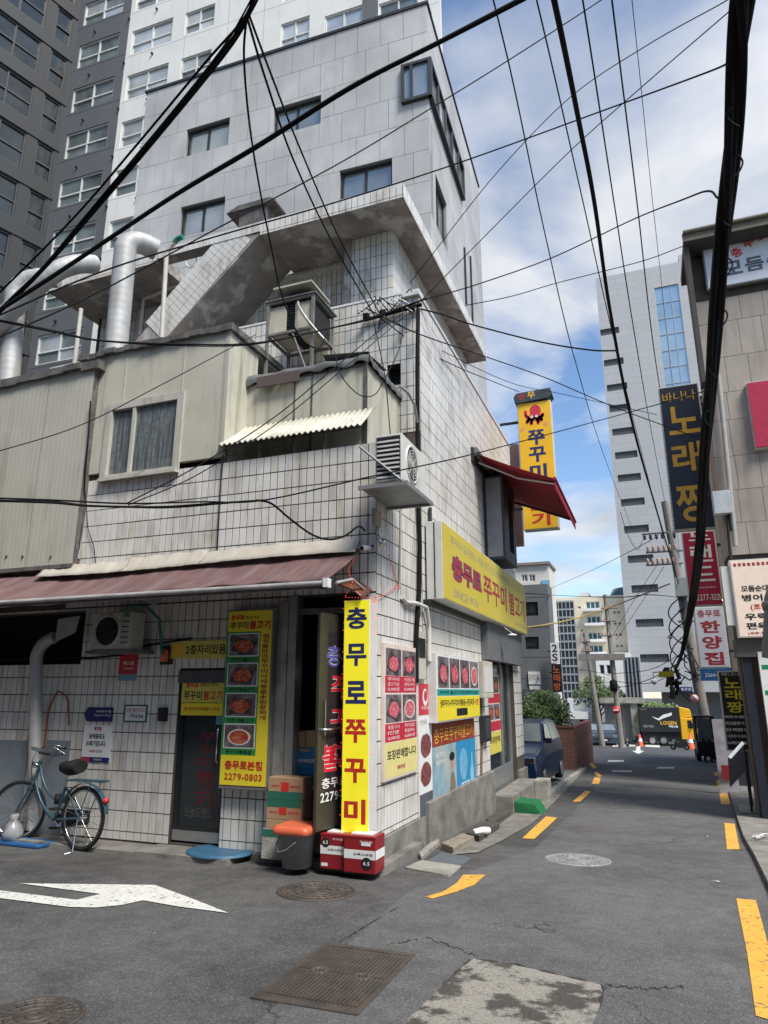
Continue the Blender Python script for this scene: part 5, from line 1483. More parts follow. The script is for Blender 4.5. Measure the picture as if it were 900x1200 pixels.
# ---- long yellow sign
DS = 0.30
u0 = RT.px(519, 650, DS)[0]; u1 = RT.px(616, 710, DS)[0]
v1 = RT.px(519, 612, DS)[1]; v0 = RT.px(522, 701, DS)[1]
s = sign_root(RT, 'long_yellow_sign', 'long yellow sign box with maroon lettering on the side wall above the posters', u0, v0)
RT.box(MB(), u0 - 0.012, u1 + 0.012, v0 - 0.02, v1 + 0.02, 0.04, DS - 0.005).build('case', 'sign_case', s, bevel=0.008)
flatbox(RT, 'face', M('yellow_face', (0.60, 0.49, 0.06), 0.4, var=0.04, scale=1.5, dirt=(0.5, 0.42, 0.1), dlo=0.6, dhi=0.95), u0, u1, v0, v1, DS - 0.004, DS + 0.003, s)
W_, H_ = u1 - u0, v1 - v0
def su(t): return u0 + W_ * t
def sv(t): return v1 - H_ * t
rb2 = MB(); RT.box(rb2, u0 - 0.014, u0 - 0.004, v0, v1, DS - 0.14, DS - 0.12); RT.box(rb2, u0 - 0.10, u1, v0 - 0.09, v0 - 0.03, 0.012, 0.10); build_split(rb2, 'mounting_rail', 'dark_metal', s)
lettering(RT, s, M('ink_outline', (0.05, 0.05, 0.20), 0.5), ('충무로', su(0.065), su(0.345), sv(0.70), sv(0.34), DS + 0.0045, dict(bold=0.075)))
lettering(RT, s, 'ink_maroon', ('충무로', su(0.068), su(0.342), sv(0.695), sv(0.345), DS + 0.007, dict(bold=0.035)), ('쭈꾸미', su(0.365), su(0.66), sv(0.76), sv(0.32), DS + 0.006, dict(bold=0.025)), ('불고기', su(0.70), su(0.965), sv(0.76), sv(0.32), DS + 0.006, dict(bold=0.025)))
lettering(RT, s, 'ink_grey', ('쭈꾸미 요리로는 서울 원조 맛집 충무로쭈꾸미', su(0.06), su(0.72), sv(0.235), sv(0.10), DS + 0.0045, dict(bold=0.01)), ('SINCE 1976', su(0.075), su(0.30), sv(0.93), sv(0.82), DS + 0.0045, dict(bold=0.0)), ('☎ 2279-0803', su(0.78), su(0.97), sv(0.92), sv(0.85), DS + 0.0045, dict(bold=0.0)))
# ---- first menu board
D1 = 0.05
u0, u1 = RT.px(450, 840, D1)[0], RT.px(489, 840, D1)[0]
v1 = RT.px(450, 753, D1)[1]; v0 = RT.px(470, 910, D1)[1]
s = sign_root(RT, 'side_menu_board', 'pink-framed menu board with four dish photos near the corner of the side wall', u0, v0)
flatbox(RT, 'board', M('board_pink', (0.66, 0.57, 0.50), 0.5), u0, u1, v0, v1, 0.012, D1, s)
W_, H_ = u1 - u0, v1 - v0
flatbox(RT, 'yellow_field', M('pale_yellow', (0.70, 0.62, 0.25), 0.5, var=0.04), su(0.03), su(0.97), sv(0.985), sv(0.735), D1 + 0.0005, D1 + 0.002, s)
for a_, b_ in ((0.245, 0.37), (0.60, 0.73)): flatbox(RT, 'red_field', 'print_red', su(0.03), su(0.97), sv(b_), sv(a_), D1 + 0.0005, D1 + 0.002, s)
for i, (a_, b_) in enumerate(((0.035, 0.24), (0.385, 0.59))):
    food_photo(RT, s, su(0.05), su(0.49), sv(b_), sv(a_), D1 + 0.001, 'food_pink'); food_photo(RT, s, su(0.53), su(0.96), sv(b_), sv(a_), D1 + 0.001, 'food_pink', i == 1)
lettering(RT, s, 'ink_white', *[(t_, su(0.1 + 0.48 * (k % 2)), su(0.42 + 0.48 * (k % 2)), sv(y_ + 0.028), sv(y_), D1 + 0.004, dict(bold=0.01)) for k, (t_, y_) in enumerate((('쭈꾸미', 0.255), ('키조개', 0.255), ('불고기 1인', 0.292), ('관자구이', 0.292), ('12,000원', 0.33), ('13,000원', 0.33), ('모듬구이', 0.612), ('쭈꾸미덮밥', 0.612), ('1인분', 0.65), ('점심메뉴', 0.65), ('15,000원', 0.69), ('8,000원', 0.69)))])
lettering(RT, s, 'ink_black', ('포장판매합니다', su(0.08), su(0.94), sv(0.86), sv(0.79), D1 + 0.004, dict(bold=0.025)))
lettering(RT, s, 'ink_maroon', ('쭈꾸미', su(0.36), su(0.58), sv(0.945), sv(0.91), D1 + 0.004, dict(bold=0.03)))
# ---- narrow banner
D2 = 0.03
u0, u1 = RT.px(491, 860, D2)[0], RT.px(506, 860, D2)[0]
v1 = RT.px(492, 801, D2)[1]; v0 = RT.px(498, 968, D2)[1]
s = sign_root(RT, 'narrow_banner', 'narrow banner with red head and two meat pictures beside the pink-framed menu board', u0, v0, 'banner')
flatbox(RT, 'sheet', 'print_white', u0, u1, v0, v1, 0.0125, D2, s)
W_, H_ = u1 - u0, v1 - v0
flatbox(RT, 'red_head', 'print_red', su(0), su(1), sv(0.23), sv(0), D2 + 0.0005, D2 + 0.002, s)
flatbox(RT, 'grey_foot', M('foot_grey', (0.09, 0.10, 0.12), 0.5), su(0), su(1), sv(1.0), sv(0.78), D2 + 0.0005, D2 + 0.002, s)
shape_ellipse(MB(), RT, su(0.5), sv(0.10), W_ * 0.2, W_ * 0.2, D2 + 0.003).build('emblem', 'ink_white', s)
shape_ellipse(MB(), RT, su(0.53), sv(0.09), W_ * 0.14, W_ * 0.13, D2 + 0.004).build('emblem_inner', 'print_red', s)
lettering(RT, s, 'ink_white', ('육회한판', su(0.2), su(0.8), sv(0.19), sv(0.165), D2 + 0.004, dict(bold=0.01)))
lettering(RT, s, 'ink_grey', ('신선한 육류', su(0.06), su(0.6), sv(0.30), sv(0.26), D2 + 0.003, dict(bold=0.01)))
for t_ in (0.45, 0.65): shape_ellipse(MB(), RT, su(0.5), sv(t_), W_ * 0.42, H_ * 0.085, D2 + 0.003, 18, 0.06).build('meat_picture', M('meat', (0.16, 0.035, 0.04), 0.5, var=0.5, scale=40, hue=(0.26, 0.10, 0.10)), s)
# ---- photo light box
D3 = 0.16
u0, u1 = RT.px(512, 800, D3)[0], RT.px(561, 800, D3)[0]
v1 = RT.px(512, 767, D3)[1]; v0 = RT.px(512, 846, D3)[1]
s = sign_root(RT, 'photo_light_box', 'wide light box with four pink dish photos over teal and yellow strips', u0, v0)
flatbox(RT, 'case', 'sign_case', u0 - 0.02, u1 + 0.02, v0 - 0.02, v1 + 0.03, 0.012, D3 - 0.004, s, bevel=0.006)
flatbox(RT, 'face', 'print_white', u0, u1, v0, v1, D3 - 0.003, D3 + 0.002, s)
W_, H_ = u1 - u0, v1 - v0
for k in range(4): food_photo(RT, s, su(0.02 + 0.245 * k), su(0.245 + 0.245 * k), sv(0.50), sv(0.02), D3 + 0.0025, 'food_pink', k == 3)
flatbox(RT, 'teal_strip', M('teal', (0.02, 0.30, 0.27), 0.5), su(0), su(1), sv(0.62), sv(0.52), D3 + 0.0025, D3 + 0.004, s)
flatbox(RT, 'yellow_strip', 'yellow', su(0), su(1), sv(0.995), sv(0.63), D3 + 0.0025, D3 + 0.004, s)
flatbox(RT, 'black_patch', 'ink_black', su(0.4), su(0.66), sv(0.95), sv(0.83), D3 + 0.0045, D3 + 0.006, s)
lettering(RT, s, 'ink_black', ('쭈꾸미 불고기 키조개관자 모듬', su(0.05), su(0.95), sv(0.6), sv(0.545), D3 + 0.0055, dict(bold=0.015)), ('생쭈꾸미+쭈꾸미야채볶음+된장찌개', su(0.05), su(0.84), sv(0.80), sv(0.68), D3 + 0.0055, dict(bold=0.02)))
lettering(RT, s, 'ink_red', ('+밥', su(0.86), su(0.97), sv(0.80), sv(0.68), D3 + 0.0055, dict(bold=0.02)))
# ---- poster
D4 = 0.03
u0, u1 = RT.px(507, 880, D4)[0], RT.px(557, 880, D4)[0]
v1 = RT.px(520, 847, D4)[1]; v0 = RT.px(520, 958, D4)[1]
s = sign_root(RT, 'drink_poster', 'tattered blue drink poster under a rust-red header strip', u0, v0, 'poster')
W_, H_ = u1 - u0, v1 - v0
flatbox(RT, 'header', M('rust_red', (0.26, 0.045, 0.025), 0.5, var=0.15), su(0), su(0.99), sv(0.24), sv(0), 0.0125, D4 + 0.002, s)
lettering(RT, s, 'ink_gold', ('충무로쭈꾸미불고기', su(0.03), su(0.95), sv(0.21), sv(0.05), D4 + 0.0035, dict(bold=0.01)))
flatbox(RT, 'pale_sheet', M('print_pale_blue', (0.23, 0.36, 0.42), 0.5, var=0.25, scale=5, hue=(0.42, 0.44, 0.40)), su(0), su(0.5), sv(1.0), sv(0.243), 0.0125, D4, s)
flatbox(RT, 'blue_sheet', M('print_blue', (0.03, 0.26, 0.50), 0.4, var=0.08), su(0.503), su(1.0), sv(0.97), sv(0.243), 0.0125, D4 + 0.001, s)
# a printed figure in a green jacket (flat print)
pm = MB(); put = lambda pts, d: pm.add([RT.p(su(a_), sv(b_), d) for a_, b_ in pts], [tuple(range(len(pts)))])
put([(0.33, 0.98), (0.46, 0.98), (0.47, 0.70), (0.44, 0.58), (0.40, 0.55), (0.36, 0.60), (0.34, 0.75)], D4 + 0.0012); pm.build('printed_figure', M('print_olive', (0.20, 0.17, 0.12), 0.5, var=0.2), s)
shape_ellipse(MB(), RT, su(0.405), sv(0.455), W_ * 0.05, H_ * 0.07, D4 + 0.0016).build('printed_face', M('print_skin', (0.42, 0.27, 0.21), 0.5), s)
shape_ellipse(MB(), RT, su(0.40), sv(0.39), W_ * 0.06, H_ * 0.05, D4 + 0.002).build('printed_hair', 'ink_black', s)
bt_ = MB(); bt_.add([RT.p(su(a_), sv(b_), D4 + 0.003) for a_, b_ in ((0.84, 0.86), (0.94, 0.86), (0.94, 0.62), (0.91, 0.55), (0.905, 0.42), (0.875, 0.42), (0.87, 0.55), (0.84, 0.62))], [tuple(range(8))]); bt_.build('printed_bottle', M('print_bottle', (0.25, 0.52, 0.66), 0.4), s)
lettering(RT, s, 'ink_white', ('소주는', su(0.06), su(0.24), sv(0.36), sv(0.31), D4 + 0.002, dict(bold=0.01)), ('깨끗하게', su(0.06), su(0.26), sv(0.44), sv(0.39), D4 + 0.002, dict(bold=0.01)), ('깨끗한', su(0.60), su(0.82), sv(0.80), sv(0.73), D4 + 0.003, dict(bold=0.02)), ('진로', su(0.72), su(0.95), sv(0.94), sv(0.86), D4 + 0.003, dict(bold=0.03)))
for (a_, b_, c_, e_) in ((0.55, 0.80, 0.30, 0.70),): shape_ellipse(MB(), RT, su(0.67), sv(0.52), W_ * 0.10, H_ * 0.19, D4 + 0.0024).build('printed_patch', M('print_blue_light', (0.16, 0.42, 0.62), 0.4), s)
# ---- meter cabinets and pipes
def boxthing(fr, name, label, cat, xa, ya, xb, yb, d, mat, d0=0.012, group=None, bevel=0.008):
    ra = wpx(fr, xa, ya, xb, yb, d)
    o = thing(name, fr.p((ra[0] + ra[1]) / 2, ra[2], 0), label, cat, group)
    fr.box(MB(), *ra, d0, d).build('cabinet', mat, o, bevel=bevel)
    return o, ra
M('box_cream', (0.50, 0.48, 0.41), 0.5, var=0.08, dirt=(0.28, 0.24, 0.17), dlo=0.5, dhi=0.8)
o, ra = boxthing(RT, 'meter_cabinet', 'cream meter box with round window between menu board and light box', 'meter box', 490, 796, 499, 741, 0.07, 'box_cream')
RT.box(MB(), ra[0] + 0.05, ra[1] - 0.05, ra[2] + 0.3, ra[3] - 0.1, 0.0705, 0.078).build('window', 'glass_dark', o)
o, ra = boxthing(RT, 'meter_cabinet', 'grey and white meter box left of the side door', 'meter box', 568, 818, 577, 776, 0.22, 'box_cream')
RT.box(MB(), ra[0] + 0.04, ra[1] - 0.04, ra[2] + 0.1, ra[3] - 0.1, 0.2205, 0.226).build('door', 'sign_case', o)
o, ra = boxthing(RT, 'letter_box', 'dark wall box below the meter box by the side door', 'box', 569, 870, 575, 838, 0.12, 'dark_metal')
RT.box(MB(), ra[0] + 0.02, ra[1] - 0.02, ra[2] + 0.05, ra[3] - 0.05, 0.1205, 0.126).build('front', 'glass_dark', o)
def pipe(name, label, pts, r, mat, cat='pipe', n=8, group=None, steps=3):
    P = polyline(pts, max(2, len(pts) * steps))
    o = MB().tube(P, r, n).build(name, mat, None, org=Vector(pts[0])); return tag(o, label, cat, group)
pipe('conduit', 'thick black conduit running down the edge of the side wall past the outdoor unit', [rt(490, 362, 0.06), rt(489, 430, 0.05), rt(489.5, 560, 0.06), rt(492, 640, 0.06), rt(491, 700, 0.05), rt(488, 740, 0.05), rt(488, 800, 0.05)], 0.035, 'cable', steps=4)
pipe('conduit', 'slim grey conduit below the corner outdoor unit', [rt(470, 582, 0.03), rt(469, 640, 0.03), rt(468, 690, 0.03)], 0.016, M('pipe_grey', (0.33, 0.33, 0.31), 0.6))
pipe('conduit', 'dark steel post on the side wall left of the long yellow sign', [rt(504, 595, 0.05), rt(504.5, 708, 0.05)], 0.03, 'dark_metal')
pipe('conduit', 'curling white plastic conduit under the long yellow sign', [rt(471, 700, 0.04), rt(476, 706, 0.05), rt(488, 707, 0.07), rt(500, 712, 0.07), rt(503, 735, 0.06), rt(503, 775, 0.06)], 0.03, M('pipe_white', (0.58, 0.57, 0.52), 0.5, var=0.08), steps=5)
pipe('conduit', 'rusty thin pipe beside the drink poster', [rt(563, 800, 0.04), rt(565, 860, 0.04), rt(564, 925, 0.04), rt(563, 933, 0.04)], 0.018, M('pipe_rust', (0.16, 0.09, 0.06), 0.8))
pipe('conduit', 'grey hose drooping from the roof corner to the black conduit', [rt(468, 452, 0.10), rt(478, 460, 0.12), rt(486, 475, 0.10), rt(489, 495, 0.08)], 0.02, 'pipe_grey', steps=6)
# ---- corner spot lamps
for k, (xx, yy, lab) in enumerate(((447, 634, 'white spot lamp on the side wall just round the corner'), )):
    p = rt(xx, yy, 0.10)
    o = thing('spot_lamp', p, lab, 'lamp')
    MB().lathe(p, [(0.0, -0.05), (0.035, -0.05), (0.04, 0.02), (0.055, 0.06), (0.05, 0.062), (0.0, 0.05)], 16, Vector((0.5, -0.1, -0.75))).build('shade', 'chrome', o)
    MB().tube([rt(444, 620, 0.0), rt(444, 622, 0.1), p], 0.012, 6).build('bracket', 'chrome', o)
p = fr_(432, 642, 0.16)
o = thing('security_camera', p, 'small white security camera under the end of the maroon awning', 'camera')
MB().tube([p, p + Vector((-0.03, -0.14, -0.03))], 0.035, 12).build('housing', 'sign_case', o); MB().tube([p + Vector((-0.03, -0.14, -0.03)), p + Vector((-0.032, -0.15, -0.032))], 0.026, 12).build('lens', 'black', o)
MB().tube([p + Vector((0.0, 0.15, 0.06)), p + Vector((0, 0.02, 0.02))], 0.012, 6).build('bracket', 'dark_metal', o)
o, ra = boxthing(RT, 'junction_box', 'small rusty junction box at the corner above the spot lamp', 'box', 440, 614, 447, 600, 0.06, M('box_rust', (0.30, 0.25, 0.17), 0.7, var=0.2))
# ---- outdoor unit on a bracket at the corner
AD = 0.55
pa = RT.px(462, 560, 0.0)
base_z = RT.px(480, 577, AD)[1]
uf0 = RT.px(471, 540, AD)[0]; uf1 = RT.px(499, 560, AD)[0]
H_ = RT.px(471, 506, AD)[1] - base_z - 0.10
o, f = aircon('air_conditioner', 'white outdoor unit on a steel bracket high on the building corner', RT.p(uf0, base_z + 0.09, AD), (0, 1, 0), uf1 - uf0, H_, 0.34, min(0.22, H_ * 0.36), True)
lvm = MB()
for k in range(9):
    z_ = base_z + 0.12 + k * (H_ - 0.08) / 9
    lvm.box(RX + AD - 0.31, RX + AD - 0.03, uf0 - 0.02, uf0 - 0.003, z_, z_ + 0.022)
build_split(lvm, 'louvre', 'sign_case', o)
MB().box(RX + AD - 0.32, RX + AD - 0.02, uf0 - 0.004, uf0 + 0.01, base_z + 0.11, base_z + 0.06 + H_).build('coil', 'black', o)
b = thing('unit_bracket', RT.p(uf0, base_z, 0), 'grey angle-iron bracket with solid tray under the corner outdoor unit', 'bracket')
MB().box(RX + 0.012, RX + AD + 0.06, uf0 - 0.06, uf1 + 0.04, base_z + 0.03, base_z + 0.045).build('tray', M('galv', (0.30, 0.31, 0.31), 0.5, metal=0.5, var=0.15), b)
for yy in (uf0 - 0.06, uf1 + 0.0):
    MB().box(RX + 0.012, RX + AD + 0.06, yy, yy + 0.04, base_z, base_z + 0.029).build('arm', 'galv', b)
    MB().tube([(RX + 0.02, yy + 0.02, base_z + 0.55), (RX + AD + 0.02, yy + 0.02, base_z + 0.05)], 0.016, 4).build('stay', 'galv', b)
MB().box(RX + AD + 0.061, RX + AD + 0.085, uf0 - 0.06, uf1 + 0.04, base_z, base_z + 0.05).build('rail', 'galv', b)
# ---- side door, porch fascia, steps
sd0, sd1, sdz0, sdz1 = side_door
dm = MB()
for (a_, b_, c_, d_) in rect_minus((sd0, sd1, sdz0, sdz1), [(sd0 + 0.35, sd0 + (sd1 - sd0) * 0.62, 0.05, sdz1 - 0.08), (sd0 + (sd1 - sd0) * 0.66, sd1 - 0.1, 0.05, sdz1 - 0.08)]): RT.box(dm, a_, b_, c_, d_, -0.16, -0.09)
sdo = dm.build('side_door', 'alu', bld)
mid = sd0 + (sd1 - sd0) * 0.64
flatbox(RT, 'pane', 'glass_dark', sd0 + 0.35, sd0 + (sd1 - sd0) * 0.62, 0.05, sdz1 - 0.08, -0.135, -0.125, sdo)
flatbox(RT, 'pane', 'glass_dark', sd0 + (sd1 - sd0) * 0.66, sd1 - 0.1, 0.05, sdz1 - 0.08, -0.135, -0.125, sdo)
s = sign_root(RT, 'door_poster', 'menu poster with dish photos on the inside of the side door', sd0, 0.2, 'poster')
u0, u1, v0, v1 = sd0 + 0.4, mid - 0.1, 0.35, 1.95
W_, H_ = u1 - u0, v1 - v0
flatbox(RT, 'sheet', 'board_pink', u0, u1, v0, v1, -0.1245, -0.12, s)
for i, (a_, b_) in enumerate(((0.03, 0.24), (0.385, 0.58))):
    food_photo(RT, s, su(0.05), su(0.49), sv(b_), sv(a_), -0.1198, 'food'); food_photo(RT, s, su(0.53), su(0.96), sv(b_), sv(a_), -0.1198, 'food')
for a_, b_ in ((0.25, 0.37), (0.60, 0.72)): flatbox(RT, 'red_field', 'print_red', su(0), su(1), sv(b_), sv(a_), -0.1198, -0.118, s)
flatbox(RT, 'yellow_field', 'yellow_old', su(0), su(1), sv(1), sv(0.735), -0.1198, -0.118, s)
lettering(RT, s, 'ink_black', ('포장판매', su(0.1), su(0.9), sv(0.87), sv(0.79), -0.116, dict(bold=0.02)))
flatbox(RT, 'side_strip', 'yellow_old', sd0 + 0.02, sd0 + 0.33, 0.2, 1.9, -0.089, -0.085, sdo)
o, ra = boxthing(RT, 'porch_fascia', 'grey boxed fascia above the side door under the long yellow sign', 'fascia', 573, 773, 611, 744, 0.16, M('fascia_grey', (0.14, 0.145, 0.15), 0.6, var=0.1))
o = thing('porch_lamp', RT.p(ra[0] + 1.0, ra[3], 0.4), 'small hooded lamp under the long yellow sign by the side door', 'lamp')
q = RT.p(*RT.px(600, 742, 0.42), 0.42)
MB().lathe(q, [(0.0, 0.0), (0.10, -0.03), (0.11, -0.05), (0.0, -0.04)], 14).build('shade', 'print_white', o); MB().tube([q, q + Vector((-0.2, 0, 0.15))], 0.01, 6).build('bracket', 'alu', o)
stp = thing('door_steps', RT.p(sd0 + 0.4, -0.7, 0.4), 'concrete door steps at the side door', 'steps')
MB().box(RX + 0.0, RX + 0.42, sd0 - 0.05, sd1 + 0.1, gz(sd0) - 0.2, gz(sd0) + 0.30).build('step', 'concrete', stp, bevel=0.01)
MB().box(RX + 0.421, RX + 0.72, sd1 - 0.35, sd1 + 0.12, gz(sd0) - 0.3, gz(sd0) + 0.33).build('kerb_block', 'concrete_pale', stp, bevel=0.015)
gm = thing('green_ramp', RT.p(sd0, gz(sd0), 0.5), 'green carpeted step in front of the side door', 'mat')
ga = hG(590, 952); 
gx0, gx1 = RX + 0.43, RX + 0.80
gy0, gy1 = ga.y - 0.05, ga.y + 0.65
rbx = MB(); rbx.add([(gx0, gy0, gz(gy0) + 0.20), (gx1, gy0, gz(gy0) + 0.17), (gx1 + 0.12, gy0 - 0.02, gz(gy0) + 0.005), (gx0, gy0, gz(gy0)), (gx0, gy1, gz(gy0) + 0.20), (gx1, gy1, gz(gy0) + 0.17), (gx1 + 0.12, gy1, gz(gy1) + 0.005), (gx0, gy1, gz(gy1))],
                     [(0, 1, 5, 4), (1, 2, 6, 5), (0, 3, 2, 1), (4, 5, 6, 7)]); rbx.build('carpet', M('green_turf', (0.01, 0.13, 0.045), 0.9, var=0.2, scale=30, bump=0.4, bscale=120), gm)
# ---- dark bay window on the upper floor
BD = 0.45
u0 = RT.px(566, 600, 0.0)[0]; u1 = RT.px(605, 640, BD)[0]
v0 = RT.px(604, 664, BD)[1]; v1 = RT.px(567, 555, 0.1)[1]
bay = MB()
Wb = u1 - u0
for (a_, b_, c_, d_) in rect_minus((u0, u1, v0, v1), [(u0 + 0.5, u1 - 0.25, v0 + 0.25, v1 - 0.3)]): RT.box(bay, a_, b_, c_, d_, 0.02, BD)
bo_ = bay.build('bay_window', M('bay_dark', (0.028, 0.032, 0.04), 0.45, var=0.15), bld)
flatbox(RT, 'pane', 'glass_dark', u0 + 0.5, u1 - 0.25, v0 + 0.25, v1 - 0.3, 0.3, 0.32, bo_)
flatbox(RT, 'side_panel', M('bay_grey', (0.23, 0.235, 0.25), 0.5), u0 - 0.012, u0 - 0.002, v0 + 0.05, v1 - 0.05, 0.08, BD - 0.05, bo_)
flatbox(RT, 'blind', M('blind_brown', (0.22, 0.12, 0.085), 0.6, var=0.15), u0 + 0.9, u1 - 0.7, v0 + 0.9, v1 - 0.4, 0.325, 0.33, bo_)
# ---- red retractable awning over it
o = thing('red_awning', rt(560, 540, 0.1), 'crimson retractable awning over the upper side window', 'awning')
wl0 = rt(557, 531, 0.08); wl1 = RT.p(rt(598, 588, 0.08).y, wl0.z, 0.08)
q0 = hY(650, 561, wl0.y)
fx = q0.x; ez = q0.z
M('crimson', (0.27, 0.012, 0.03), 0.75, var=0.08, scale=3)
cl = MB()
vs = []
for i in range(13):
    for j in range(9):
        t, w_ = j / 8, i / 12
        y = wl0.y + (wl1.y - wl0.y) * w_
        vs.append((wl0.x + (fx - wl0.x) * t, y, wl0.z + (ez - wl0.z) * t - 0.03 * math.sin(math.pi * t)))
cl.add(vs, [(i * 9 + j, (i + 1) * 9 + j, (i + 1) * 9 + j + 1, i * 9 + j + 1) for i in range(12) for j in range(8)], True)
c = cl.build('cloth', 'crimson', o); sdm = c.modifiers.new('thickness', 'SOLIDIFY'); sdm.thickness = 0.006
MB().tube([(wl0.x, wl0.y - 0.05, wl0.z + 0.03), (wl0.x, wl1.y + 0.05, wl0.z + 0.03)], 0.09, 10).build('roller', 'sign_case_dark', o)
MB().tube([(fx, wl0.y - 0.03, ez), (fx, wl1.y + 0.03, ez)], 0.035, 8).build('front_rail', 'crimson', o)
vq = MB(); vq.box(fx - 0.006, fx + 0.006, wl0.y, wl1.y, ez - 0.2, ez - 0.02); vq.build('valance', 'crimson', o)
for yy in (wl0.y + 0.25, wl1.y - 0.3):
    el = Vector((wl0.x + (fx - wl0.x) * 0.5, yy + (0.25 if yy < wl1.y - 1 else -0.25), wl0.z + (ez - wl0.z) * 0.5 - 0.12))
    a_ = MB(); a_.tube([(wl0.x, yy, wl0.z - 0.12), el], 0.03, 6); a_.tube([el, (fx - 0.03, yy, ez - 0.03)], 0.028, 6); a_.build('folding_arm', 'alu' if yy < wl1.y - 1 else 'dark_metal', o)
MB().box(wl0.x - 0.07, wl0.x - 0.02, wl0.y - 0.12, wl1.y, wl0.z - 0.2, wl0.z + 0.1).build('wall_plate', 'dark_metal', o)
# ---- yellow blade sign with octopus emblem
BYs = 17.75
BF = Frame((0, BYs, 0), (1, 0, 0))
a_ = BF.px(606, 474); b_ = BF.px(648, 468)
u0, u1 = a_[0], BF.px(647, 500)[0]
v1 = BF.px(626, 471)[1]; v0 = BF.px(632, 620)[1]
s = thing('yellow_blade_sign', BF.p(u0, v0, 0), 'tall yellow blade sign with red octopus emblem and dark scroll top beyond the awning', 'sign')
BF.box(MB(), u0, u1, v0, v1, -0.32, -0.004).build('case', 'sign_case', s, bevel=0.01)
flatbox(BF, 'face', M('yellow_deep', (0.80, 0.47, 0.02), 0.4, var=0.05), u0 + 0.015, u1 - 0.015, v0 + 0.02, v1 - 0.01, -0.003, 0.004, s)
W_, H_ = u1 - u0, v1 - v0
oc_ = MB()
shape_ellipse(oc_, BF, su(0.53), sv(0.075), W_ * 0.17, W_ * 0.20, 0.006, 22)
shape_ellipse(oc_, BF, su(0.50), sv(0.125), W_ * 0.20, W_ * 0.13, 0.0062, 18)
for k, (a_, b_) in enumerate(((0.24, 0.075), (0.28, 0.16), (0.40, 0.175), (0.60, 0.175), (0.70, 0.155), (0.74, 0.11))):
    pts = bend(Vector((su(0.5), sv(0.125), 0)), Vector((su(0.5 + (a_ - 0.5) * 1.1), sv(0.14), 0)), Vector((su(a_), sv(b_), 0)), 6)
    rr = W_ * 0.055
    for p_ in pts: shape_ellipse(oc_, BF, p_.x, p_.y, rr, rr, 0.0064, 10)
oc_.build('octopus_emblem', M('octopus_red', (0.55, 0.035, 0.06), 0.5), s, kind='stuff')
ey = MB(); shape_ellipse(ey, BF, su(0.56), sv(0.118), W_ * 0.05, W_ * 0.045, 0.008); shape_ellipse(ey, BF, su(0.42), sv(0.12), W_ * 0.05, W_ * 0.045, 0.008); build_split(ey, 'emblem_eye', 'bowl', s)
pk = MB(); shape_ellipse(pk, BF, su(0.13), sv(0.215), W_ * 0.08, W_ * 0.07, 0.006); shape_ellipse(pk, BF, su(0.82), sv(0.19), W_ * 0.09, W_ * 0.07, 0.006); build_split(pk, 'emblem_spot', M('spot_pink', (0.75, 0.33, 0.12), 0.5), s)
cm = MB(); put_column(cm, BF, '쭈꾸미', su(0.27), su(0.77), sv(0.63), sv(0.22), 0.007, 0.035, 0.88); build_split(cm, 'lettering', 'ink_blue', s)
cm = MB(); put_column(cm, BF, '불고기', su(0.24), su(0.78), sv(0.985), sv(0.63), 0.007, 0.035, 0.86); build_split(cm, 'lettering', 'ink_red', s)
tp_ = MB(); tp_.prism([BF.p(*q_) for q_ in ((u0 - 0.06, v1 + 0.04, 0.06), (u0 + 0.06, v1 + 0.0, 0.06), (u1 - 0.03, v1 + 0.06, 0.06), (u1 + 0.06, v1 + 0.16, 0.06), (u1 + 0.02, v1 + 0.33, 0.06), (u0 + 0.0, v1 + 0.30, 0.06), (u0 - 0.08, v1 + 0.2, 0.06))], -BF.n * 0.42)
tp_.build('scroll_top', M('scroll_dark', (0.035, 0.055, 0.06), 0.6, var=0.3, scale=8), s)
lettering(BF, s, 'ink_gold', ('무', su(0.33), su(0.56), v1 + 0.09, v1 + 0.29, 0.063, dict(bold=0.02)))
lettering(BF, s, 'ink_maroon', ('충', su(0.05), su(0.27), v1 + 0.08, v1 + 0.27, 0.063, dict(bold=0.02)))
for vv in (v0 + 0.6, v1 - 0.5): BF.box(MB(), RX - 0.3, u0, vv, vv + 0.06, -0.2, -0.14).build('bracket', 'dark_metal', s)
# ---- stone slabs and kerb bits along the foot of the side wall
def slab_px(name, pts, h, mat, label, cat='slab', group='loose slabs along the side wall'):
    P = [hG(x, y) for x, y in pts]
    c = sum(P, Vector()) / len(P)
    mb = MB(); mb.prism([(p_.x, p_.y, gz(p_.y) - 0.02) for p_ in P], (0, 0, h + 0.02))
    for v in mb.v: v += Vector((random.uniform(-.012, .012), random.uniform(-.012, .012), random.uniform(-.006, .006)))
    o = mb.build(name, mat, None, org=(c.x, c.y, gz(c.y)), bevel=0.012)
    return tag(o, label, cat, group)
slab_px('stone_slab', [(474, 1018), (492, 1010), (540, 1016), (527, 1028)], 0.02, 'concrete_pale', 'pale flat slab nearest the corner at the foot of the side wall')
slab_px('stone_slab', [(498, 1012), (517, 1000), (552, 1006), (540, 1015)], 0.015, M('slab_blue', (0.10, 0.115, 0.13), 0.8, var=0.12), 'blue-grey flat slab second from the corner')
slab_px('stone_slab', [(517, 996), (532, 1001), (556, 988), (542, 984)], 0.09, M('slab_wood', (0.24, 0.21, 0.16), 0.9, var=0.2), 'raised brownish block beside the blue-grey slab')
slab_px('stone_slab', [(494, 1010), (516, 990), (512, 986), (490, 1004)], 0.06, 'concrete_pale', 'narrow stone strip against the plinth near the corner')
slab_px('stone_slab', [(547, 984), (562, 988), (586, 972), (572, 968)], 0.10, M('slab_dark', (0.07, 0.062, 0.055), 0.95, var=0.3, bump=0.5, bscale=25), 'dark mossy lump of rubble along the plinth')
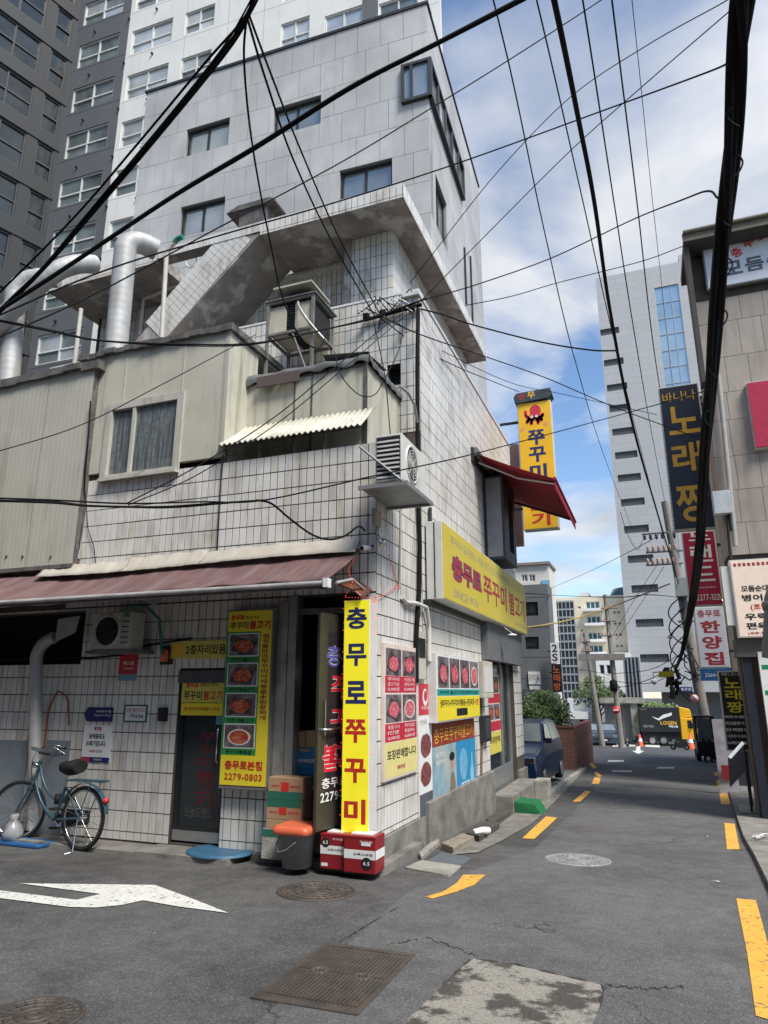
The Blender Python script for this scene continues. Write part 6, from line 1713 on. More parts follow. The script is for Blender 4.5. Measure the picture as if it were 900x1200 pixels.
slab_px('stone_slab', [(570, 965), (578, 969), (598, 955), (588, 953)], 0.07, 'slab_dark', 'dark rough rubble next to the green carpeted step')
rp = hG(565, 975, 0.1); rg = MB(); rg.tube([rp + Vector((-0.1, -0.12, 0.0)), rp + Vector((0, 0, 0.02)), rp + Vector((0.06, 0.14, 0.0))], 0.05, 8); rg = rg.build('white_rag', 'print_white', None, org=rp); tag(rg, 'crumpled white rag on the rubble by the plinth', 'rag')
gut = flat('gutter', [(p_.x, p_.y) for p_ in gpx([(527, 1003), (560, 1000), (590, 985), (625, 965), (660, 930), (683, 905), (676, 900), (648, 920), (610, 948), (575, 975)])], M('gutter_concrete', (0.20, 0.19, 0.165), 0.95, var=0.2, dirt=(0.11, 0.10, 0.09), dlo=0.45, dhi=0.7, dscale=(2, 2, 2), bump=0.4, bscale=35), 0.012)
tag(gut, 'worn concrete gutter strip between the side wall and the lane', None, None, 'structure')

# ================================================================== ROOF-TOP THINGS
# ---- caged air-conditioner with little roof
CY0, CY1 = 8.75, 9.45
CF = Frame((0, CY0, 0), (1, 0, 0))
ra = wpx(CF, 314, 393, 366, 350)
x0, x1, z0, z1 = ra
o = thing('caged_unit', ((x0 + x1) / 2, CY0 + 0.3, z0 - 0.35), 'old beige air-conditioner in a steel cage with small hood above the corner room', 'air conditioner')
cg = MB()
for x in (x0 - 0.03, x1 + 0.0):
    for y in (CY0 - 0.03, CY1): cg.box(x, x + 0.045, y, y + 0.045, rz - 0.0, z1 + 0.04)
for z in (z0 - 0.045, z1 + 0.04):
    cg.box(x0 - 0.03, x1 + 0.045, CY0 - 0.032, CY0 + 0.012, z, z + 0.04); cg.box(x1 + 0.002, x1 + 0.047, CY0 - 0.03, CY1 + 0.045, z - 0.002, z + 0.038); cg.box(x0 - 0.032, x0 + 0.012, CY0, CY1, z - 0.001, z + 0.039); cg.box(x0, x1, CY1, CY1 + 0.044, z, z + 0.04)
cg.tube([(x1 - 0.35, CY0 - 0.01, z0 - 0.02), (x1 + 0.01, CY0 - 0.01, rz + 0.05)], 0.018, 5)
cg.build('cage', M('cage_grey', (0.17, 0.165, 0.155), 0.6, var=0.2), o)
MB().box(x0 + 0.015, x0 + (x1 - x0) * 0.40, CY0 + 0.02, CY1 - 0.05, z0, z1).build('casing', M('unit_cream', (0.50, 0.47, 0.37), 0.6, var=0.08, dirt=(0.3, 0.25, 0.17), dlo=0.5, dhi=0.85), o, bevel=0.006)
MB().box(x0 + (x1 - x0) * 0.60, x1 - 0.02, CY0 + 0.02, CY1 - 0.05, z0, z1).build('casing', 'unit_cream', o, bevel=0.006)
MB().box(x0 + (x1 - x0) * 0.4, x0 + (x1 - x0) * 0.6, CY0 + 0.06, CY1 - 0.05, z0, z1).build('coil', 'black', o)
lv_ = MB()
for k in range(11):
    z = z0 + 0.01 + k * (z1 - z0) / 11; lv_.box(x0 + (x1 - x0) * 0.41, x0 + (x1 - x0) * 0.59, CY0 + 0.025, CY0 + 0.055, z, z + 0.018)
build_split(lv_, 'louvre', 'dark_metal', o)
MB().box(x1 - 0.012, x1 - 0.002, CY0 + 0.05, CY1 - 0.02, z0 + 0.02, z1 - 0.02).build('side_panel', 'black', o)
MB().box(x0 - 0.06, x1 + 0.08, CY0 - 0.05, CY1 + 0.08, z1 + 0.081, z1 + 0.105).build('cage_roof', 'felt', o)
MB().box(x0 + 0.3, x1 - 0.08, CY0 + 0.1, CY1 - 0.15, z1 + 0.106, z1 + 0.25).build('upper_box', 'sign_case_dark', o)
hood = MB()
hx0, hx1, hy0, hy1, hz_ = x0 + 0.12, x1 + 0.03, CY0 - 0.1, CY1 - 0.1, z1 + 0.255
hood.add([(hx0, hy0, hz_), (hx1, hy0, hz_), (hx1, hy1, hz_), (hx0, hy1, hz_), (hx0, hy0, hz_ + 0.035), (hx1, hy0, hz_ + 0.035), (hx1, hy1, hz_ + 0.035), (hx0, hy1, hz_ + 0.035), (hx0 + 0.4, (hy0 + hy1) / 2, hz_ + 0.14), (hx1 - 0.1, (hy0 + hy1) / 2, hz_ + 0.14)],
         [(0, 3, 2, 1), (0, 1, 5, 4), (1, 2, 6, 5), (2, 3, 7, 6), (3, 0, 4, 7), (4, 5, 9, 8), (5, 6, 9), (6, 7, 8, 9), (7, 4, 8)])
hood.build('hood', M('hood_cream', (0.42, 0.40, 0.32), 0.6, var=0.12, dirt=(0.2, 0.18, 0.13), dlo=0.5, dhi=0.8), o)
fj = MB(); fj.tube(bend((x1 - 0.25, CY0 - 0.02, z1 - 0.02), (x1 - 0.15, CY0 - 0.2, z0 + 0.2), (x1 + 0.25, CY0 + 0.0, z0 - 0.3)), 0.022, 8); fj.build('lagged_pipe', M('foil', (0.36, 0.36, 0.36), 0.5, metal=0.4, var=0.2, scale=25), o)
# ---- ventilation ducts
def duct(label, pts, r, group='galvanised ventilation ducts'):
    mb = ribbed(MB(), pts, r, 0.14, 28, 0.004)
    o = mb.build('ventilation_duct', 'steel_duct', None, org=Vector(pts[0])); return tag(o, label, 'duct', group)
p0, p1 = hY(136, 412, 8.9), hY(147, 292, 8.9)
duct('fat upright galvanised duct with elbow in front of the tiled slab', [p0 + Vector((0, 0, -0.3)), p1] + bend(p1, p1 + Vector((0.02, 0.05, 0.34)), p1 + Vector((0.30, 0.5, 0.24)))[1:], 0.205)
p0, p1 = hY(10, 450, 9.0), hY(18, 345, 9.0)
duct('galvanised duct at the far left rising and bending right', [p0 + Vector((-0.05, 0, -1.0)), p0, p1] + bend(p1, p1 + Vector((0.05, 0, 0.45)), p1 + Vector((0.75, 0.35, 0.42)))[1:] , 0.2)
p0, p1, p2 = hY(-20, 395, 8.6), hY(62, 318, 8.8), hY(110, 310, 9.5)
duct('slanting galvanised duct crossing from far left up to the tiled slab', [p0 + (p0 - p1) * 0.6, p0] + bend(p1 + (p0 - p1) * 0.2, p1 + (p1 - p0) * 0.18, p2, 9), 0.19)
# ---- white standpipe with green hose end
q0, q1 = hY(189, 402, 8.9), hY(195, 300, 8.9)
o = thing('standpipe', q0, 'white plastic standpipe with green elbow beside the fat duct', 'pipe')
q2 = hY(205, 284, 8.9)
MB().tube(bend(q0, (q0 + q1) / 2, q1, 3) + bend(q1, q1 + Vector((0, 0, 0.12)), q2, 4)[1:], 0.042, 10).build('pipe', M('pipe_dirty_white', (0.50, 0.48, 0.43), 0.6, var=0.1), o)
MB().tube(bend(q2, q2 + Vector((0.03, 0, 0.08)), q2 + Vector((0.17, 0, 0.07)), 5), 0.05, 10).build('elbow', M('pipe_green', (0.02, 0.20, 0.14), 0.5), o)
p0 = hY(95, 362, 9.4); p1 = hY(90, 405, 9.4)
pipe('downpipe', 'cream downpipe under the left end of the tiled slab', [p0, p1, p1 + Vector((0, 0, -0.8))], 0.045, 'pipe_dirty_white')
p0, p1, p2, p3 = hY(168, 350, 10.5), hY(180, 346, 10.5), hY(230, 322, 10.5), hY(255, 305, 10.5)
pipe('roof_pipe', 'white pipe slanting along behind the tiled stair', [p0 + Vector((0, 0, -0.9)), p0, p1, p2, p3], 0.035, 'pipe_white', steps=4)
for k in range(3):
    c = hY(225 + 12 * k, 305 - 4 * k, 10.6); t = MB().torus(c, 0.16 + 0.02 * k, 0.02, Vector((0.2 * k, 1, 0.1)), 22, 6).build('hose_coil', 'pipe_white', None, org=c); tag(t, ('left', 'middle', 'right')[k] + ' white hose coil hanging under the slab edge above the tiled stair', 'hose', 'hose coils under the slab')

# ================================================================== THE STREET BEYOND
def gp(x, y):
    """pixel on the street, sloping or (far away) level"""
    p = hG(x, y)
    if p.y > 66 or p.y < 0: p = hZ(x, y, gz(66))
    return p
M('paint_white', (0.60, 0.60, 0.56), 0.75, var=0.10, scale=6, dirt=(0.13, 0.13, 0.13), dscale=(14, 14, 14), dlo=0.57, dhi=0.64)
M('paint_yellow', (0.72, 0.37, 0.055), 0.7, var=0.10, scale=10, dirt=(0.14, 0.12, 0.09), dscale=(12, 12, 12), dlo=0.56, dhi=0.63)
def mark(name, pts, mat, lift=0.009):
    P = [gp(x, y) for x, y in pts]
    mb = MB(); mb.add([(p.x, p.y, p.z + lift) for p in P], [tuple(range(len(P)))])
    return mb.build(name, mat, lane)
dash_px = [[(498, 1052), (519, 1046), (535, 1036), (543, 1026), (569, 1026), (556, 1038), (535, 1046), (507, 1054)],
           [(612, 983), (640, 957), (653, 959), (626, 984)], [(671, 940), (686, 927), (693, 928), (680, 940)], [(693, 919), (697, 911), (704, 912), (702, 919)], [(696, 905), (700, 905), (706, 910), (701, 911)], [(690, 895), (694, 895), (700, 900), (695, 901)], [(681, 885), (685, 885), (691, 890), (687, 890)],
           [(863, 1054), (886, 1056), (905, 1125), (912, 1200), (886, 1192), (876, 1120)], [(849, 965), (861, 966), (867, 996), (852, 996)], [(843, 929), (853, 929), (856, 943), (845, 943)], [(839, 914), (848, 914), (850, 922), (841, 922)], [(836, 905), (842, 905), (845, 909), (838, 910)]]
for pts in dash_px: mark('lane_dash', pts, 'paint_yellow')
arrow = [(45, 152), (362, 156), (440, 184), (536, 222), (420, 207), (335, 192), (285, 203), (225, 209), (165, 208), (0, 187), (-160, 168), (-160, 150), (0, 169), (180, 191), (235, 177)]
ar = MB(); P = [hG(x / 2, 960 + y / 2) for x, y in arrow]; ar.add([(p.x, p.y, gz(p.y) + 0.008) for p in P], [tuple(range(len(P)))])
aro = ar.build('arrow_marking', 'paint_white', ground)
for pts in ([(718, 872), (734, 872), (734, 875), (718, 875)], [(737, 872), (752, 872), (752, 875), (737, 875)], [(756, 872), (773, 873), (773, 876), (756, 875)], [(713, 891), (731, 891), (731, 893), (712, 893)], [(717, 903), (741, 903), (741, 905), (717, 905)], [(770, 899), (790, 899), (790, 901), (770, 901)], [(746, 875), (750, 875), (751, 880), (755, 880), (748, 884), (741, 880), (745, 880)], [(676, 868), (695, 868), (696, 871), (676, 871)]):
    mark('white_marking', pts, 'paint_white')
# darker newer surface beyond the seam, where the lane meets the cross street
far_road = flat('road', [(-5.5, 36), (3.2, 33), (5.4, 58), (12, 66), (-12, 66), (-7, 58)], 'asphalt_far', 0.0065); tag(far_road, 'darker asphalt at the lower end of the lane', None, None, 'structure')
flat('road', [(-40, 66), (60, 66), (60, 84), (-40, 84)], 'asphalt_far', 0.005)['kind'] = 'structure'
# ---- covers and patch in the crossing
M('cast_iron', (0.085, 0.075, 0.066), 0.6, metal=0.35, var=0.2, scale=8, dirt=(0.13, 0.095, 0.07), dscale=(6, 6, 6), dlo=0.5, dhi=0.7, bump=0.2, bscale=90)
M('iron_grey', (0.24, 0.243, 0.247), 0.6, metal=0.1, var=0.2, scale=8)
cr_ = [hG(300, 1168), hG(378, 1108), hG(492, 1118), hG(412, 1195)]
cen = sum(cr_, Vector()) / 4
o = thing('drain_cover', (cen.x, cen.y, gz(cen.y)), 'large rusty rectangular ribbed cover in the foreground asphalt', 'manhole cover')
U_ = ((cr_[2] - cr_[1]) + (cr_[3] - cr_[0])) / 2; V_ = ((cr_[1] - cr_[0]) + (cr_[2] - cr_[3])) / 2
U_.z = 0; V_.z = 0
def rp_(a_, b_, h): 
    q = cen + U_ * (a_ - 0.5) + V_ * (b_ - 0.5); return Vector((q.x, q.y, gz(q.y) + h))
def rquad(a0, a1, b0, b1, h0, h1, mb):
    c_ = [(a0, b0), (a1, b0), (a1, b1), (a0, b1)]
    return mb.add([rp_(a_, b_, h0) for a_, b_ in c_] + [rp_(a_, b_, h1) for a_, b_ in c_], [(4, 5, 6, 7), (0, 1, 5, 4), (1, 2, 6, 5), (2, 3, 7, 6), (3, 0, 4, 7)])
mb = MB()
for q in ((0, 1, 0, 0.05), (0, 1, 0.95, 1), (0, 0.04, 0.05, 0.95), (0.96, 1, 0.05, 0.95)): rquad(*q, 0.001, 0.014, mb)
mb.build('frame', 'cast_iron', o, bevel=0.004)
rquad(0.041, 0.959, 0.051, 0.949, 0.001, 0.007, MB()).build('plate', 'cast_iron', o)
for k in range(22):
    a_ = 0.065 + k * 0.0405
    for (b0, b1) in ((0.09, 0.49), (0.51, 0.91)): rquad(a_, a_ + 0.02, b0, b1, 0.0072, 0.014, MB()).build('rib', 'cast_iron', o)
for a_ in (0.28, 0.72): c_ = rp_(a_, 0.5, 0.007); MB().lathe(c_, [(0.035, 0.0), (0.04, 0.010), (0.055, 0.010), (0.06, 0.0)], 16).build('lifting_ring', 'cast_iron', o)
def manhole(label, x, y, rx, mat, rings=4):
    c = hG(x, y); c.z = gz(c.y) + 0.004
    r_ = (hG(x + rx, y) - c).length
    o = thing('manhole_cover', c, label, 'manhole cover', 'round manhole covers')
    nrm = Vector((0, SLOPE, 1)).normalized()
    MB().lathe(c, [(r_, 0.0), (r_ * 0.985, 0.008), (r_ * 0.90, 0.008), (r_ * 0.89, 0.002)], 40, nrm).build('frame', mat, o)
    MB().lathe(c, [(0.0, 0.004), (r_ * 0.885, 0.004)], 40, nrm).build('plate', mat, o)
    for k in range(rings): MB().torus(c + nrm * 0.004, r_ * (0.15 + 0.2 * k), 0.009, nrm, 36, 5).build('ring', mat, o)
    st_ = MB()
    for k in range(24):
        a_ = 2 * math.pi * k / 24; e1 = Vector((1, 0, 0)); e2 = nrm.cross(e1)
        d_ = e1 * math.cos(a_) + e2 * math.sin(a_)
        st_.tube([c + d_ * r_ * (0.42 if k % 2 else 0.62) + nrm * 0.006, c + d_ * r_ * 0.84 + nrm * 0.006], 0.008, 4)
    st_.build('studs', mat, o, kind='stuff')
manhole('rusty round manhole cover just before the concrete step', 371, 1045, 47, 'cast_iron')
manhole('grey round manhole cover in the middle of the lane', 677, 1008, 37, 'iron_grey')
manhole('dark round manhole cover cut by the lower left edge of the picture', 40, 1192, 58, 'cast_iron')
mt, t_, b_ = _nodes('patch_concrete')
L = t_.links.new; geo = t_.nodes.new('ShaderNodeNewGeometry'); n_ = t_.nodes.new('ShaderNodeTexNoise'); n_.inputs['Scale'].default_value = 3.2; n_.inputs['Detail'].default_value = 10; n_.inputs['Roughness'].default_value = 0.65
L(geo.outputs['Position'], n_.inputs['Vector']); cr2 = t_.nodes.new('ShaderNodeValToRGB'); e_ = cr2.color_ramp.elements
e_[0].position, e_[0].color, e_[1].position, e_[1].color = 0.46, (0.06, 0.053, 0.046, 1), 0.525, (0.25, 0.235, 0.20, 1)
L(n_.outputs[0], cr2.inputs[0]); nb = t_.nodes.new('ShaderNodeTexNoise'); nb.inputs['Scale'].default_value = 70; nb.inputs['Detail'].default_value = 5; L(geo.outputs['Position'], nb.inputs['Vector'])
mm = t_.nodes.new('ShaderNodeMix'); mm.data_type = 'RGBA'; mm.blend_type = 'OVERLAY'; mm.inputs[0].default_value = 0.8; L(cr2.outputs[0], mm.inputs[6]); L(nb.outputs[0], mm.inputs[7]); L(mm.outputs[2], b_.inputs['Base Color']); b_.inputs['Roughness'].default_value = 0.92
bp2 = t_.nodes.new('ShaderNodeBump'); bp2.inputs['Strength'].default_value = 0.6; bp2.inputs['Distance'].default_value = 0.012; L(nb.outputs[0], bp2.inputs['Height']); L(bp2.outputs[0], b_.inputs['Normal']); MATS['patch_concrete'] = mt
pp = [hG(x, y) for x, y in ((552, 1125), (600, 1131), (650, 1143), (708, 1156), (703, 1180), (690, 1215), (470, 1215), (478, 1196), (520, 1155))]
pa_ = MB(); pa_.add([(p.x, p.y, gz(p.y) + 0.0085) for p in pp], [tuple(range(len(pp)))]); pa_ = pa_.build('concrete_patch', 'patch_concrete', None, org=None); tag(pa_, 'broken patch of old concrete set in the asphalt', None, None, 'structure')
rim = MB(); rim.tube(polyline([(p.x, p.y, gz(p.y) + 0.003) for p in (pp[-1:] + pp[:5])], 30), [0.010 + 0.006 * math.sin(k * 1.9) for k in range(30)], 5); rim.build('patch_edge', M('tar', (0.035, 0.034, 0.032), 0.9, var=0.3), pa_)
for pts in ([(708, 1156), (760, 1160), (800, 1158)], [(470, 1062), (430, 1085), (400, 1104)], [(560, 1123), (535, 1112), (500, 1100), (455, 1108)], [(690, 906), (760, 905), (838, 905)]):
    P = polyline([gp(x, y) for x, y in pts], 40); sm_ = MB(); w_ = 0.006 if P[0].y < 12 else 0.03
    sm_.add([(p.x + random.uniform(-.012, .012), p.y + k_ * w_ * random.uniform(0.3, 1.3) + 0.018 * math.sin(i * 0.9) + 0.02 * math.sin(i * 2.7), gz(p.y) + 0.0086) for i, p in enumerate(P) for k_ in (-1, 1)], [(2 * i, 2 * i + 2, 2 * i + 3, 2 * i + 1) for i in range(39)]); sm_.build('asphalt_seam', 'tar', lane)
for (x, y, lab) in ((842, 1036, 'crumpled white paper scrap on the lane by the yellow dashes'), (832, 982, 'tiny white litter scrap further up the lane edge')):
    p = hG(x, y); l_ = MB(); l_.add([p + Vector((random.uniform(-.07, .07), random.uniform(-.05, .05), 0.012 + random.uniform(0, .02))) for _ in range(6)], [(0, 1, 2), (1, 2, 3), (2, 3, 4), (3, 4, 5)]); l_ = l_.build('litter', 'print_white', None, org=p); tag(l_, lab, 'litter', 'litter on the lane')

# ================================================================== LEFT SIDE OF THE LANE
# raised forecourt with kerb
kq = [(p.x, p.y) for p in gpx([(629, 938), (648, 926), (666, 913), (681, 903)])]
fc = MB()
pts = kq + [(kq[-1][0] - 0.1, 29.5), (-12, 29.5), (-12, 17.6), (-3.2, 17.6)]
fc.prism([(x, y, gz(y) - 0.1) for x, y in pts], (0, 0, 0.19))
fco = fc.build('pavement', M('forecourt', (0.13, 0.13, 0.128), 0.95, var=0.15, bump=0.2)); tag(fco, 'raised grey forecourt where the hatchback is parked', None, None, 'structure')
kb = MB()
for a_, b__ in zip(kq, kq[1:]):
    for t0 in (0, 0.5):
        A = Vector((*a_, 0)).lerp(Vector((*b__, 0)), t0); B = Vector((*a_, 0)).lerp(Vector((*b__, 0)), t0 + 0.49)
        A.z, B.z = gz(A.y) - 0.05, gz(B.y) - 0.05
        sdv = (B - A).cross(Vector((0, 0, 1))).normalized() * 0.16
        k_ = MB().obox(A + sdv * 0.2, B - A, sdv, Vector((0, 0, 0.165))); k_.build('kerb_stone', 'concrete_pale', fco, bevel=0.015)
# ---- brick garden wall
by = hG(674, 905).y
bxr = hG(674, 905).x; bxl = hY(630, 880, by).x
bzt = hY(660, 851, by).z
mt, t_, b_ = _nodes('brickwork'); L = t_.links.new; geo = t_.nodes.new('ShaderNodeNewGeometry'); sx = t_.nodes.new('ShaderNodeSeparateXYZ'); L(geo.outputs['Position'], sx.inputs[0]); cx_ = t_.nodes.new('ShaderNodeCombineXYZ'); L(sx.outputs[0], cx_.inputs[0]); L(sx.outputs[2], cx_.inputs[1])
bt = t_.nodes.new('ShaderNodeTexBrick'); bt.inputs['Scale'].default_value = 1.0; bt.inputs['Color1'].default_value = (0.22, 0.085, 0.055, 1); bt.inputs['Color2'].default_value = (0.16, 0.06, 0.042, 1); bt.inputs['Mortar'].default_value = (0.20, 0.17, 0.15, 1); bt.inputs['Brick Width'].default_value = 0.23; bt.inputs['Row Height'].default_value = 0.085; bt.inputs['Mortar Size'].default_value = 0.008
L(cx_.outputs[0], bt.inputs['Vector']); L(bt.outputs[0], b_.inputs['Base Color']); b_.inputs['Roughness'].default_value = 0.9; MATS['brickwork'] = mt
o = thing('brick_wall', (bxr, by, gz(by)), 'low red brick garden wall behind the parked hatchback', 'wall')
MB().box(bxl - 2, bxr, by, by + 0.25, gz(by) - 0.2, bzt - 0.06).build('wall', 'brickwork', o); MB().box(bxl - 2, bxr + 0.03, by - 0.03, by + 0.28, bzt - 0.06, bzt).build('coping', M('brick_cap', (0.15, 0.065, 0.05), 0.9), o)
MB().box(bxr - 0.25, bxr, by + 0.251, by + 8, gz(by) - 0.6, bzt - 0.07).build('return_wall', 'brickwork', o)
# ---- leaves
def leaf_crown(name, c, rad, nleaf, size, parent, mat, seed=1, squash=0.9, lumps=9):
    rnd = random.Random(seed)
    cl_ = [(Vector((rnd.gauss(0, .45) * rad[0], rnd.gauss(0, .45) * rad[1], rnd.gauss(0, .42) * rad[2])), rnd.uniform(0.32, 0.6)) for _ in range(lumps)]
    vs, fs = [], []
    while len(fs) < nleaf:
        cc_, rr = rnd.choice(cl_)
        d_ = Vector((rnd.gauss(0, 1), rnd.gauss(0, 1), rnd.gauss(0, 1))).normalized() * (rnd.random() ** 0.4)
        p = cc_ + Vector((d_.x * rad[0] * rr, d_.y * rad[1] * rr, d_.z * rad[2] * rr))
        if (p.x / rad[0]) ** 2 + (p.y / rad[1]) ** 2 + (p.z / rad[2]) ** 2 > 1.15: continue
        a_ = Vector((rnd.gauss(0, 1), rnd.gauss(0, 1), rnd.gauss(0, 1))).normalized(); b__ = a_.orthogonal().normalized()
        s_ = size * rnd.uniform(0.6, 1.4)
        q = c + p; i = len(vs)
        vs += [q - a_ * s_, q + b__ * s_ * 0.5, q + a_ * s_, q - b__ * s_ * 0.5]; fs.append((i, i + 1, i + 2, i + 3))
    m = MB(); m.add(vs, fs); return m.build(name, mat, parent)
M('leaf', (0.11, 0.18, 0.05), 0.55, var=0.5, scale=2.5, hue=(0.15, 0.21, 0.07)); M('foliage_dark', (0.065, 0.115, 0.04), 0.6, var=0.5, scale=3, hue=(0.10, 0.14, 0.05)); M('bark', (0.09, 0.07, 0.055), 0.9, var=0.25)
c = hY(638, 836, by + 1.3)
o = thing('shrub', (c.x, c.y, gz(c.y)), 'clipped dark green shrub behind the brick wall', 'shrub')
MB().tube([(c.x, c.y, gz(c.y)), (c.x, c.y, c.z)], [0.09, 0.05], 7).build('trunk', 'bark', o)
leaf_crown('crown', Vector((c.x, c.y, c.z - 0.15)), (1.15, 0.9, 1.0), 9000, 0.06, o, 'foliage_dark', 3, lumps=40)
# ---- facade helper for the buildings further off
def block(name, label, fr, u0, u1, z1, z0, depth, mat, cat='building', holes=(), thick=0.3):
    o = thing(name, fr.p((u0 + u1) / 2, z0, -depth / 2), label, cat)
    m = MB(); fr.wall(m, u0, u1, z0, z1, list(holes), thick)
    m.build('wall', mat, o)
    bd = MB(); bd.obox(fr.p(u0 + 0.002, z0, -thick - 0.001), fr.u * (u1 - u0 - 0.004), fr.v * (z1 - z0 - 0.002), -fr.n * (depth - thick)); bd.build('body', mat, o)
    return o
def pane_grid(o, fr, holes, frame, glass, mull=(0.5,), rails=(), d=-0.08, fw2=0.06):
    for h in holes: window(fr, h[0], h[1], h[2], h[3], o, frame, glass, fw2, mull, rails, 0.08, d)
# grey corner building
GY = 33.0
gf = Frame((0, GY, 0), (1, 0, 0))
gl, gr2 = gf.px(560, 750)[0], gf.px(646, 760)[0]
gz1 = gf.px(625, 685)[1]
ghs = [wpx(gf, 616, 722, 630, 705), wpx(gf, 616, 761, 631, 746)]
M('grey_clad', (0.15, 0.16, 0.175), 0.6, var=0.06, scale=0.8)
gb_ = block('grey_building', 'slate-grey clad building beyond the brick wall with two dark windows', gf, gl, gr2, gz1, gz(GY) - 0.5, 1.5, 'grey_clad', holes=ghs)
pane_grid(gb_, gf, ghs, 'dark_metal', 'glass_dark', (), (0.3,))
gs_ = Frame((gr2, GY, 0), (0, 1, 0))
rb4 = MB(); gf.box(rb4, gl, gf.px(648, 800)[0], gf.px(630, 826)[1], gf.px(630, 808)[1], 0.001, 0.9); rb4.build('shop_fascia', M('grey_clad_dark', (0.085, 0.095, 0.105), 0.5), gb_)
jn = MB()
for yy in (700, 735, 770, 795): v = gf.px(625, yy)[1]; gf.box(jn, gl, gr2, v - 0.015, v + 0.015, 0.0, 0.006)
build_split(jn, 'panel_joint', 'grey_clad_dark', gb_)
ra = wpx(gf, 620, 802, 633, 787); o = sign_root(gf, 'white_wall_sign', 'small white sign with grey lettering on the slate-grey building', ra[0], ra[2])
flatbox(gf, 'board', 'print_white', *ra, 0.008, 0.08, o); lettering(gf, o, 'ink_grey', ('EPSON', ra[0] + 0.04, ra[1] - 0.04, ra[2] + 0.17, ra[3] - 0.14, 0.083, dict(bold=0.02)))
ra = wpx(gf, 621, 808, 633, 803.5); o = sign_root(gf, 'white_wall_sign', 'low white strip sign under the lettered sign on the slate-grey building', ra[0], ra[2]); flatbox(gf, 'board', 'print_white', *ra, 0.008, 0.06, o)
for (xa_, ya_, xb_, yb_, mt_, tx, tm, lab) in ((646, 777, 654, 753, 'print_white', '2S', 'ink_blue', 'white blade sign with dark letters on the edge of the slate-grey building'), (648, 811, 657, 778, 'black', '노래방', 'lamp_orange', 'black blade sign with orange letters below the white blade sign')):
    ra = wpx(gf, xa_, ya_, xb_, yb_, 0.6); o = sign_root(gf, 'blade_sign', lab, ra[0], ra[2]); flatbox(gf, 'case', mt_, *ra, 0.45, 0.6, o)
    cm = MB(); put_column(cm, gf, tx, ra[0] + 0.06, ra[1] - 0.06, ra[2] + 0.05, ra[3] - 0.05, 0.603, 0.02); build_split(cm, 'lettering', tm, o); gf.box(MB(), gr2 - 0.1, ra[0], ra[3] - 0.4, ra[3] - 0.35, 0.5, 0.55).build('bracket', 'dark_metal', o)
# pale pink sign panel behind the yellow blade sign
pk = Frame((0, 18.4, 0), (1, 0, 0)); ra = wpx(pk, 596, 640, 607, 520)
o = sign_root(pk, 'pink_panel', 'plain pale pink panel peeping out behind the yellow blade sign', ra[0], ra[2]); pk.box(MB(), *ra, -0.2, 0).build('board', M('pink_wall', (0.52, 0.31, 0.27), 0.8, var=0.08), o); pk.box(MB(), ra[0] - 0.5, ra[0], ra[3] - 0.5, ra[3] - 0.4, -0.15, -0.08).build('bracket', 'dark_metal', o)
# cream flats with dark glass column
CYc = 82.0
cf = Frame((0, CYc, 0), (1, 0, 0))
cu = lambda x, y=760: cf.px(x, y)[0]
cz = lambda y, x=690: cf.px(x, y)[1]
M('cream_wall', (0.80, 0.71, 0.54), 0.8, var=0.06, scale=0.5); M('white_wall', (0.74, 0.74, 0.73), 0.8, var=0.06, scale=0.5)
wh_ = []
for yy in (705, 722, 741, 756): wh_.append((cu(690), cu(707), cz(yy + 9), cz(yy)))
for k, (xx, yy) in enumerate(((680, 710), (681, 737), (682, 752), (683, 768), (684, 795))): wh_.append((cu(xx + 0.5), cu(xx + 4), cz(yy + 3), cz(yy)))
for k in range(5):
    for j in range(2): wh_.append((cu(722 + 5 * j), cu(725.5 + 5 * j), cz(737 + 3.5 + k * 13 - 20), cz(737 + k * 13 - 20)))
cb_ = block('cream_flats', 'cream apartment block with dark gridded glass column far down the street', cf, cu(640), cu(741), cz(699), gz(66) - 1, 8, 'cream_wall', holes=wh_)
pane_grid(cb_, cf, wh_[:4], 'white_frame', M('teal_glass', (0.05, 0.13, 0.16), 0.1, var=0.3), (0.33, 0.66), (), fw2=0.12); pane_grid(cb_, cf, wh_[4:], 'white_frame', 'glass_dark', (), (), fw2=0.08)
gc = MB(); cf.box(gc, cu(644), cu(676), cz(820), cz(704), 0.001, 0.25); gco = gc.build('glass_column', M('column_glass', (0.03, 0.038, 0.048), 0.12, var=0.3, scale=0.5), cb_)
for k in range(13):
    z_ = cz(820) + (cz(704) - cz(820)) * k / 12; cf.box(MB(), cu(644) - 0.02, cu(676) + 0.02, z_ - 0.10, z_ + 0.10, 0.2, 0.32).build('rail', M('col_rail', (0.30, 0.32, 0.34), 0.5), gco)
for k in range(8):
    u_ = cu(644) + (cu(676) - cu(644)) * k / 7; cf.box(MB(), u_ - 0.05, u_ + 0.05, cz(820), cz(704), 0.2, 0.30).build('mullion', 'col_rail', gco)
for yy in (714, 731, 750, 765): cf.box(MB(), cu(688), cu(711), cz(yy + 3), cz(yy), 0.001, 1.1).build('balcony_ledge', 'white_wall', cb_)
rb5 = MB(); cf.box(rb5, cu(683), cu(694), cz(699) + 0.001, cz(693), -6, -1); rb5.build('roof_house', 'white_wall', cb_)
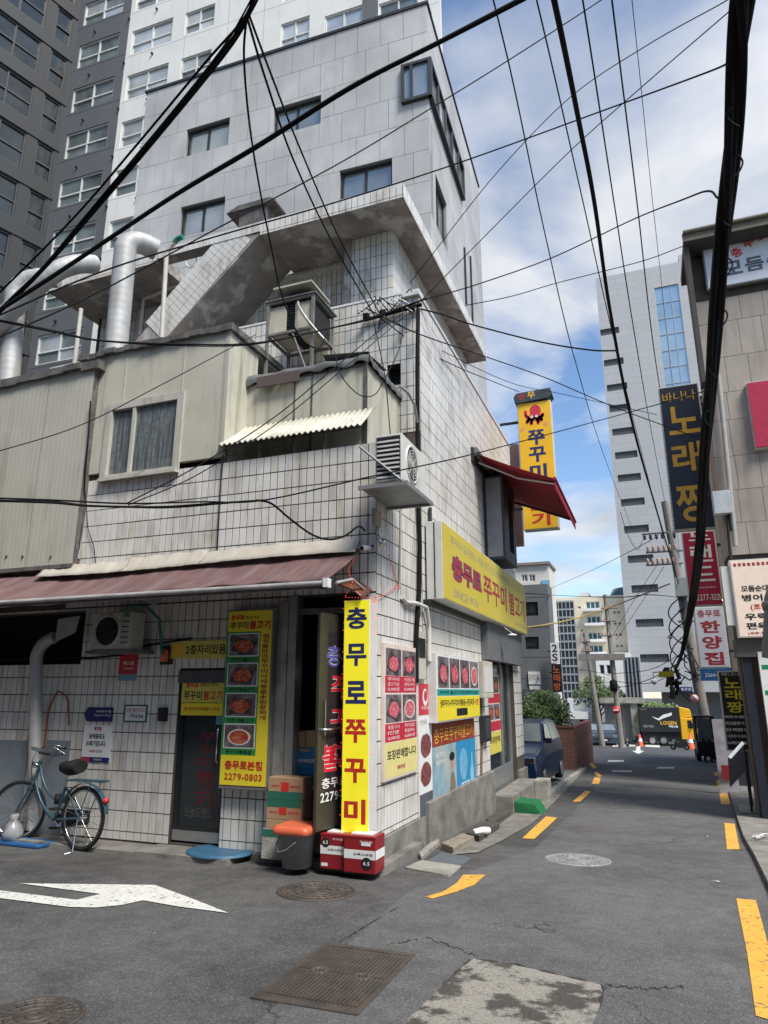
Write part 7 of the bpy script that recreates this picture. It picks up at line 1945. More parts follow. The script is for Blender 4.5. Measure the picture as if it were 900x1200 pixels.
# white block above the slate-grey one
wf_ = Frame((0, 62.0, 0), (1, 0, 0)); whs2 = [wpx(wf_, x, 682, x + 7, 673) for x in (611, 620)]
wb3 = block('white_block', 'white block with blue glass corner rising over the slate-grey building', wf_, wf_.px(590, 700)[0], wf_.px(645, 700)[0], wf_.px(630, 662)[1], gz(62) - 1, 4, M('white_block_wall', (0.60, 0.58, 0.53), 0.8, var=0.05), holes=whs2)
pane_grid(wb3, wf_, whs2, 'white_frame', 'glass_dark', (0.5,), (), fw2=0.1)
wf_.box(MB(), wf_.px(588, 700)[0], wf_.px(647, 700)[0], wf_.px(630, 662)[1], wf_.px(630, 659)[1], -4.1, 0.3).build('roof_edge', M('roof_brown', (0.22, 0.20, 0.18), 0.8), wb3)
wf_.box(MB(), wf_.px(636, 700)[0], wf_.px(645.5, 700)[0], wf_.px(636, 720)[1], wf_.px(636, 680)[1], 0.001, 0.12).build('glass_corner', M('blue_glass', (0.22, 0.42, 0.58), 0.12, var=0.1), wb3)
# white low house and narrow glass block
lf_ = Frame((0, 78.0, 0), (1, 0, 0)); lh = [wpx(lf_, x, 790, x + 5, 779) for x in (703, 711)]
lb = block('white_house', 'plain white house with small windows below the cream flats', lf_, lf_.px(700, 800)[0], lf_.px(741, 800)[0], lf_.px(715, 765)[1], gz(66) - 1, 3, 'white_wall', holes=lh); pane_grid(lb, lf_, lh, 'white_frame', 'glass_dark', (), (), fw2=0.08)
nf = Frame((0, 88.0, 0), (1, 0, 0)); nh = [wpx(nf, 737, y + 7, 741, y) for y in (720, 735, 750)]
nb_ = block('glass_sided_block', 'narrow pale block with teal windows between the cream flats and the white tower', nf, nf.px(733, 750)[0], nf.px(746, 750)[0], nf.px(740, 692)[1], gz(66) - 1, 8, 'white_block_wall', holes=nh); pane_grid(nb_, nf, nh, 'white_frame', 'teal_glass', (), (), fw2=0.08)
MB().lathe(nf.p(nf.px(735, 700)[0], nf.px(735, 708)[1], -1), [(2.2, -3.0), (2.2, 1.0), (1.6, 2.0), (0.0, 2.3)], 20).build('glass_drum', 'teal_glass', nb_)
# far shopfront with white canopy
sf_ = Frame((0, 80.0, 0), (1, 0, 0)); ra = wpx(sf_, 668, 866, 692, 818)
o = block('far_shop', 'small white shopfront with canopy at the end of the lane', sf_, ra[0], ra[1], ra[3], gz(66) - 0.5, 1.5, 'white_wall', 'shop', holes=[wpx(sf_, 681, 866, 690, 843)])
sf_.box(MB(), *wpx(sf_, 670, 842, 690, 834), 0.001, 1.4).build('canopy', 'print_white', o); sf_.box(MB(), *wpx(sf_, 674, 830, 686, 822), 0.001, 0.15).build('sign_board', 'sign_case', o)
sf_.box(MB(), *wpx(sf_, 681, 866, 690, 843), -0.25, -0.2).build('doorway', 'black', o)

# ================================================================== WHITE TOWER ON THE RIGHT
WTY = 80.0
tf = Frame((0, WTY, 0), (1, 0, 0))
tu0 = tf.px(722, 600)[0]; tu1 = tf.px(860, 400)[0]
tz1 = tf.px(740, 318)[1]; tz0 = tf.px(780, 811)[1]
mt, t_, b_ = _nodes('panelled_white'); L = t_.links.new; geo = t_.nodes.new('ShaderNodeNewGeometry'); sx = t_.nodes.new('ShaderNodeSeparateXYZ'); L(geo.outputs['Position'], sx.inputs[0]); ax_ = t_.nodes.new('ShaderNodeMath'); L(sx.outputs[0], ax_.inputs[0]); L(sx.outputs[1], ax_.inputs[1]); cx_ = t_.nodes.new('ShaderNodeCombineXYZ'); L(ax_.outputs[0], cx_.inputs[0]); L(sx.outputs[2], cx_.inputs[1])
bt = t_.nodes.new('ShaderNodeTexBrick'); bt.inputs['Scale'].default_value = 1.0; bt.inputs['Color1'].default_value = (0.42, 0.43, 0.44, 1); bt.inputs['Color2'].default_value = (0.395, 0.405, 0.42, 1); bt.inputs['Mortar'].default_value = (0.33, 0.34, 0.35, 1); bt.inputs['Brick Width'].default_value = 2.0; bt.inputs['Row Height'].default_value = 0.8; bt.inputs['Mortar Size'].default_value = 0.025
L(cx_.outputs[0], bt.inputs['Vector']); L(bt.outputs[0], b_.inputs['Base Color']); b_.inputs['Roughness'].default_value = 0.7; MATS['panelled_white'] = mt
slots = []
for y in (384, 421, 451, 476, 504, 532, 559, 588, 620, 655, 690, 730, 771):
    zc = tf.px(735, y)[1]; k = (y - 384) / 387
    slots.append((tu0 + 0.02 + 1.1 * k, tu0 + 2.2 + 1.8 * k, zc - 0.5, zc + 0.36))
gs0 = wpx(tf, 769, 460, 797, 330); gs0 = (tf.px(774, 400)[0], tf.px(803, 400)[0], tf.px(780, 470)[1], tf.px(780, 335)[1])
wt = block('white_tower', 'tall pale grey panelled office tower with slot windows behind the right-hand signs', tf, tu0, tu1, tz1, tz0, 18, 'panelled_white', holes=slots + [gs0])
for h in slots: tf.box(MB(), h[0], h[1], h[2], h[3], -0.25, -0.2).build('slot_window', M('slot_dark', (0.07, 0.077, 0.083), 0.5, var=0.3), wt)
gl_ = MB(); tf.box(gl_, *gs0, -0.2, -0.15); glo = gl_.build('glass_strip', M('strip_glass', (0.40, 0.52, 0.58), 0.08, metal=0.6, var=0.15, scale=0.3), wt)
for k in range(8): z_ = gs0[2] + (gs0[3] - gs0[2]) * k / 7; tf.box(MB(), gs0[0], gs0[1], z_ - 0.06, z_ + 0.06, -0.149, -0.08).build('transom', 'alu', glo)
for k in range(1, 3): u_ = gs0[0] + (gs0[1] - gs0[0]) * k / 3; tf.box(MB(), u_ - 0.05, u_ + 0.05, gs0[2], gs0[3], -0.149, -0.09).build('mullion', 'alu', glo)
tf.box(MB(), gs0[1] + 0.4, tu1 + 3, tz1 + 0.002, tf.px(790, 300)[1], -12, -0.0).build('roof_house', 'panelled_white', wt)
tf.box(MB(), tu0 + 3, tu1, gz(62) - 1, tz0 - 0.01, -16, -2.5).build('base', M('tower_base', (0.17, 0.17, 0.165), 0.7), wt)
ra = wpx(tf, 795, 811, 811, 805, 1.5); o = sign_root(tf, 'road_sign', 'small dark blue direction sign hanging beside the leaning pole', ra[0], ra[2]); tf.box(MB(), *ra, 1.4, 1.5).build('board', 'sign_blue', o); lettering(tf, o, 'ink_white', ('충무로', ra[0] + 0.25, ra[1] - 0.1, ra[2] + 0.12, ra[3] - 0.1, 1.503, dict(bold=0)))
# dark glass stair tower and hedge between
df = Frame((0, 72.0, 0), (1, 0, 0)); ra = wpx(df, 735, 822, 748, 770); o = block('glass_stair_tower', 'dark ribbed glass stair tower left of the white office tower', df, ra[0], ra[1], ra[3], gz(66) - 1, 4, M('navy_glass', (0.035, 0.05, 0.085), 0.2, var=0.3), 'tower')
for k in range(5): u_ = ra[0] + (ra[1] - ra[0]) * k / 4; df.box(MB(), u_ - 0.07, u_ + 0.07, ra[2], ra[3], 0.001, 0.15).build('rib', 'alu', o)
# grey steel shed and gate posts
shf = Frame((0, 68.0, 0), (1, 0, 0)); ra = wpx(shf, 711, 866, 738, 824); o = block('grey_shed', 'grey ribbed steel shed behind the no-entry sign', shf, ra[0], ra[1], ra[3], gz(66) - 0.3, 3, M('shed_grey', (0.22, 0.225, 0.225), 0.6), 'shed')
for k in range(9): u_ = ra[0] + (ra[1] - ra[0]) * (k + 0.5) / 9; shf.box(MB(), u_ - 0.1, u_ + 0.1, ra[2], ra[3] - 0.3, 0.001, 0.08).build('rib', 'shed_grey', o)
shf.box(MB(), ra[0] - 0.3, ra[1] + 1.2, ra[3], ra[3] + 0.45, -3.2, 0.9).build('roof', 'concrete_pale', o)
for xx in (740,): u_ = shf.px(xx, 840)[0]; shf.box(MB(), u_, u_ + 0.6, gz(66), ra[3] - 0.002, 0.2, 0.7).build('post', 'concrete_pale', o)
# ---- trees
def tree(label, x, y, Y, h_px, rad, n=2600, mat='leaf', seed=1):
    base = hY(x, y, Y); base.z = gz(Y)
    top = hY(x, h_px, Y).z
    o = thing('tree', base, label, 'tree', 'street trees at the end of the lane')
    hh = top - base.z
    mb = MB(); mb.tube([base, base + Vector((0.1, 0, hh * 0.4)), base + Vector((0.0, 0, hh * 0.75))], [0.18, 0.14, 0.06], 8)
    rnd = random.Random(seed)
    for k in range(6):
        a_ = 2 * math.pi * k / 6; s_ = base + Vector((0.08, 0, hh * (0.4 + 0.05 * k))); mb.tube([s_, s_ + Vector((math.cos(a_) * rad * 0.4, math.sin(a_) * rad * 0.4, hh * 0.14)), s_ + Vector((math.cos(a_) * rad * 0.75, math.sin(a_) * rad * 0.75, hh * 0.26))], [0.07, 0.05, 0.02], 6)
    mb.build('trunk', 'bark', o)
    leaf_crown('crown', base + Vector((0, 0, hh * 0.72)), (rad, rad, hh * 0.32), n, 0.13, o, mat, seed, lumps=14)
tree('leafy street tree behind the two leaning poles', 703, 850, 71, 796, 2.2, 3000, 'foliage_dark', 5)
tree('bushy green tree left of the dark delivery truck', 752, 850, 70.5, 818, 2.0, 2600, 'leaf', 6)
tree('bright green tree above the dark delivery truck', 775, 850, 73.5, 822, 1.8, 2400, 'leaf', 8)
tree('sparse tree at the foot of the cream flats', 722, 850, 74, 806, 1.6, 1600, 'foliage_dark', 9)

# ================================================================== RIGHT-HAND BUILDING
RYF = 15.0
rf_ = Frame((0, RYF, 0), (1, 0, 0))
rx0 = rf_.px(846, 600)[0]
rtop = rf_.px(815, 284, 0.5)[1]
rbl = thing('stone_building', (rx0 + 2, RYF + 2, gz(RYF)), 'brown stone-clad building on the right edge with deep dark eaves', 'building')
M('stone_brown', (0.33, 0.29, 0.25), 0.75, var=0.10, scale=1.5, rand=0.08, dirt=(0.15, 0.13, 0.11), dlo=0.5, dhi=0.85)
m = MB(); m.box(rx0 + 0.03, rx0 + 6, RYF + 0.04, RYF + 1.0, gz(RYF) - 0.6, rtop - 0.05); m.build('wall', 'grout', rbl)
zs = [rf_.px(870, y)[1] for y in (345, 373, 415, 457, 490, 533, 573, 612, 650)]
for a_, b__ in zip(zs, zs[1:]):
    off = random.uniform(-0.12, 0.0)
    u_ = rx0 + off
    while u_ < rx0 + 1.8:
        uu0, uu1 = max(u_, rx0), min(u_ + 0.44, rx0 + 1.8)
        if uu1 - uu0 > 0.04: rf_.box(MB(), uu0 + 0.004, uu1 - 0.004, b__ + 0.004, a_ - 0.004, -0.04, random.uniform(-0.002, 0.002)).build('stone_panel', 'stone_brown', rbl)
        u_ += 0.44
rs_ = Frame((rx0, RYF + 1.0, 0), (0, -1, 0))
for a_, b__ in zip(zs, zs[1:]):
    for k in range(2): rs_.box(MB(), 0.48 * k + 0.01, 0.48 * k + 0.48, b__ + 0.004, a_ - 0.004, -0.04, random.uniform(-0.002, 0.002)).build('stone_panel', 'stone_brown', rbl)
ev = MB()
ex0 = rf_.px(800, 275, 0.5)[0]
ev.box(ex0, rx0 + 6, RYF - 0.5, RYF + 1.2, rtop, rtop + 0.18); ev.build('eaves', M('eaves_dark', (0.055, 0.05, 0.047), 0.8, var=0.15), rbl)
er = MB(); er.box(ex0 - 0.02, rx0 + 6, RYF - 0.56, RYF - 0.5, rtop + 0.04, rtop + 0.24); er.tube([(ex0, RYF - 0.58, rtop + 0.25), (rx0 + 6, RYF - 0.58, rtop + 0.25)], 0.05, 8); er.build('gutter', M('gutter_olive', (0.13, 0.125, 0.09), 0.6), rbl)
fn = MB().prism([(ex0, RYF - 0.42, rtop - 0.002), (rx0 - 0.02, RYF - 0.42, rtop - 0.002), (rx0 - 0.02, RYF - 0.42, rf_.px(835, 455)[1]), (rx0 - 0.10, RYF - 0.42, rf_.px(835, 455)[1])], (0, 0.4, 0)); fn.build('side_fin', 'eaves_dark', rbl)
# white sign under the eaves
ra = (rf_.px(824, 305, 0.12)[0], rx0 + 3.0, rf_.px(860, 334, 0.12)[1], rf_.px(860, 268, 0.12)[1])
o = sign_root(rf_, 'eaves_sign', 'white sign with red arched and grey lettering under the right-hand eaves', ra[0], ra[2])
rf_.box(MB(), *ra, 0.003, 0.116).build('case', 'sign_case_dark', o); flatbox(rf_, 'face', M('sign_bluewhite', (0.62, 0.65, 0.70), 0.45, var=0.03), ra[0] + 0.03, ra[1], ra[2] + 0.03, ra[3] - 0.05, 0.117, 0.124, o)
bd = MB()
for k in range(26): u_ = ra[0] + 0.06 + k * 0.085; rf_.box(bd, u_, u_ + 0.045, ra[3] - 0.09, ra[3] - 0.05, 0.125, 0.128)
bd.build('bead_trim', 'ink_black', o, kind='stuff')
tx = MB()
for ch, x, y, an in (('충', 863, 296, 0.45), ('무', 877, 285, 0.42), ('로', 892, 276, 0.38)):
    c_ = rf_.px(x, y, 0.12); vs_, fs_ = text_mesh(ch, 0.03); xs_ = [v.x for v in vs_]; ys_ = [v.y for v in vs_]; mx_, my_ = (min(xs_) + max(xs_)) / 2, (min(ys_) + max(ys_)) / 2
    ca, sa = math.cos(an), math.sin(an); k_ = 0.24
    tx.add([rf_.p(c_[0] + ((v.x - mx_) * ca - (v.y - my_) * sa) * k_, c_[1] + ((v.x - mx_) * sa + (v.y - my_) * ca) * k_, 0.127) for v in vs_], fs_)
tx.build('lettering', 'ink_red', o)
tx = MB()
for ch, x, y in (('모', 859, 314), ('듬', 884, 309), ('순', 909, 304), ('대', 934, 299)):
    c_ = rf_.px(x, y, 0.12); put_text(tx, rf_, ch, c_[0] - 0.18, c_[0] + 0.18, c_[1] - 0.17, c_[1] + 0.17, 0.127, 0.035)
tx.build('lettering', M('ink_steel', (0.10, 0.115, 0.13), 0.5), o)
# red box sign
ra = (rf_.px(880, 480, 0.15)[0], rx0 + 2.2, rf_.px(890, 524, 0.15)[1], rf_.px(890, 447, 0.15)[1]); o = sign_root(rf_, 'red_box_sign', 'plain crimson sign box cut by the right edge of the picture', ra[0], ra[2]); rf_.box(MB(), *ra, 0.003, 0.15).build('case', M('sign_crimson', (0.40, 0.02, 0.055), 0.4), o); rf_.box(MB(), ra[0] - 0.015, ra[1], ra[2] - 0.02, ra[3] + 0.02, 0.003, 0.12).build('rim', 'sign_case', o)
# lit beige sign over the shopfront
LY = 0.55
ra = (rf_.px(860, 700, LY)[0], rx0 + 2.4, rf_.px(880, 747, LY)[1], rf_.px(880, 655, LY)[1]); o = sign_root(rf_, 'shop_sign', 'beige lit shop sign with black menu lettering at the right edge', ra[0], ra[2])
rf_.box(MB(), ra[0], ra[1], ra[2], ra[3], LY - 0.3, LY - 0.004).build('case', 'sign_case', o); flatbox(rf_, 'face', M('sign_peach', (0.68, 0.56, 0.47), 0.45, var=0.05, emit=0.15), ra[0] + 0.02, ra[1], ra[2] + 0.02, ra[3] - 0.02, LY - 0.003, LY + 0.003, o)
bd = MB()
for k in range(20): u_ = ra[0] + 0.06 + k * 0.08; rf_.box(bd, u_, u_ + 0.05, ra[3] - 0.13, ra[3] - 0.07, LY + 0.0035, LY + 0.006)
bd.build('bead_trim', 'ink_maroon', o, kind='stuff')
ca = lambda x, y: rf_.px(x, y, LY)
def trow(txt, x0, x1, y0, y1, mat): a_, b__ = ca(x0, y1), ca(x1, y0); lettering(rf_, o, mat, (txt, a_[0], b__[0], a_[1], b__[1], LY + 0.006, dict(bold=0.03)))
trow('모듬순대', 869, 900, 685, 694, 'ink_black'); trow('병어', 870, 893, 696, 705, 'ink_black'); trow('(조림)', 880, 903, 707, 716, 'ink_red'); trow('우럭', 873, 900, 718, 727, 'ink_black'); trow('편육', 875, 900, 729, 738, 'ink_black'); trow('(포장,전화)', 877, 905, 740, 744, 'ink_maroon')
# angled white box beside it with glowing lamps
wbx = wpx(rf_, 853, 733, 861, 663, 0.5); o = sign_root(rf_, 'white_sign_box', 'slim white upright sign box left of the beige lit sign', wbx[0], wbx[2]); rf_.box(MB(), wbx[0], wbx[1], wbx[2], wbx[3], 0.2, 0.5).build('case', 'sign_case', o); rf_.box(MB(), wbx[0] - 0.01, wbx[0] - 0.001, wbx[2], wbx[3], 0.25, 0.45).build('edge_strip', 'alu', o)
for k, y in enumerate((672, 679, 687, 694, 701)):
    p = hY(848, y, RYF - 0.2); o = thing('bulb_lamp', p, ('topmost', 'second', 'third', 'fourth', 'lowest')[k] + ' of five small glowing lamps stacked beside the white sign box', 'lamp', 'glowing lamps by the sign box')
    MB().lathe(p, [(0.0, -0.03), (0.05, -0.02), (0.06, 0.0), (0.03, 0.03), (0.0, 0.035)], 12).build('shade', 'ink_gold', o); MB().lathe(p - Vector((0, 0, 0.035)), [(0.0, -0.02), (0.03, -0.01), (0.03, 0.01), (0.0, 0.012)], 10).build('bulb', M('bulb_glow', (1.0, 0.8, 0.5), 0.4, emit=2.5), o)
# ground-floor front of the stone building
SY_ = RYF - 0.0
def front_piece(name, mat, xa, ya, xb, yb, d0, d1): 
    ra = wpx(rf_, xa, ya, xb, yb, d1); return rf_.box(MB(), ra[0], ra[1], ra[2], ra[3], d0, d1).build(name, mat, rbl)
gzr = gz(RYF)
dx0 = rf_.px(873, 800, 0.3)[0]
MB().box(dx0, dx0 + 0.14, RYF - 0.35, RYF - 0.002, gzr, rf_.px(880, 752, 0.3)[1]).build('door_frame', M('frame_navy', (0.015, 0.018, 0.03), 0.5), rbl)
MB().box(dx0 + 0.142, dx0 + 0.26, RYF - 0.3, RYF - 0.002, gzr, rf_.px(880, 754, 0.3)[1]).build('door_leaf', M('door_brown', (0.045, 0.025, 0.02), 0.5), rbl)
MB().box(dx0 + 0.262, dx0 + 1.9, RYF - 0.42, RYF - 0.002, gzr, rf_.px(880, 764, 0.4)[1]).build('shop_panel', 'print_white', rbl)
for y in (781, 811): z_ = rf_.px(895, y, 0.43)[1]; MB().box(dx0 + 0.30, dx0 + 1.8, RYF - 0.425, RYF - 0.421, z_ - 0.05, z_ + 0.03).build('green_stripe', M('stripe_green', (0.01, 0.20, 0.09), 0.5), rbl)
MB().box(rx0 - 0.05, dx0 - 0.002, RYF - 0.1, RYF + 0.03, gzr, rf_.px(860, 765)[1]).build('side_panel', M('panel_taupe', (0.15, 0.14, 0.125), 0.7), rbl)
rf_.box(MB(), rf_.px(862, 760, 0.4)[0], dx0 + 0.5, rf_.px(862, 770, 0.4)[1], rf_.px(862, 749, 0.4)[1], 0.001, 0.4).build('porch_head', M('porch_taupe', (0.11, 0.10, 0.09), 0.7), rbl)
# pipes up the stone wall
for (x, ya, yb, r_, lab) in ((842, 440, 640, 0.05, 'grey downpipe on the edge of the stone-clad wall'), (850, 590, 660, 0.03, 'short dark pipe above the beige lit sign')):
    a_, b__ = hY(x, ya, RYF - 0.12), hY(x + (yb - ya) * 0.1, yb, RYF - 0.12); pipe('downpipe', lab, [a_, b__], r_, 'pipe_grey' if r_ > 0.04 else 'dark_metal')
a_, = [hY(846, 588, RYF - 0.25)]; o = thing('wall_box', a_, 'pale grey equipment box on the stone-clad wall beside the cable bundle', 'box'); MB().box(a_.x - 0.16, a_.x + 0.16, RYF - 0.3, RYF - 0.004, a_.z - 0.25, a_.z + 0.22).build('case', M('box_pale', (0.42, 0.45, 0.47), 0.5), o, bevel=0.01); MB().tube([(a_.x + 0.1, RYF - 0.2, a_.z - 0.25), (a_.x + 0.1, RYF - 0.2, a_.z - 0.6)], 0.02, 6).build('lead', 'cable', o)
# big grey extract hood near the camera, right edge
HY_ = 9.6
p0, p1 = hY(894, 770, HY_), hY(896, 712, HY_)
o = thing('extract_hood', p0, 'grey rounded extract hood at the right edge in front of the beige sign', 'duct')
MB().tube([p0 + Vector((0.11, 0, -0.02)), p1 + Vector((0.12, 0, 0.0))] + bend(p1 + Vector((0.12, 0, 0.02)), p1 + Vector((0.13, 0, 0.28)), p1 + Vector((0.5, 0.2, 0.3)))[1:], 0.125, 18).build('duct', M('hood_grey', (0.13, 0.145, 0.155), 0.45, metal=0.3, var=0.12), o)
MB().lathe(p1 + Vector((0.115, 0, 0.02)), [(0.125, -0.05), (0.14, -0.05), (0.14, 0.05), (0.125, 0.05)], 18).build('band', 'hood_grey', o); MB().tube([p0 + Vector((0.3, 0.1, -0.1)), p0 + Vector((0.6, 0.25, -0.1))], 0.03, 6).build('bracket', 'dark_metal', o)

# ---- buildings further along the right side, seen edge-on behind the blade signs
for (Ya, Yb, xpx, ztop_px, mat, lab) in ((22.4, 30, 848, 470, M('dull_brown', (0.13, 0.115, 0.10), 0.8, var=0.1), 'dull brown building behind the hanging blade signs'), (30.1, 40, 842, 640, M('dull_grey', (0.17, 0.17, 0.17), 0.8, var=0.1), 'dull grey building beside the forklift')):
    fx_ = hY(xpx, 700, Ya).x; zt_ = hY(xpx, ztop_px, Ya).z
    o = thing('street_building', (fx_ + 2, Ya + 3, gz(Ya)), lab, 'building'); sk = 0.085 * (Yb - Ya); MB().prism([(fx_, Ya, gz(Yb) - 0.6), (fx_ + 7, Ya, gz(Yb) - 0.6), (fx_ + 7, Yb, gz(Yb) - 0.6), (fx_ + sk, Yb, gz(Yb) - 0.6)], (0, 0, zt_ - gz(Yb) + 0.6)).build('wall', mat, o); MB().prism([(fx_ - 0.15, Ya - 0.12, zt_), (fx_ + 7.1, Ya - 0.12, zt_), (fx_ + 7.1, Yb, zt_), (fx_ + sk - 0.15, Yb, zt_)], (0, 0, 0.2)).build('roof_edge', 'eaves_dark', o)
    for k in range(2): MB().box(fx_ + 0.4 + k * 2.2, fx_ + 1.9 + k * 2.2, Ya - 0.06, Ya - 0.002, gz(Ya) + 3.6, gz(Ya) + 5.0).build('window', 'glass_dark', o)
    MB().box(fx_ + 0.1, fx_ + 3.0, Ya - 0.06, Ya - 0.002, gz(Ya), gz(Ya) + 2.5).build('shop_window', 'glass_dark', o)
# ---- hanging blade signs
def blade(label, Y, xa, ya, xb, yb, mat, depth=0.25, name='blade_sign'):
    f = Frame((0, Y, 0), (1, 0, 0)); ym = (ya + yb) / 2
    u0_, u1_ = f.px(xa, ym)[0], f.px(xb, ym)[0]; v0_, v1_ = f.px((xa + xb) / 2, yb)[1], f.px((xa + xb) / 2, ya)[1]
    o = thing(name, f.p(u0_, v0_, 0), label, 'sign', 'blade signs hanging over the right side of the lane')
    f.box(MB(), u0_, u1_, v0_, v1_, -depth, -0.004).build('case', 'sign_case', o, bevel=0.01); flatbox(f, 'face', mat, u0_ + 0.03, u1_ - 0.03, v0_ + 0.03, v1_ - 0.03, -0.003, 0.004, o)
    for vv in (v0_ + 0.4, v1_ - 0.4): f.box(MB(), u1_, u1_ + 0.8, vv, vv + 0.07, -depth * 0.6, -depth * 0.3).build('bracket', 'dark_metal', o)
    return o, f, u0_, u1_, v0_, v1_
M('sign_navy', (0.028, 0.034, 0.050), 0.4, var=0.08)
o, f, u0, u1, v0, v1 = blade('long navy blade sign with gold lettering hanging over the lane', 17.2, 780, 450, 829, 621, 'sign_navy')
W_, H_ = u1 - u0, v1 - v0
lettering(f, o, 'ink_gold', ('바나나', su(0.08), su(0.90), sv(0.115), sv(0.045), 0.007, dict(bold=0.01)), ('노', su(0.16), su(0.92), sv(0.35), sv(0.15), 0.007, dict(bold=0.02)), ('래', su(0.16), su(0.90), sv(0.62), sv(0.41), 0.007, dict(bold=0.02)), ('짱', su(0.14), su(0.92), sv(0.95), sv(0.69), 0.007, dict(bold=0.02)))
bd = MB()
for k in range(34): f.box(bd, u0 - 0.012, u0 + 0.018, v0 + H_ * k / 34, v0 + H_ * (k + 0.55) / 34, 0.0, 0.01)
bd.build('edge_beads', 'sign_case', o, kind='stuff')
o, f, u0, u1, v0, v1 = blade('crimson blade sign with white lettering below the navy one', 18.6, 803, 622, 843, 710, M('sign_red', (0.36, 0.018, 0.05), 0.4, var=0.06))
W_, H_ = u1 - u0, v1 - v0
lettering(f, o, 'ink_white', ('노', su(0.2), su(0.85), sv(0.13), sv(0.0), 0.007), ('랜', su(0.2), su(0.85), sv(0.42), sv(0.19), 0.007), ('드', su(0.22), su(0.85), sv(0.68), sv(0.48), 0.007), ('www.land.kr', su(0.2), su(0.85), sv(0.77), sv(0.745), 0.007, dict(bold=0)), ('T.2277-3321', su(0.1), su(0.92), sv(0.93), sv(0.85), 0.007, dict(bold=0.01)))
o, f, u0, u1, v0, v1 = blade('white blade sign with maroon lettering and blue foot below the crimson one', 20.2, 816, 711, 852, 783, M('sign_lilac', (0.60, 0.62, 0.70), 0.4, var=0.04))
W_, H_ = u1 - u0, v1 - v0
lettering(f, o, 'ink_maroon', ('충무로', su(0.12), su(0.88), sv(0.17), sv(0.05), 0.007), ('한', su(0.18), su(0.82), sv(0.43), sv(0.23), 0.007, dict(bold=0.035)), ('양', su(0.18), su(0.82), sv(0.69), sv(0.48), 0.007, dict(bold=0.035)), ('집', su(0.18), su(0.82), sv(0.95), sv(0.74), 0.007, dict(bold=0.035)))
f.box(MB(), u0, u1, v0 - 0.32, v0 - 0.01, -0.24, -0.002).build('blue_foot', M('foot_blue', (0.02, 0.10, 0.26), 0.4), o); lettering(f, o, 'ink_white', ('2264-0000', su(0.15), su(0.85), v0 - 0.22, v0 - 0.13, 0.002, dict(bold=0)))
# ---- standing karaoke banner on an iron foot
NBY = 16.6
o, f, u0, u1, v0, v1 = blade('black standing banner with yellow and white lettering on an iron foot', NBY, 846, 786, 877, 880, M('banner_black', (0.014, 0.014, 0.016), 0.5), 0.06, 'standing_banner')
for ch in list(o.children):
    if ch.name.startswith('bracket'): bpy.data.objects.remove(ch)
o['group'] = 'standing signs'
W_, H_ = u1 - u0, v1 - v0
lettering(f, o, M('ink_yellow', (0.72, 0.60, 0.03), 0.5), ('노', su(0.2), su(0.82), sv(0.22), sv(0.09), 0.007), ('래', su(0.2), su(0.82), sv(0.37), sv(0.24), 0.007), ('짱', su(0.2), su(0.82), sv(0.53), sv(0.39), 0.007))
lettering(f, o, 'ink_white', ('바나나', su(0.15), su(0.85), sv(0.07), sv(0.02), 0.007, dict(bold=0)), ('맥주무제한', su(0.08), su(0.92), sv(0.60), sv(0.565), 0.007), ('최신음향기기', su(0.08), su(0.92), sv(0.68), sv(0.64), 0.007), ('단체환영', su(0.08), su(0.92), sv(0.76), sv(0.72), 0.007), ('시간추가서비스', su(0.08), su(0.92), sv(0.84), sv(0.80), 0.007), ('노래방요금할인', su(0.08), su(0.92), sv(0.92), sv(0.88), 0.007))
zg = gz(NBY); um = (u0 + u1) / 2 + 0.1
f.box(MB(), um - 0.02, um + 0.02, zg + 0.02, v0, -0.06, -0.02).build('stand_pole', 'dark_metal', o); MB().box(um - 0.35, um + 0.3, NBY - 0.3, NBY + 0.3, zg, zg + 0.03).build('stand_foot', 'dark_metal', o)
# ---- small slanted menu stand with white lit bar, beside the banner
q = hY(872, 880, 15.6); o = thing('menu_stand', (q.x, 15.6, gz(15.6)), 'grey menu stand with slanted white lit bar in front of the black banner', 'stand')
MB().box(q.x - 0.02, q.x + 0.02, 15.58, 15.62, gz(15.6) + 0.02, q.z + 0.1).build('pole', 'dark_metal', o); MB().box(q.x - 0.3, q.x + 0.25, 15.4, 15.8, gz(15.6), gz(15.6) + 0.03).build('foot', 'dark_metal', o)
a_, b__ = hY(855, 888, 15.5), hY(871, 870, 15.5); MB().tube([a_, b__], 0.03, 6).build('light_bar', M('bar_white', (0.75, 0.78, 0.8), 0.4, emit=0.4), o); MB().prism([a_ + Vector((-0.03, 0.03, -0.02)), b__ + Vector((0, 0.03, -0.02)), b__ + Vector((0.0, 0.05, -0.5)), a_ + Vector((-0.05, 0.05, -0.55))], (0, 0.03, 0)).build('panel', M('panel_slate', (0.075, 0.085, 0.10), 0.6), o)
# ---- white leaflet stand beyond
f = Frame((0, 20.5, 0), (1, 0, 0)); ra = wpx(f, 841, 903, 852, 843); o = thing('leaflet_board', (ra[0], 20.5, gz(20.5)), 'pale leaflet board leaning behind the black banner', 'board'); MB().prism([f.p(ra[0], gz(20.5), 0.15), f.p(ra[1] + 0.1, gz(20.5), 0.15), f.p(ra[1], ra[3], 0), f.p(ra[0], ra[3], 0)], (0, 0.05, 0)).build('board', M('board_lilac', (0.42, 0.41, 0.45), 0.6, var=0.2, scale=5), o); f.box(MB(), ra[0] + 0.08, ra[1] - 0.05, gz(20.5) + 0.35, gz(20.5) + 0.7, 0.16, 0.17).build('print', 'ink_maroon', o)
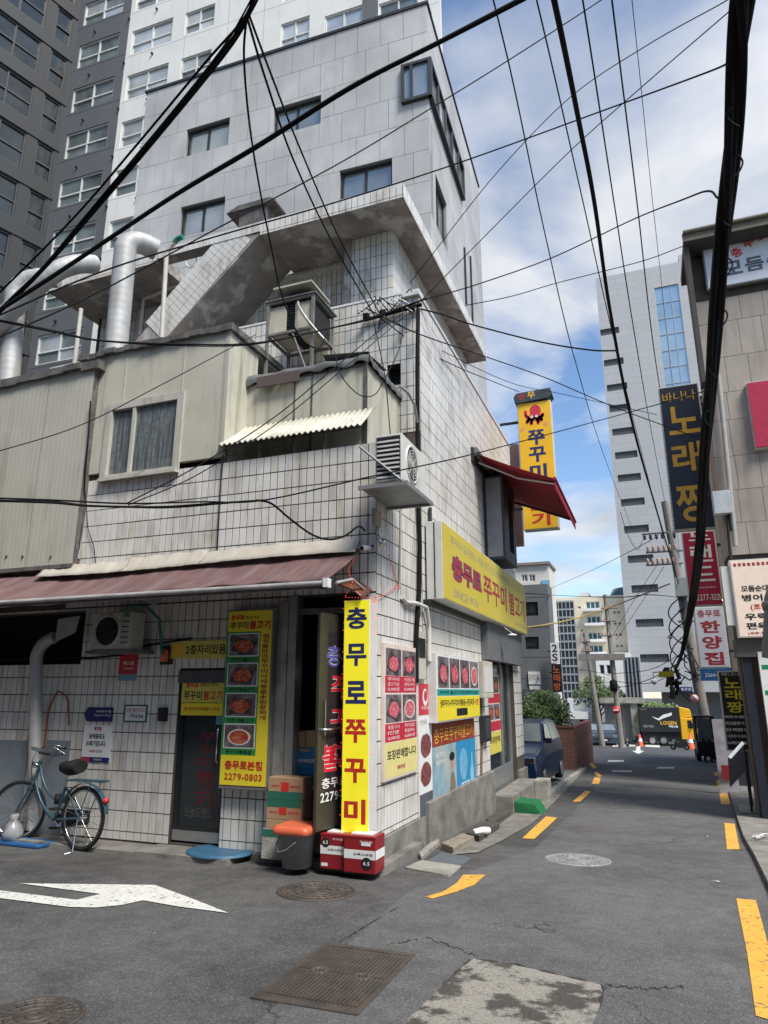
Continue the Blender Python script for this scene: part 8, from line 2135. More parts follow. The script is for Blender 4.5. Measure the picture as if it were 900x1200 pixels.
# ---- right pavement with grate
edge = [hG(x, y) for x, y in ((935, 1140), (905, 1050), (886, 1010), (872, 985), (862, 955), (853, 925), (846, 908), (838, 893))]
pv = MB(); n = len(edge)
pv.add([(p.x, p.y, gz(p.y)) for p in edge] + [(p.x, p.y, gz(p.y) + 0.07) for p in edge] + [(p.x + 5, p.y, gz(p.y) + 0.07) for p in edge], [(i, i + 1, n + i + 1, n + i) for i in range(n - 1)] + [(n + i, n + i + 1, 2 * n + i + 1, 2 * n + i) for i in range(n - 1)])
pvo = pv.build('pavement', 'concrete'); tag(pvo, 'narrow concrete pavement along the right side of the lane', None, None, 'structure')
g0 = hG(893, 950, 0.07); o = thing('drain_grate', (g0.x, g0.y, gz(g0.y) + 0.07), 'barred steel drain grate in the right-hand pavement', 'grate')
for k in range(11): MB().obox((g0.x - 0.14 + 0.03 * k - 0.3, g0.y - 0.7, gz(g0.y - 0.7) + 0.075), (0.016, 0, 0), (0.1, 1.5, -1.5 * SLOPE), (0, 0, 0.015)).build('bar', 'alu', o)
MB().obox((g0.x - 0.46, g0.y - 0.72, gz(g0.y - 0.7) + 0.072), (0.42, 0, 0), (0.1, 1.54, -1.54 * SLOPE), (0, 0, 0.002)).build('pit', 'black', o)
tp2 = hG(893, 984, 0.07); tm_ = MB()
for k in range(7):
    c_ = tp2 + Vector((random.uniform(-.2, .16), random.uniform(-.2, .2), 0.02)); tm_.add([c_ + Vector((random.uniform(-.08, .08), random.uniform(-.08, .08), random.uniform(0, .05))) for _ in range(6)], [(0, 1, 2), (1, 2, 3), (2, 3, 4), (3, 4, 5), (0, 4, 5)])
tm_ = tm_.build('spilt_paper', M('paper_grey', (0.55, 0.55, 0.54), 0.7, var=0.3, scale=20), None, org=tp2); tag(tm_, 'torn white paper scattered on the right-hand pavement', None, None, 'stuff')

# ================================================================== VEHICLES
S = 1.15
def car(name, label, loc, rz, body_mat, group=None, roof_mat=None, L_=3.6, W_=1.6, H_=1.5, hood_mat=None):
    """small hatchback, nose towards local -Y"""
    o = thing(name, loc, label, 'car', group, rz=rz if rz else 1e-6)
    prof = [(0.0, 0.22), (0.0, 0.55), (0.06, 0.72), (0.22, 0.78), (0.80, 0.93), (1.00, 0.98), (2.9, 1.0), (3.35, 0.98), (3.55, 0.90), (3.6, 0.55), (3.58, 0.24)]
    sx_, sz_ = L_ / 3.6, H_ / 1.5
    def ring(y, z0, z1, w): return y, z0, z1, w
    mb = MB()
    secs = []
    for y, z in prof: secs.append((y * sx_, z * sz_))
    n = len(secs); vs = []
    hw = W_ / 2
    for (y, z) in secs:
        t = 0.93 if (y < 0.1 or y > L_ - 0.12) else 1.0
        vs += [(-hw * t, y, 0.20 * sz_), (-hw * t * 1.0, y, max(0.21, z * 0.72)), (-hw * t * 0.94, y, z), (hw * t * 0.94, y, z), (hw * t, y, max(0.21, z * 0.72)), (hw * t, y, 0.20 * sz_)]
    fs = [(i * 6 + k, i * 6 + k + 1, (i + 1) * 6 + k + 1, (i + 1) * 6 + k) for i in range(n - 1) for k in range(5)] + [(0, 5, 4, 3, 2, 1), tuple((n - 1) * 6 + k for k in range(6))]
    mb.add(vs, fs); mb.build('body', body_mat, o, bevel=0.03)
    cab = [(0.95, 0.97, 0.94), (1.45, 1.44, 0.80), (2.2, 1.5, 0.80), (3.0, 1.45, 0.80), (3.48, 0.99, 0.92)]
    vs = []
    for y, z, t in cab: vs += [(-hw * t, y * sx_, z * sz_), (hw * t, y * sx_, z * sz_)]
    low = [(-hw * 0.94, 0.95 * sx_, 0.96 * sz_), (hw * 0.94, 0.95 * sx_, 0.96 * sz_), (hw * 0.94, 3.48 * sx_, 0.97 * sz_), (-hw * 0.94, 3.48 * sx_, 0.97 * sz_)]
    cm_ = MB(); b0 = vs + low
    cm_.add(b0, [(0, 1, 3, 2), (2, 3, 5, 4), (4, 5, 7, 6), (6, 7, 9, 8), (0, 2, 4, 6, 8), (1, 9, 7, 5, 3)]); cm_.build('cabin', roof_mat or body_mat, o, bevel=0.03)
    def pane(name_, pts, off): 
        v = [Vector(p) for p in pts]; nn = (v[1] - v[0]).cross(v[2] - v[0]).normalized(); MB().add([q + nn * off for q in v], [tuple(range(len(v)))]).build(name_, 'glass_dark' if name_ != 'windscreen' else 'glass_sky', o)
    pane('windscreen', [(-hw * 0.86, 1.0 * sx_, 1.02 * sz_), (hw * 0.86, 1.0 * sx_, 1.02 * sz_), (hw * 0.74, 1.42 * sx_, 1.41 * sz_), (-hw * 0.74, 1.42 * sx_, 1.41 * sz_)], 0.012)
    pane('rear_window', [(hw * 0.8, 3.43 * sx_, 1.06 * sz_), (-hw * 0.8, 3.43 * sx_, 1.06 * sz_), (-hw * 0.72, 3.06 * sx_, 1.40 * sz_), (hw * 0.72, 3.06 * sx_, 1.40 * sz_)], 0.012)
    for s_ in (-1, 1):
        for (y0, y1, y2, y3) in ((1.18, 1.98, 1.95, 1.50), (2.04, 3.2, 2.92, 2.02)):
            pts = [(s_ * hw * 0.945, y0 * sx_, 1.02 * sz_), (s_ * hw * 0.945, y1 * sx_, 1.02 * sz_), (s_ * hw * 0.825, y2 * sx_, 1.40 * sz_), (s_ * hw * 0.825, y3 * sx_, 1.40 * sz_)]
            pane('side_window', pts if s_ > 0 else pts[::-1], 0.012)
        for y in (0.62, 2.92):
            c_ = Vector((s_ * (hw - 0.06), y * sx_, 0.285 * sz_))
            wl = MB().lathe(c_, [(0.0, 0.075), (0.17, 0.075), (0.25, 0.09), (0.285, 0.06), (0.285, -0.10), (0.0, -0.10)], 20, (s_, 0, 0)).build('wheel', 'rubber', o)
            MB().lathe(c_, [(0.0, 0.088), (0.05, 0.092), (0.17, 0.082), (0.185, 0.094), (0.19, 0.08)], 16, (s_, 0, 0)).build('rim', 'alu', wl)
        MB().obox((s_ * hw * 0.94, 1.15 * sx_, 0.98 * sz_), (s_ * 0.18, 0, 0), (0, 0.1, 0), (0, 0, 0.13)).build('wing_mirror', body_mat, o, bevel=0.02)
        MB().obox((s_ * hw * 0.55, -0.01, 0.60 * sz_), (s_ * hw * 0.36, 0, 0), (0, 0.08, 0), (0, 0, 0.14)).build('headlight', 'chrome', o, bevel=0.02)
        MB().obox((s_ * hw * 0.70, L_ - 0.10, 0.70 * sz_), (s_ * hw * 0.22, 0, 0), (0, 0.11, 0), (0, 0, 0.2)).build('tail_light', 'ink_red', o, bevel=0.02)
        for y in (1.35, 2.25): MB().obox((s_ * (hw * 1.0), y * sx_ + 0.5, 0.74 * sz_), (s_ * 0.02, 0, 0), (0, 0.15, 0), (0, 0, 0.03)).build('door_handle', 'chrome', o)
    MB().obox((-hw * 0.5, -0.015, 0.42 * sz_), (hw, 0, 0), (0, 0.05, 0), (0, 0, 0.14)).build('grille', 'black', o); MB().obox((-0.26, -0.022, 0.34 * sz_), (0.52, 0, 0), (0, 0.02, 0), (0, 0, 0.11)).build('number_plate', 'print_white', o)
    MB().obox((-hw * 0.9, 0.02, 0.16), (hw * 1.8, 0, 0), (0, L_ - 0.04, 0), (0, 0, 0.08)).build('sill', 'black', o)
    MB().add([(-hw * 0.84, 0.26 * sx_, 0.80 * sz_), (hw * 0.84, 0.26 * sx_, 0.80 * sz_), (hw * 0.88, 0.93 * sx_, 0.975 * sz_), (-hw * 0.88, 0.93 * sx_, 0.975 * sz_)], [(0, 1, 2, 3)]).build('bonnet', hood_mat or body_mat, o)
    return o
M('paint_navy', (0.010, 0.026, 0.07), 0.28, var=0.03, coat=0.25, spec=0.6); M('paint_slate_blue', (0.03, 0.05, 0.075), 0.22, var=0.03, coat=0.6, spec=0.6); M('paint_silver', (0.45, 0.48, 0.52), 0.25, metal=0.5, var=0.03, coat=0.4)
car('parked_hatchback', 'dark blue hatchback parked on the raised forecourt past the side door', (-3.72, 18.2, gz(19.5) + 0.06), R(-3), 'paint_navy', L_=3.7, W_=1.7, H_=1.66)
fc_ = hY(708, 868, 63.5); fc_.z = gz(63.5); car('parked_car', 'dark saloon car facing us at the end of the lane beside orange cones', (fc_.x, fc_.y, fc_.z), R(8), 'paint_slate_blue', L_=4.6, W_=2.6, H_=1.75)
# ---- delivery truck
tq = gp(783, 866); tq.y = 66.5
tx0, tx1 = hY(750, 850, tq.y).x, hY(797, 850, tq.y).x
tx2 = hY(817, 850, tq.y).x
zg = gz(66); zt_ = hY(775, 829, tq.y).z; zb_ = hY(775, 858, tq.y).z
o = thing('delivery_truck', ((tx0 + tx2) / 2, tq.y, zg), 'dark grey delivery box truck with orange-yellow cab crossing the end of the lane', 'truck')
MB().box(tx0, tx1, tq.y, tq.y + 2.3, zb_, zt_).build('cargo_box', M('truck_dark', (0.022, 0.024, 0.027), 0.5, var=0.08), o, bevel=0.04)
tfm = Frame((tx0, tq.y, zb_), (1, 0, 0)); W_, H_ = tx1 - tx0, zt_ - zb_
wing_ = MB(); wing_.add([tfm.p(W_ * a_, H_ * b__, 0.012) for a_, b__ in ((0.32, 0.63), (0.48, 0.55), (0.60, 0.70), (0.83, 0.80), (0.82, 0.68), (0.60, 0.56), (0.49, 0.47), (0.40, 0.54))], [tuple(range(8))]); wing_.build('bird_emblem', 'ink_white', o)
lettering(tfm, o, 'ink_gold', ('LOGEN', W_ * 0.52, W_ * 0.92, H_ * 0.30, H_ * 0.45, 0.012, dict(bold=0.03)))
lettering(tfm, o, 'ink_grey', ('1588-9988', W_ * 0.08, W_ * 0.34, H_ * 0.18, H_ * 0.28, 0.012), ('로젠택배', W_ * 0.04, W_ * 0.2, H_ * 0.88, H_ * 0.94, 0.012, dict(bold=0))); lettering(tfm, o, 'ink_white', ('택배', W_ * 0.72, W_ * 0.94, H_ * 0.18, H_ * 0.28, 0.012))
zc_ = zg + 0.55
cb2 = MB(); cb2.prism([(tx1 + 0.03, tq.y + 0.1, zc_), (tx2 - 0.05, tq.y + 0.1, zc_), (tx2, tq.y + 0.1, zc_ + 0.9), (tx2 - 0.25, tq.y + 0.1, zc_ + 1.75), (tx1 + 0.03, tq.y + 0.1, zc_ + 1.85)], (0, 1.9, 0)); cb2.build('cab', M('truck_yellow', (0.80, 0.43, 0.02), 0.35, var=0.05), o, bevel=0.06)
fa = MB(); fa.prism([(tx1 + 0.03, tq.y + 0.25, zc_ + 1.86), (tx2 - 0.3, tq.y + 0.25, zc_ + 1.8), (tx1 + 0.9, tq.y + 0.25, zt_ - 0.15), (tx1 + 0.03, tq.y + 0.25, zt_ + 0.05)], (0, 1.6, 0)); fa.build('wind_deflector', 'truck_yellow', o, bevel=0.05)
MB().add([(tx1 + 0.6, tq.y + 0.085, zc_ + 0.95), (tx2 - 0.3, tq.y + 0.085, zc_ + 0.95), (tx2 - 0.42, tq.y + 0.085, zc_ + 1.6), (tx1 + 0.6, tq.y + 0.085, zc_ + 1.6)], [(0, 1, 2, 3)]).build('side_window', 'glass_dark', o)
MB().box(tx0 + 0.1, tx2 - 0.1, tq.y + 0.2, tq.y + 2.0, zg + 0.35, zb_ + 0.02).build('chassis', 'black', o)
for x in (tx0 + 0.9, tx0 + 1.8, tx2 - 0.75): 
    wl = MB().lathe((x, tq.y + 0.25, zg + 0.42), [(0.0, 0.1), (0.36, 0.12), (0.42, 0.06), (0.42, -0.15), (0.0, -0.15)], 18, (0, -1, 0)).build('wheel', 'rubber', o); MB().lathe((x, tq.y + 0.25, zg + 0.42), [(0.0, 0.125), (0.2, 0.13), (0.24, 0.12)], 14, (0, -1, 0)).build('rim', 'alu', wl)
MB().box(tx2 - 0.18, tx2 - 0.02, tq.y + 0.08, tq.y + 0.3, zc_ + 0.3, zc_ + 0.5).build('headlight', 'chrome', o); MB().box(tx2 - 0.45, tx2 - 0.35, tq.y - 0.1, tq.y + 0.05, zc_ + 1.0, zc_ + 1.4).build('wing_mirror', 'black', o)
# ---- forklift
fq = hG(826, 893); fq.y = min(fq.y, 40.0); ffx0, ffx1 = hY(815, 870, fq.y).x, hY(841, 870, fq.y).x
zg = gz(fq.y); ztf = hY(826, 839, fq.y).z; o = thing('forklift', ((ffx0 + ffx1) / 2, fq.y, zg), 'black forklift with glazed cab parked at the right edge of the lane', 'forklift')
hz_ = ztf - zg; wx = ffx1 - ffx0; fy = fq.y
M('fork_black', (0.010, 0.013, 0.014), 0.4, var=0.15)
MB().box(ffx0 + 0.05, ffx1 - 0.05, fy + 0.1, fy + 2.1, zg + 0.25, zg + hz_ * 0.45).build('counterweight', 'fork_black', o, bevel=0.08)
for x in (ffx0 + 0.03, ffx1 - 0.15):
    for y in (fy + 0.15, fy + 1.6): MB().tube([(x + 0.06, y, zg + hz_ * 0.44), (x + 0.06, y + 0.1, ztf - 0.06)], 0.06, 6).build('cab_post', 'fork_black', o)
MB().box(ffx0, ffx1 - 0.03, fy + 0.12, fy + 1.8, ztf - 0.1, ztf).build('cab_roof', 'fork_black', o, bevel=0.03)
MB().box(ffx0 + 0.16, ffx1 - 0.2, fy + 0.17, fy + 0.19, zg + hz_ * 0.46, ztf - 0.12).build('windscreen', M('cab_glass', (0.16, 0.19, 0.19), 0.1, var=0.2), o)
for x in (ffx0 + 0.3, ffx1 - 0.42): MB().box(x, x + 0.12, fy - 0.06, fy + 0.08, zg + 0.05, zg + hz_ * 0.5).build('mast', 'fork_black', o)
for x in (ffx0 + 0.3, ffx1 - 0.42): MB().box(x, x + 0.1, fy - 0.75, fy - 0.06, zg + 0.04, zg + 0.08).build('fork_tine', 'fork_black', o)
for x, s_ in ((ffx0 + 0.05, -1), (ffx1 - 0.05, 1)):
    for y in (fy + 0.4, fy + 1.7): MB().lathe((x, y, zg + 0.28), [(0.0, 0.05), (0.2, 0.06), (0.28, 0.0), (0.28, -0.16), (0.0, -0.16)], 16, (s_, 0, 0)).build('wheel', 'rubber', o)
MB().box(ffx0 + 0.45, ffx1 - 0.5, fy + 0.5, fy + 1.0, zg + hz_ * 0.45, zg + hz_ * 0.62).build('seat', 'rubber', o)
# ---- motorcycle and shrouded scooters
def motorbike(label, x0, x1, y, Y, mat, cover=False):
    a_, b__ = hY(x0, y, Y), hY(x1, y, Y); zg = gz(Y); L_ = b__.x - a_.x; r_ = L_ * 0.16
    o = thing('motorcycle', ((a_.x + b__.x) / 2, Y, zg), label, 'motorcycle', 'motorcycles at the end of the lane')
    for x in (a_.x + r_, b__.x - r_): wl = MB().torus((x, Y, zg + r_), r_ * 0.68, r_ * 0.32, (0, 1, 0), 22, 8).build('wheel', 'rubber', o); MB().lathe((x, Y, zg + r_), [(0.0, 0.03), (r_ * 0.5, 0.03)], 12, (0, -1, 0)).build('hub', 'alu', wl)
    bd = MB(); bd.prism([(a_.x + L_ * 0.14, Y - 0.14, zg + r_ * 1.5), (a_.x + L_ * 0.45, Y - 0.14, zg + r_ * 0.7), (b__.x - L_ * 0.30, Y - 0.14, zg + r_ * 0.8), (b__.x - L_ * 0.05, Y - 0.14, zg + r_ * 2.0), (b__.x - L_ * 0.08, Y - 0.14, zg + r_ * 2.6), (b__.x - L_ * 0.45, Y - 0.14, zg + r_ * 2.5), (a_.x + L_ * 0.35, Y - 0.14, zg + r_ * 3.0)], (0, 0.28, 0)); bd.build('body', mat, o, bevel=0.05)
    MB().box(b__.x - L_ * 0.5, b__.x - L_ * 0.08, Y - 0.15, Y + 0.15, zg + r_ * 2.55, zg + r_ * 2.9).build('seat', 'rubber', o, bevel=0.03)
    MB().tube([(a_.x + L_ * 0.15, Y, zg + r_), (a_.x + L_ * 0.28, Y, zg + r_ * 3.4)], 0.05, 6).build('fork', 'chrome', o); MB().tube([(a_.x + L_ * 0.30, Y - 0.38, zg + r_ * 3.6), (a_.x + L_ * 0.26, Y, zg + r_ * 3.4), (a_.x + L_ * 0.30, Y + 0.38, zg + r_ * 3.6)], 0.025, 6).build('handlebar', 'black', o)
    MB().lathe((a_.x + L_ * 0.2, Y, zg + r_ * 2.9), [(0.0, 0.06), (0.1, 0.04), (0.1, -0.08)], 12, (-1, 0, 0)).build('headlight', 'chrome', o)
    if cover: MB().box(b__.x - L_ * 0.28, b__.x, Y - 0.25, Y + 0.25, zg + r_ * 2.91, zg + r_ * 4.6).build('delivery_box', 'black', o, bevel=0.04)
motorbike('black motorcycle parked before the yellow truck cab', 785, 808, 872, 57.0, 'black', False)
motorbike('dark scooter with delivery box behind the orange cones', 732, 749, 868, 63.5, 'dark_metal', True)
motorbike('small motorcycle in front of the far shopfront', 674, 682, 868, 65.0, 'black', True)
# ---- traffic cones
M('cone_orange', (0.68, 0.10, 0.03), 0.5)
for k, (x, y, h, lab) in enumerate(((719, 868, 13, 'orange traffic cone at the foot of the no-entry pole, left one'), (726, 868, 10, 'orange traffic cone at the foot of the no-entry pole, right one'), (750, 866, 14, 'orange traffic cone at the tail of the delivery truck'), (810, 878, 18, 'orange and white traffic cone next to the forklift'))):
    p = gp(x, y); Y = min(p.y, 64.5); p = hY(x, y, Y); zg = gz(Y); hh = (hY(x, y - h, Y).z - p.z)
    o = thing('traffic_cone', (p.x, Y, zg), lab, 'cone', 'orange traffic cones'); MB().lathe((p.x, Y, zg), [(hh * 0.27, 0.03), (hh * 0.05, hh), (0.0, hh)], 16).build('cone', 'cone_orange', o); MB().box(p.x - hh * 0.32, p.x + hh * 0.32, Y - hh * 0.32, Y + hh * 0.32, zg, zg + 0.05).build('base', 'cone_orange', o); MB().lathe((p.x, Y, zg), [(hh * 0.20, hh * 0.42), (hh * 0.135, hh * 0.66)], 16).build('white_band', 'print_white', o)

# ================================================================== POLES
M('pole_concrete', (0.22, 0.20, 0.18), 0.85, var=0.15, dirt=(0.13, 0.115, 0.1), dlo=0.45, dhi=0.8); M('insulator', (0.40, 0.27, 0.21), 0.4, var=0.25, scale=30); M('steel_arm', (0.20, 0.205, 0.21), 0.5, metal=0.4)
PY = 44.0
pb, pt = hY(826, 845, PY), hY(779, 588, PY)
dirp = (pb - pt).normalized(); pb = pb + dirp * ((pb.z - gz(PY) + 0.1) / -dirp.z)
o = thing('utility_pole', pb, 'leaning concrete utility pole tangled with cables on the right of the lane', 'pole')
MB().tube([pb, pt], [0.32, 0.22], 12).build('shaft', 'pole_concrete', o)
def pole_pt(y): 
    t = (hY(800, y, PY).z - pb.z) / (pt.z - pb.z); return pb.lerp(pt, t)
for k, (y, xa, xb) in enumerate(((624, 752, 802), (646, 757, 803), (661, 757, 800), (716, 795, 815), (728, 795, 818))):
    a_, b_ = hY(xa, y + 2, PY - 0.15), hY(xb, y - 2, PY - 0.15); a_.z = b_.z = (a_.z + b_.z) / 2
    ar = MB().tube([a_, b_], 0.07, 4).build('cross_arm', 'steel_arm', o)
    if k < 3:
        for j in range(6):
            q = a_.lerp(b_, 0.06 + j * 0.14); sg = -1 if k == 0 else 1
            MB().lathe(q, [(0.0, 0.0), (0.09, 0.04), (0.05, 0.11), (0.12, 0.16), (0.06, 0.23), (0.11, 0.29), (0.0, 0.43)], 10, (0, 0, sg)).build('insulator', 'insulator' if k else 'dark_metal', ar)
q = hY(802, 689, PY - 0.3); MB().box(q.x - 0.5, q.x + 0.5, PY - 0.9, PY - 0.2, q.z - 0.55, q.z + 0.55).build('transformer_box', M('box_greygreen', (0.24, 0.26, 0.25), 0.5), o, bevel=0.02)
for j in range(5):
    a_ = pole_pt(700 + 14 * j); MB().tube(polyline(bend(a_ + Vector((-0.05, -0.25, 0)), a_ + Vector((-1.6 - 0.2 * j, -0.4, -0.9 - 0.2 * j)), a_ + Vector((-0.2, -0.25, -1.8 - 0.3 * j)), 8), 14), 0.035, 6).build('cable_loop', 'cable', o)
for j in range(9):
    a_ = pole_pt(735 + 7 * j) + Vector((random.uniform(-0.6, 0.2), -0.35, random.uniform(-0.2, 0.2))); MB().tube(polyline([a_, a_ + Vector((random.uniform(-0.9, 0.6), -0.15, random.uniform(-0.9, 0.2))), a_ + Vector((random.uniform(-0.6, 0.9), 0.0, random.uniform(-1.5, -0.4)))], 8), 0.035, 5).build('cable_tail', 'cable', o)
q = hY(788, 788, PY - 0.4); cl_ = MB()
for j in range(14):
    a_ = q + Vector((random.uniform(-.35, .3), random.uniform(-.2, .2), random.uniform(-.9, .6))); cl_.tube(polyline(bend(a_, a_ + Vector((random.uniform(-.4, .4), 0, random.uniform(-.5, .1))), a_ + Vector((random.uniform(-.2, .3), 0, random.uniform(-.8, -.2))), 5), 8), random.uniform(0.05, 0.13), 7)
cl_.build('splice_bundle', 'cable', o, kind='stuff')
def far_pole(label, xb, yb, xt, yt, Y, arms):
    b_, t_ = hY(xb, yb, Y), hY(xt, yt, Y); d_ = (b_ - t_).normalized(); b_ = b_ + d_ * ((b_.z - gz(Y) + 0.1) / -d_.z)
    o = thing('utility_pole', b_, label, 'pole'); MB().tube([b_, t_], [0.24, 0.16], 10).build('shaft', 'pole_concrete', o)
    for (y, xa, xb2) in arms:
        p, q = hY(xa, y, Y - 0.2), hY(xb2, y, Y - 0.2); q.z = p.z; am = MB().tube([p, q], 0.06, 4).build('cross_arm', 'steel_arm', o)
        for j in range(5): r_ = p.lerp(q, 0.1 + 0.2 * j); MB().lathe(r_, [(0.06, 0.0), (0.035, 0.1), (0.06, 0.17), (0.0, 0.32)], 8).build('insulator', 'insulator', am)
    return o
o1 = far_pole('far utility pole carrying the no-entry sign', 727, 862, 709, 697, 58.0, ((713, 704, 724), (728, 703, 722), (745, 702, 718)))
q = hY(712, 770, 57.6); MB().box(q.x - 2.2, q.x + 1.3, 57.5, 57.9, q.z - 0.25, q.z + 0.25).build('beam', 'pole_concrete', o1)
q = hY(719, 803, 57.6); MB().lathe((q.x, 57.7, q.z), [(0.0, -0.5), (0.28, -0.4), (0.3, 0.3), (0.0, 0.5)], 10).build('splice_bundle', 'cable', o1)
far_pole('thinner far utility pole left of the no-entry sign', 703, 855, 685, 742, 62.0, ((752, 681, 692), (763, 681, 694)))
# round signs
def disc(label, x, y, Y, r_, mat, bar): 
    p = hY(x, y, Y); o = thing('round_sign', p, label, 'sign'); MB().lathe(p, [(0.0, 0.02), (r_, 0.02), (r_, -0.02), (0.0, -0.02)], 24, (0, -1, 0)).build('disc', mat, o)
    f = Frame((p.x, Y - 0.022, p.z), (1, 0, 0))
    if bar == 'h': f.box(MB(), -r_ * 0.7, r_ * 0.7, -r_ * 0.16, r_ * 0.16, 0.001, 0.006).build('bar', 'print_white', o)
    else:
        MB().lathe(p, [(r_ * 0.82, 0.024), (r_, 0.024)], 24, (0, -1, 0)).build('ring', 'ink_red', o); m = MB(); m.obox(f.p(-r_ * 0.62, r_ * 0.50, 0.004), (f.u - f.v) * r_ * 1.05, (f.u + f.v) * r_ * 0.12, f.n * 0.004); m.build('bar', 'ink_red', o)
    f.box(MB(), -0.04, 0.04, -r_ * 0.5, r_ * 0.5, -0.2, -0.05).build('clamp', 'alu', o)
disc('red no-entry sign with white bar on the far utility pole', 722, 832, 57.4, 0.29, 'ink_red', 'h')
disc('small round no-parking sign on the leaning pole', 814, 818, 43.2, 0.24, 'print_white', 'd')
p = hY(766, 796, 40.0); o = thing('security_camera', p, 'white dome camera hanging from the wires left of the leaning pole', 'camera'); MB().lathe(p, [(0.0, -0.3), (0.15, -0.2), (0.17, 0.0), (0.0, 0.02)], 12).build('dome', 'print_white', o); MB().tube([p, p + Vector((0, 0, 0.35)), p + Vector((0.5, 0, 0.4))], 0.03, 6).build('bracket', 'alu', o)
p = hY(781, 791, 30.0); o = thing('warning_tag', p, 'small yellow warning tag on the wires by the leaning pole', 'tag'); MB().prism([p + Vector((-0.3, 0, -0.1)), p + Vector((0.25, 0, -0.05)), p + Vector((0.32, 0, 0.16)), p + Vector((-0.28, 0, 0.12))], (0, 0.02, 0)).build('plate', 'yellow', o); MB().tube([p + Vector((-0.5, 0.03, 0.1)), p + Vector((0.5, 0.03, 0.16))], 0.012, 5).build('clip', 'cable', o)

# ================================================================== OVERHEAD CABLES
def crom(P, n=10):
    out_ = []
    P = [P[0] * 2 - P[1]] + P + [P[-1] * 2 - P[-2]]
    for i in range(1, len(P) - 2):
        p0, p1, p2, p3 = P[i - 1:i + 3]
        for k in range(n):
            t = k / n; out_.append(0.5 * ((2 * p1) + (p2 - p0) * t + (2 * p0 - 5 * p1 + 4 * p2 - p3) * t * t + (3 * p1 - p0 - 3 * p2 + p3) * t ** 3))
    return out_ + [P[-2]]
def wire(label, pts, r, mat='cable', strands=1, spread=0.0, name='overhead_cable', group='overhead cables', wraps=0):
    P = crom([hD(x, y, d) for x, y, d in pts])
    o = thing(name, P[0], label, 'cable', group)
    MB().tube(P, r, 7).build('strand', mat, o)
    for s_ in range(strands - 1):
        ph = s_ * 2.1; Q = [p + Vector((math.cos(ph + i * 0.10) * spread, math.sin(ph * 1.3 + i * 0.07) * spread, math.sin(ph + i * 0.13) * spread)) for i, p in enumerate(P)]
        MB().tube(Q, r * random.uniform(0.45, 0.8), 6).build('strand', mat, o)
    for k in range(wraps):
        i = int((k + 0.5) * len(P) / wraps); a_ = P[i]; MB().tube([a_, a_ + (P[min(i + 1, len(P) - 1)] - a_).normalized() * 0.05], (r + spread) * 1.3, 8).build('tie', 'cable', o)
    return o
big_ = wire('very thick black cable bundle coming down from the top right to the leaning pole', [(872, -25, 6.0), (866, 60, 6.3), (857, 180, 6.8), (846, 300, 7.4), (835, 420, 8.2), (827, 520, 9.4), (821, 610, 11), (812, 700, 14), (799, 766, 28), (790, 788, 44)], 0.0437, strands=11, spread=0.055)
for k in range(7):
    p = hD(862 - 5 * k, 120 + 60 * k, 6.4 + 0.35 * k); MB().tube(polyline(bend(p, p + Vector((random.choice((-.14, .14)), 0, -0.08)), p + Vector((0.0, 0, -0.22)), 6), 10), 0.008, 5).build('loose_loop', 'cable', big_)
wire('thick black cable running from top centre down to the leaning pole', [(644, -25, 6.8), (660, 50, 7.3), (678, 140, 8.2), (697, 240, 9.4), (716, 370, 11.5), (742, 500, 15), (770, 600, 26), (797, 690, 46)], 0.0254, strands=2, spread=0.012)
g = 'thin overhead wires along the lane'
wire('leftmost thin wire along the lane, from the top to the far cross arm', [(572, -25, 9), (602, 100, 10), (640, 280, 12), (676, 430, 15), (710, 540, 26), (742, 622, 46)], 0.0092, group=g)
wire('second thin wire along the lane, just left of the thick cable', [(623, -25, 9), (650, 90, 10), (684, 240, 12), (720, 400, 15), (752, 530, 26), (780, 640, 46)], 0.0092, group=g)
wire('thin wire along the lane just right of the thick cable', [(679, -25, 9), (697, 90, 10), (720, 240, 12), (745, 400, 15), (766, 520, 26), (790, 645, 46)], 0.0099, group=g)
wire('thin wire along the lane, right of the pair near the thick cable', [(714, -25, 9), (727, 80, 10), (748, 250, 12), (765, 400, 15), (782, 520, 26), (797, 655, 46)], 0.0099, group=g)
wire('hair-thin wire along the lane left of the cable bundle', [(738, -25, 12), (752, 110, 13), (764, 230, 15), (775, 330, 18), (790, 470, 46)], 0.0057, group=g)
wire('thick cable crossing from the left edge up over the granite building', [(-40, 388, 7), (60, 325, 6.7), (200, 232, 6.4), (300, 172, 6.3), (410, 103, 6.2), (510, 52, 6.2), (615, -2, 6.3), (660, -28, 6.4)], 0.0183, strands=2, spread=0.008)
wire('bundle of four cables sweeping from the top left down to the left edge', [(310, -30, 5.8), (292, 12, 6), (262, 60, 6.2), (190, 150, 6.6), (110, 245, 7), (40, 325, 7.4), (-30, 395, 7.8)], 0.0127, strands=4, spread=0.03)
wire('upper loose cable beside the four-cable bundle', [(300, -25, 5.8), (288, 18, 6), (240, 74, 6.3), (160, 170, 6.7), (80, 262, 7.1), (-30, 372, 7.7)], 0.0092)
wire('drop cable hanging down to the caged air-conditioner', [(289, 18, 6), (286, 70, 6.3), (293, 150, 6.8), (306, 230, 7.4), (320, 300, 8.2), (330, 345, 8.9), (350, 392, 9.3), (372, 408, 9.2), (384, 390, 9.5)], 0.0092)
wire('left of two cables falling from the top to the roof corner', [(290, 22, 6), (312, 95, 6.6), (345, 190, 7.6), (390, 285, 9.4), (440, 372, 11.4)], 0.0099)
wire('right of two cables falling from the top to the roof corner', [(292, 18, 6), (318, 88, 6.6), (352, 175, 7.6), (398, 280, 9.4), (445, 368, 11.6)], 0.0092)
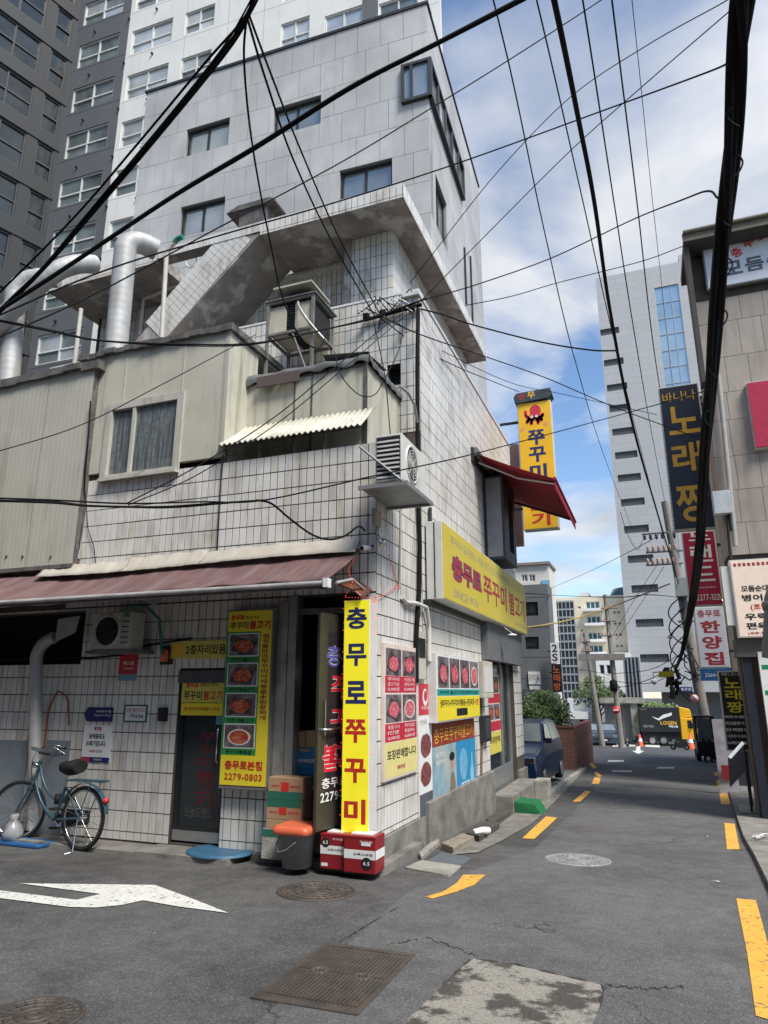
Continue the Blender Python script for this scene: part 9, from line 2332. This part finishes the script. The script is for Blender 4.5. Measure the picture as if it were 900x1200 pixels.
wire('thin wire rising from the left edge across to the top centre', [(-30, 408, 7), (110, 345, 7.5), (250, 270, 8), (400, 190, 9), (500, 130, 10), (600, 68, 11), (700, 3, 12), (740, -25, 12.5)], 0.0077)
wire('wire passing along the slab edge and up to the cable bundle', [(-30, 382, 8), (120, 318, 8.4), (250, 278, 9), (400, 235, 9.6), (540, 190, 10.5), (700, 132, 11), (820, 88, 9), (858, 72, 7)], 0.0099)
wire('lower of two wires rising from the roof corner to the top right', [(484, 362, 11.9), (560, 285, 13), (667, 178, 13), (760, 95, 12), (855, 13, 11), (885, -15, 11)], 0.0077)
wire('upper of two wires rising from the slab to the top right', [(480, 332, 12.3), (509, 295, 12.5), (580, 205, 13), (667, 115, 13), (760, 52, 12), (849, 2, 11), (880, -20, 11)], 0.0071)
wire('wire from the roof corner to the cable bundle below the eaves', [(488, 354, 11.9), (560, 333, 13), (647, 302, 14), (740, 258, 13), (800, 234, 10), (829, 224, 8), (841, 232, 7.2)], 0.0106)
wire('slack wire from the slab end to the right-hand eaves', [(545, 358, 14), (600, 347, 15), (655, 331, 16), (749, 307, 16), (802, 288, 15)], 0.0092)
wire('heavy wire from the roof corner dipping to the thick lane cable', [(489, 361, 11.9), (520, 369, 12.4), (552, 380, 13), (630, 400, 13), (690, 410, 12.5), (724, 411, 12)], 0.0141)
wire('wire from the roof corner down to the navy blade sign', [(430, 362, 11), (490, 391, 11.5), (572, 419, 14), (640, 443, 15), (720, 477, 16), (815, 512, 16.5)], 0.0106)
wire('wire from the roof corner to the top of the yellow blade sign', [(445, 372, 11.5), (492, 407, 12), (534, 429, 13.5), (575, 446, 16), (608, 459, 18.3)], 0.0092)
wire('faint wire from the roof corner to the navy sign bracket', [(460, 375, 11.5), (520, 412, 13), (600, 449, 16), (660, 462, 17), (770, 486, 17)], 0.0071)
wire('long cable crossing the whole front below the metal rooms', [(-30, 583, 6.5), (60, 586, 6.7), (150, 590, 6.9), (235, 588, 7.1), (310, 586, 7.3), (437, 558, 7.6), (530, 538, 8.8), (597, 521, 10.5), (720, 488, 14), (835, 456, 10)], 0.0084)
wire('doubled cable lying against the left part of the front crossing', [(-30, 586, 6.5), (60, 589, 6.7), (110, 593, 6.8), (190, 594, 7.0), (250, 590, 7.15), (312, 586, 7.3)], 0.0113, strands=2, spread=0.012)
wire('looping branch cable dropping to the corner lamp', [(300, 586, 7.3), (318, 590, 7.35), (340, 608, 7.45), (365, 626, 7.55), (385, 632, 7.6), (404, 628, 7.7), (420, 617, 7.85), (428, 622, 7.95)], 0.012)
wire('thin wire slanting over the metal panel room', [(-30, 537, 6.9), (90, 500, 7.1), (187, 452, 7.4), (270, 408, 8.3), (300, 392, 9)], 0.0049)
wire('dark cable along the roof edge of the metal panel room', [(-30, 370, 8), (60, 388, 8.2), (117, 399, 8.4), (200, 403, 8.7), (300, 402, 9.3), (390, 384, 10.4), (437, 373, 11.2), (500, 350, 11.9)], 0.012, strands=2, spread=0.015)
wire('upper of two slanting wires over the corrugated canopy', [(148, 590, 6.95), (230, 547, 7.1), (320, 490, 7.5), (393, 430, 8.0), (450, 383, 10.5), (480, 362, 11.8)], 0.0064)
wire('lower of two slanting wires over the corrugated canopy', [(150, 592, 6.95), (232, 556, 7.1), (325, 496, 7.5), (400, 434, 8.0), (454, 388, 10.5), (482, 365, 11.8)], 0.0057)
wire('wire hanging from the roof corner past the corner outdoor unit', [(437, 373, 11.2), (444, 405, 10.6), (451, 440, 9.4), (455, 480, 8.9), (458, 518, 8.4)], 0.0071)
wire('slack loop of wire in front of the corner metal room', [(392, 412, 9.3), (400, 440, 8.3), (420, 462, 8.2), (438, 463, 8.3), (450, 445, 8.8), (470, 400, 10.6), (471, 345, 11.9)], 0.0064)
wire('yellow sleeved cable crossing low over the lane', [(612, 736, 19.2), (640, 732, 21), (665, 727, 23), (700, 717, 25), (745, 700, 26), (785, 684, 25)], 0.0225, mat=M('sleeve_yellow', (0.42, 0.31, 0.10), 0.6, var=0.3, scale=8))
wire('dark wire crossing low over the lane above the yellow sleeve', [(612, 695, 19.2), (660, 698, 46), (720, 700, 26), (762, 697, 25), (795, 700, 46)], 0.0155)
gg = 'low wires around the far poles'
for k, (lab, pts, r_) in enumerate((('low wire from the leaning pole to the far pole, highest', [(795, 768, 46), (760, 785, 50), (712, 790, 57)], 0.0212), ('low wire from the leaning pole to the far pole, second', [(796, 776, 46), (770, 792, 49), (740, 803, 53), (716, 806, 57)], 0.0247), ('low wire from the leaning pole to the far pole, third', [(797, 784, 46), (765, 800, 49), (735, 800, 53), (716, 797, 57)], 0.0212),
      ('wire from the far pole leftwards past the cream flats', [(716, 792, 57), (690, 786, 58), (650, 782, 50), (612, 780, 40)], 0.0176), ('second wire from the far pole leftwards to the slate-grey building', [(716, 800, 57), (690, 800, 58), (660, 797, 50), (630, 795, 33)], 0.0212), ('steep wire from the leaning pole head down to the far pole', [(770, 662, 46), (745, 700, 50), (718, 745, 57)], 0.0155), ('second steep wire from the leaning pole head down to the far pole', [(778, 664, 46), (752, 706, 50), (722, 750, 57)], 0.0155),
      ('slack loop under the first cross arm of the leaning pole', [(727, 600, 40), (735, 625, 43), (746, 644, 45), (752, 636, 46), (756, 624, 46)], 0.0155), ('faint telephone wire high across the far sky', [(628, 697, 60), (690, 670, 50), (750, 640, 30), (770, 628, 46)], 0.0141))):
    wire(lab, pts, r_, group=gg)
# knot of wires and clamps on the roof corner
q = hD(486, 360, 11.85); o = thing('cable_clamp', q, 'tangle of clamps and spare wire on the tiled roof corner', 'clamp')
for k in range(10):
    a_ = q + Vector((random.uniform(-0.9, 0.1), random.uniform(-0.15, 0.05), random.uniform(-0.02, 0.3))); MB().tube(polyline(bend(a_, a_ + Vector((random.uniform(-.4, .2), -0.1, random.uniform(-.15, .35))), a_ + Vector((random.uniform(-.5, .3), 0, random.uniform(-.3, .1))), 7), 12), 0.010, 5).build('loose_wire', 'cable' if k % 3 else 'pipe_white', o)
for dx_ in (-0.05, -0.55, -0.85): MB().box(q.x + dx_ - 0.05, q.x + dx_ + 0.05, q.y - 0.1, q.y + 0.02, q.z - 0.08, q.z + 0.03).build('clamp', 'cable', o, bevel=0.02)
MB().tube([q + Vector((-0.9, 0, -0.05)), q + Vector((0.12, 0.0, 0.02))], 0.035, 6).build('bar', 'cable', o)
# leads running down the front of the tiles
for (lab, pts, r_) in (('dark lead running down the joint in the middle of the upper front wall', [fr_(262, 525, 0.03), fr_(259, 560, 0.03), fr_(256, 610, 0.03), fr_(254, 652, 0.03)], 0.0084), ('twisted leads down the left edge of the tiled front', [fr_(106, 470, 0.19), fr_(103, 520, 0.17), fr_(100, 550, 0.16), fr_(98, 590, 0.05), fr_(92, 650, 0.05)], 0.0113), ('second lead dangling at the left edge of the tiled front', [fr_(99, 560, 0.05), fr_(103, 620, 0.04), fr_(110, 640, 0.04), fr_(112, 660, 0.05)], 0.0064)):
    pipe('wall_lead', lab, pts, r_, 'cable', 'cable', 6, 'leads on the front wall', 5)
pipe('pole_strut', 'thin steel tube standing behind the long lead at the left of the tiled front', [fr_(92, 655, 0.04), fr_(98, 570, 0.04)], 0.022, 'pipe_grey')
pipe('rod', 'rusty rod fixed low on the tiled front above the awning', [fr_(89, 665, 0.05), fr_(158, 660, 0.05)], 0.014, 'pipe_rust')
bpy.data.orphans_purge(do_local_ids=True, do_linked_ids=True, do_recursive=True) if hasattr(bpy.data, 'orphans_purge') else None
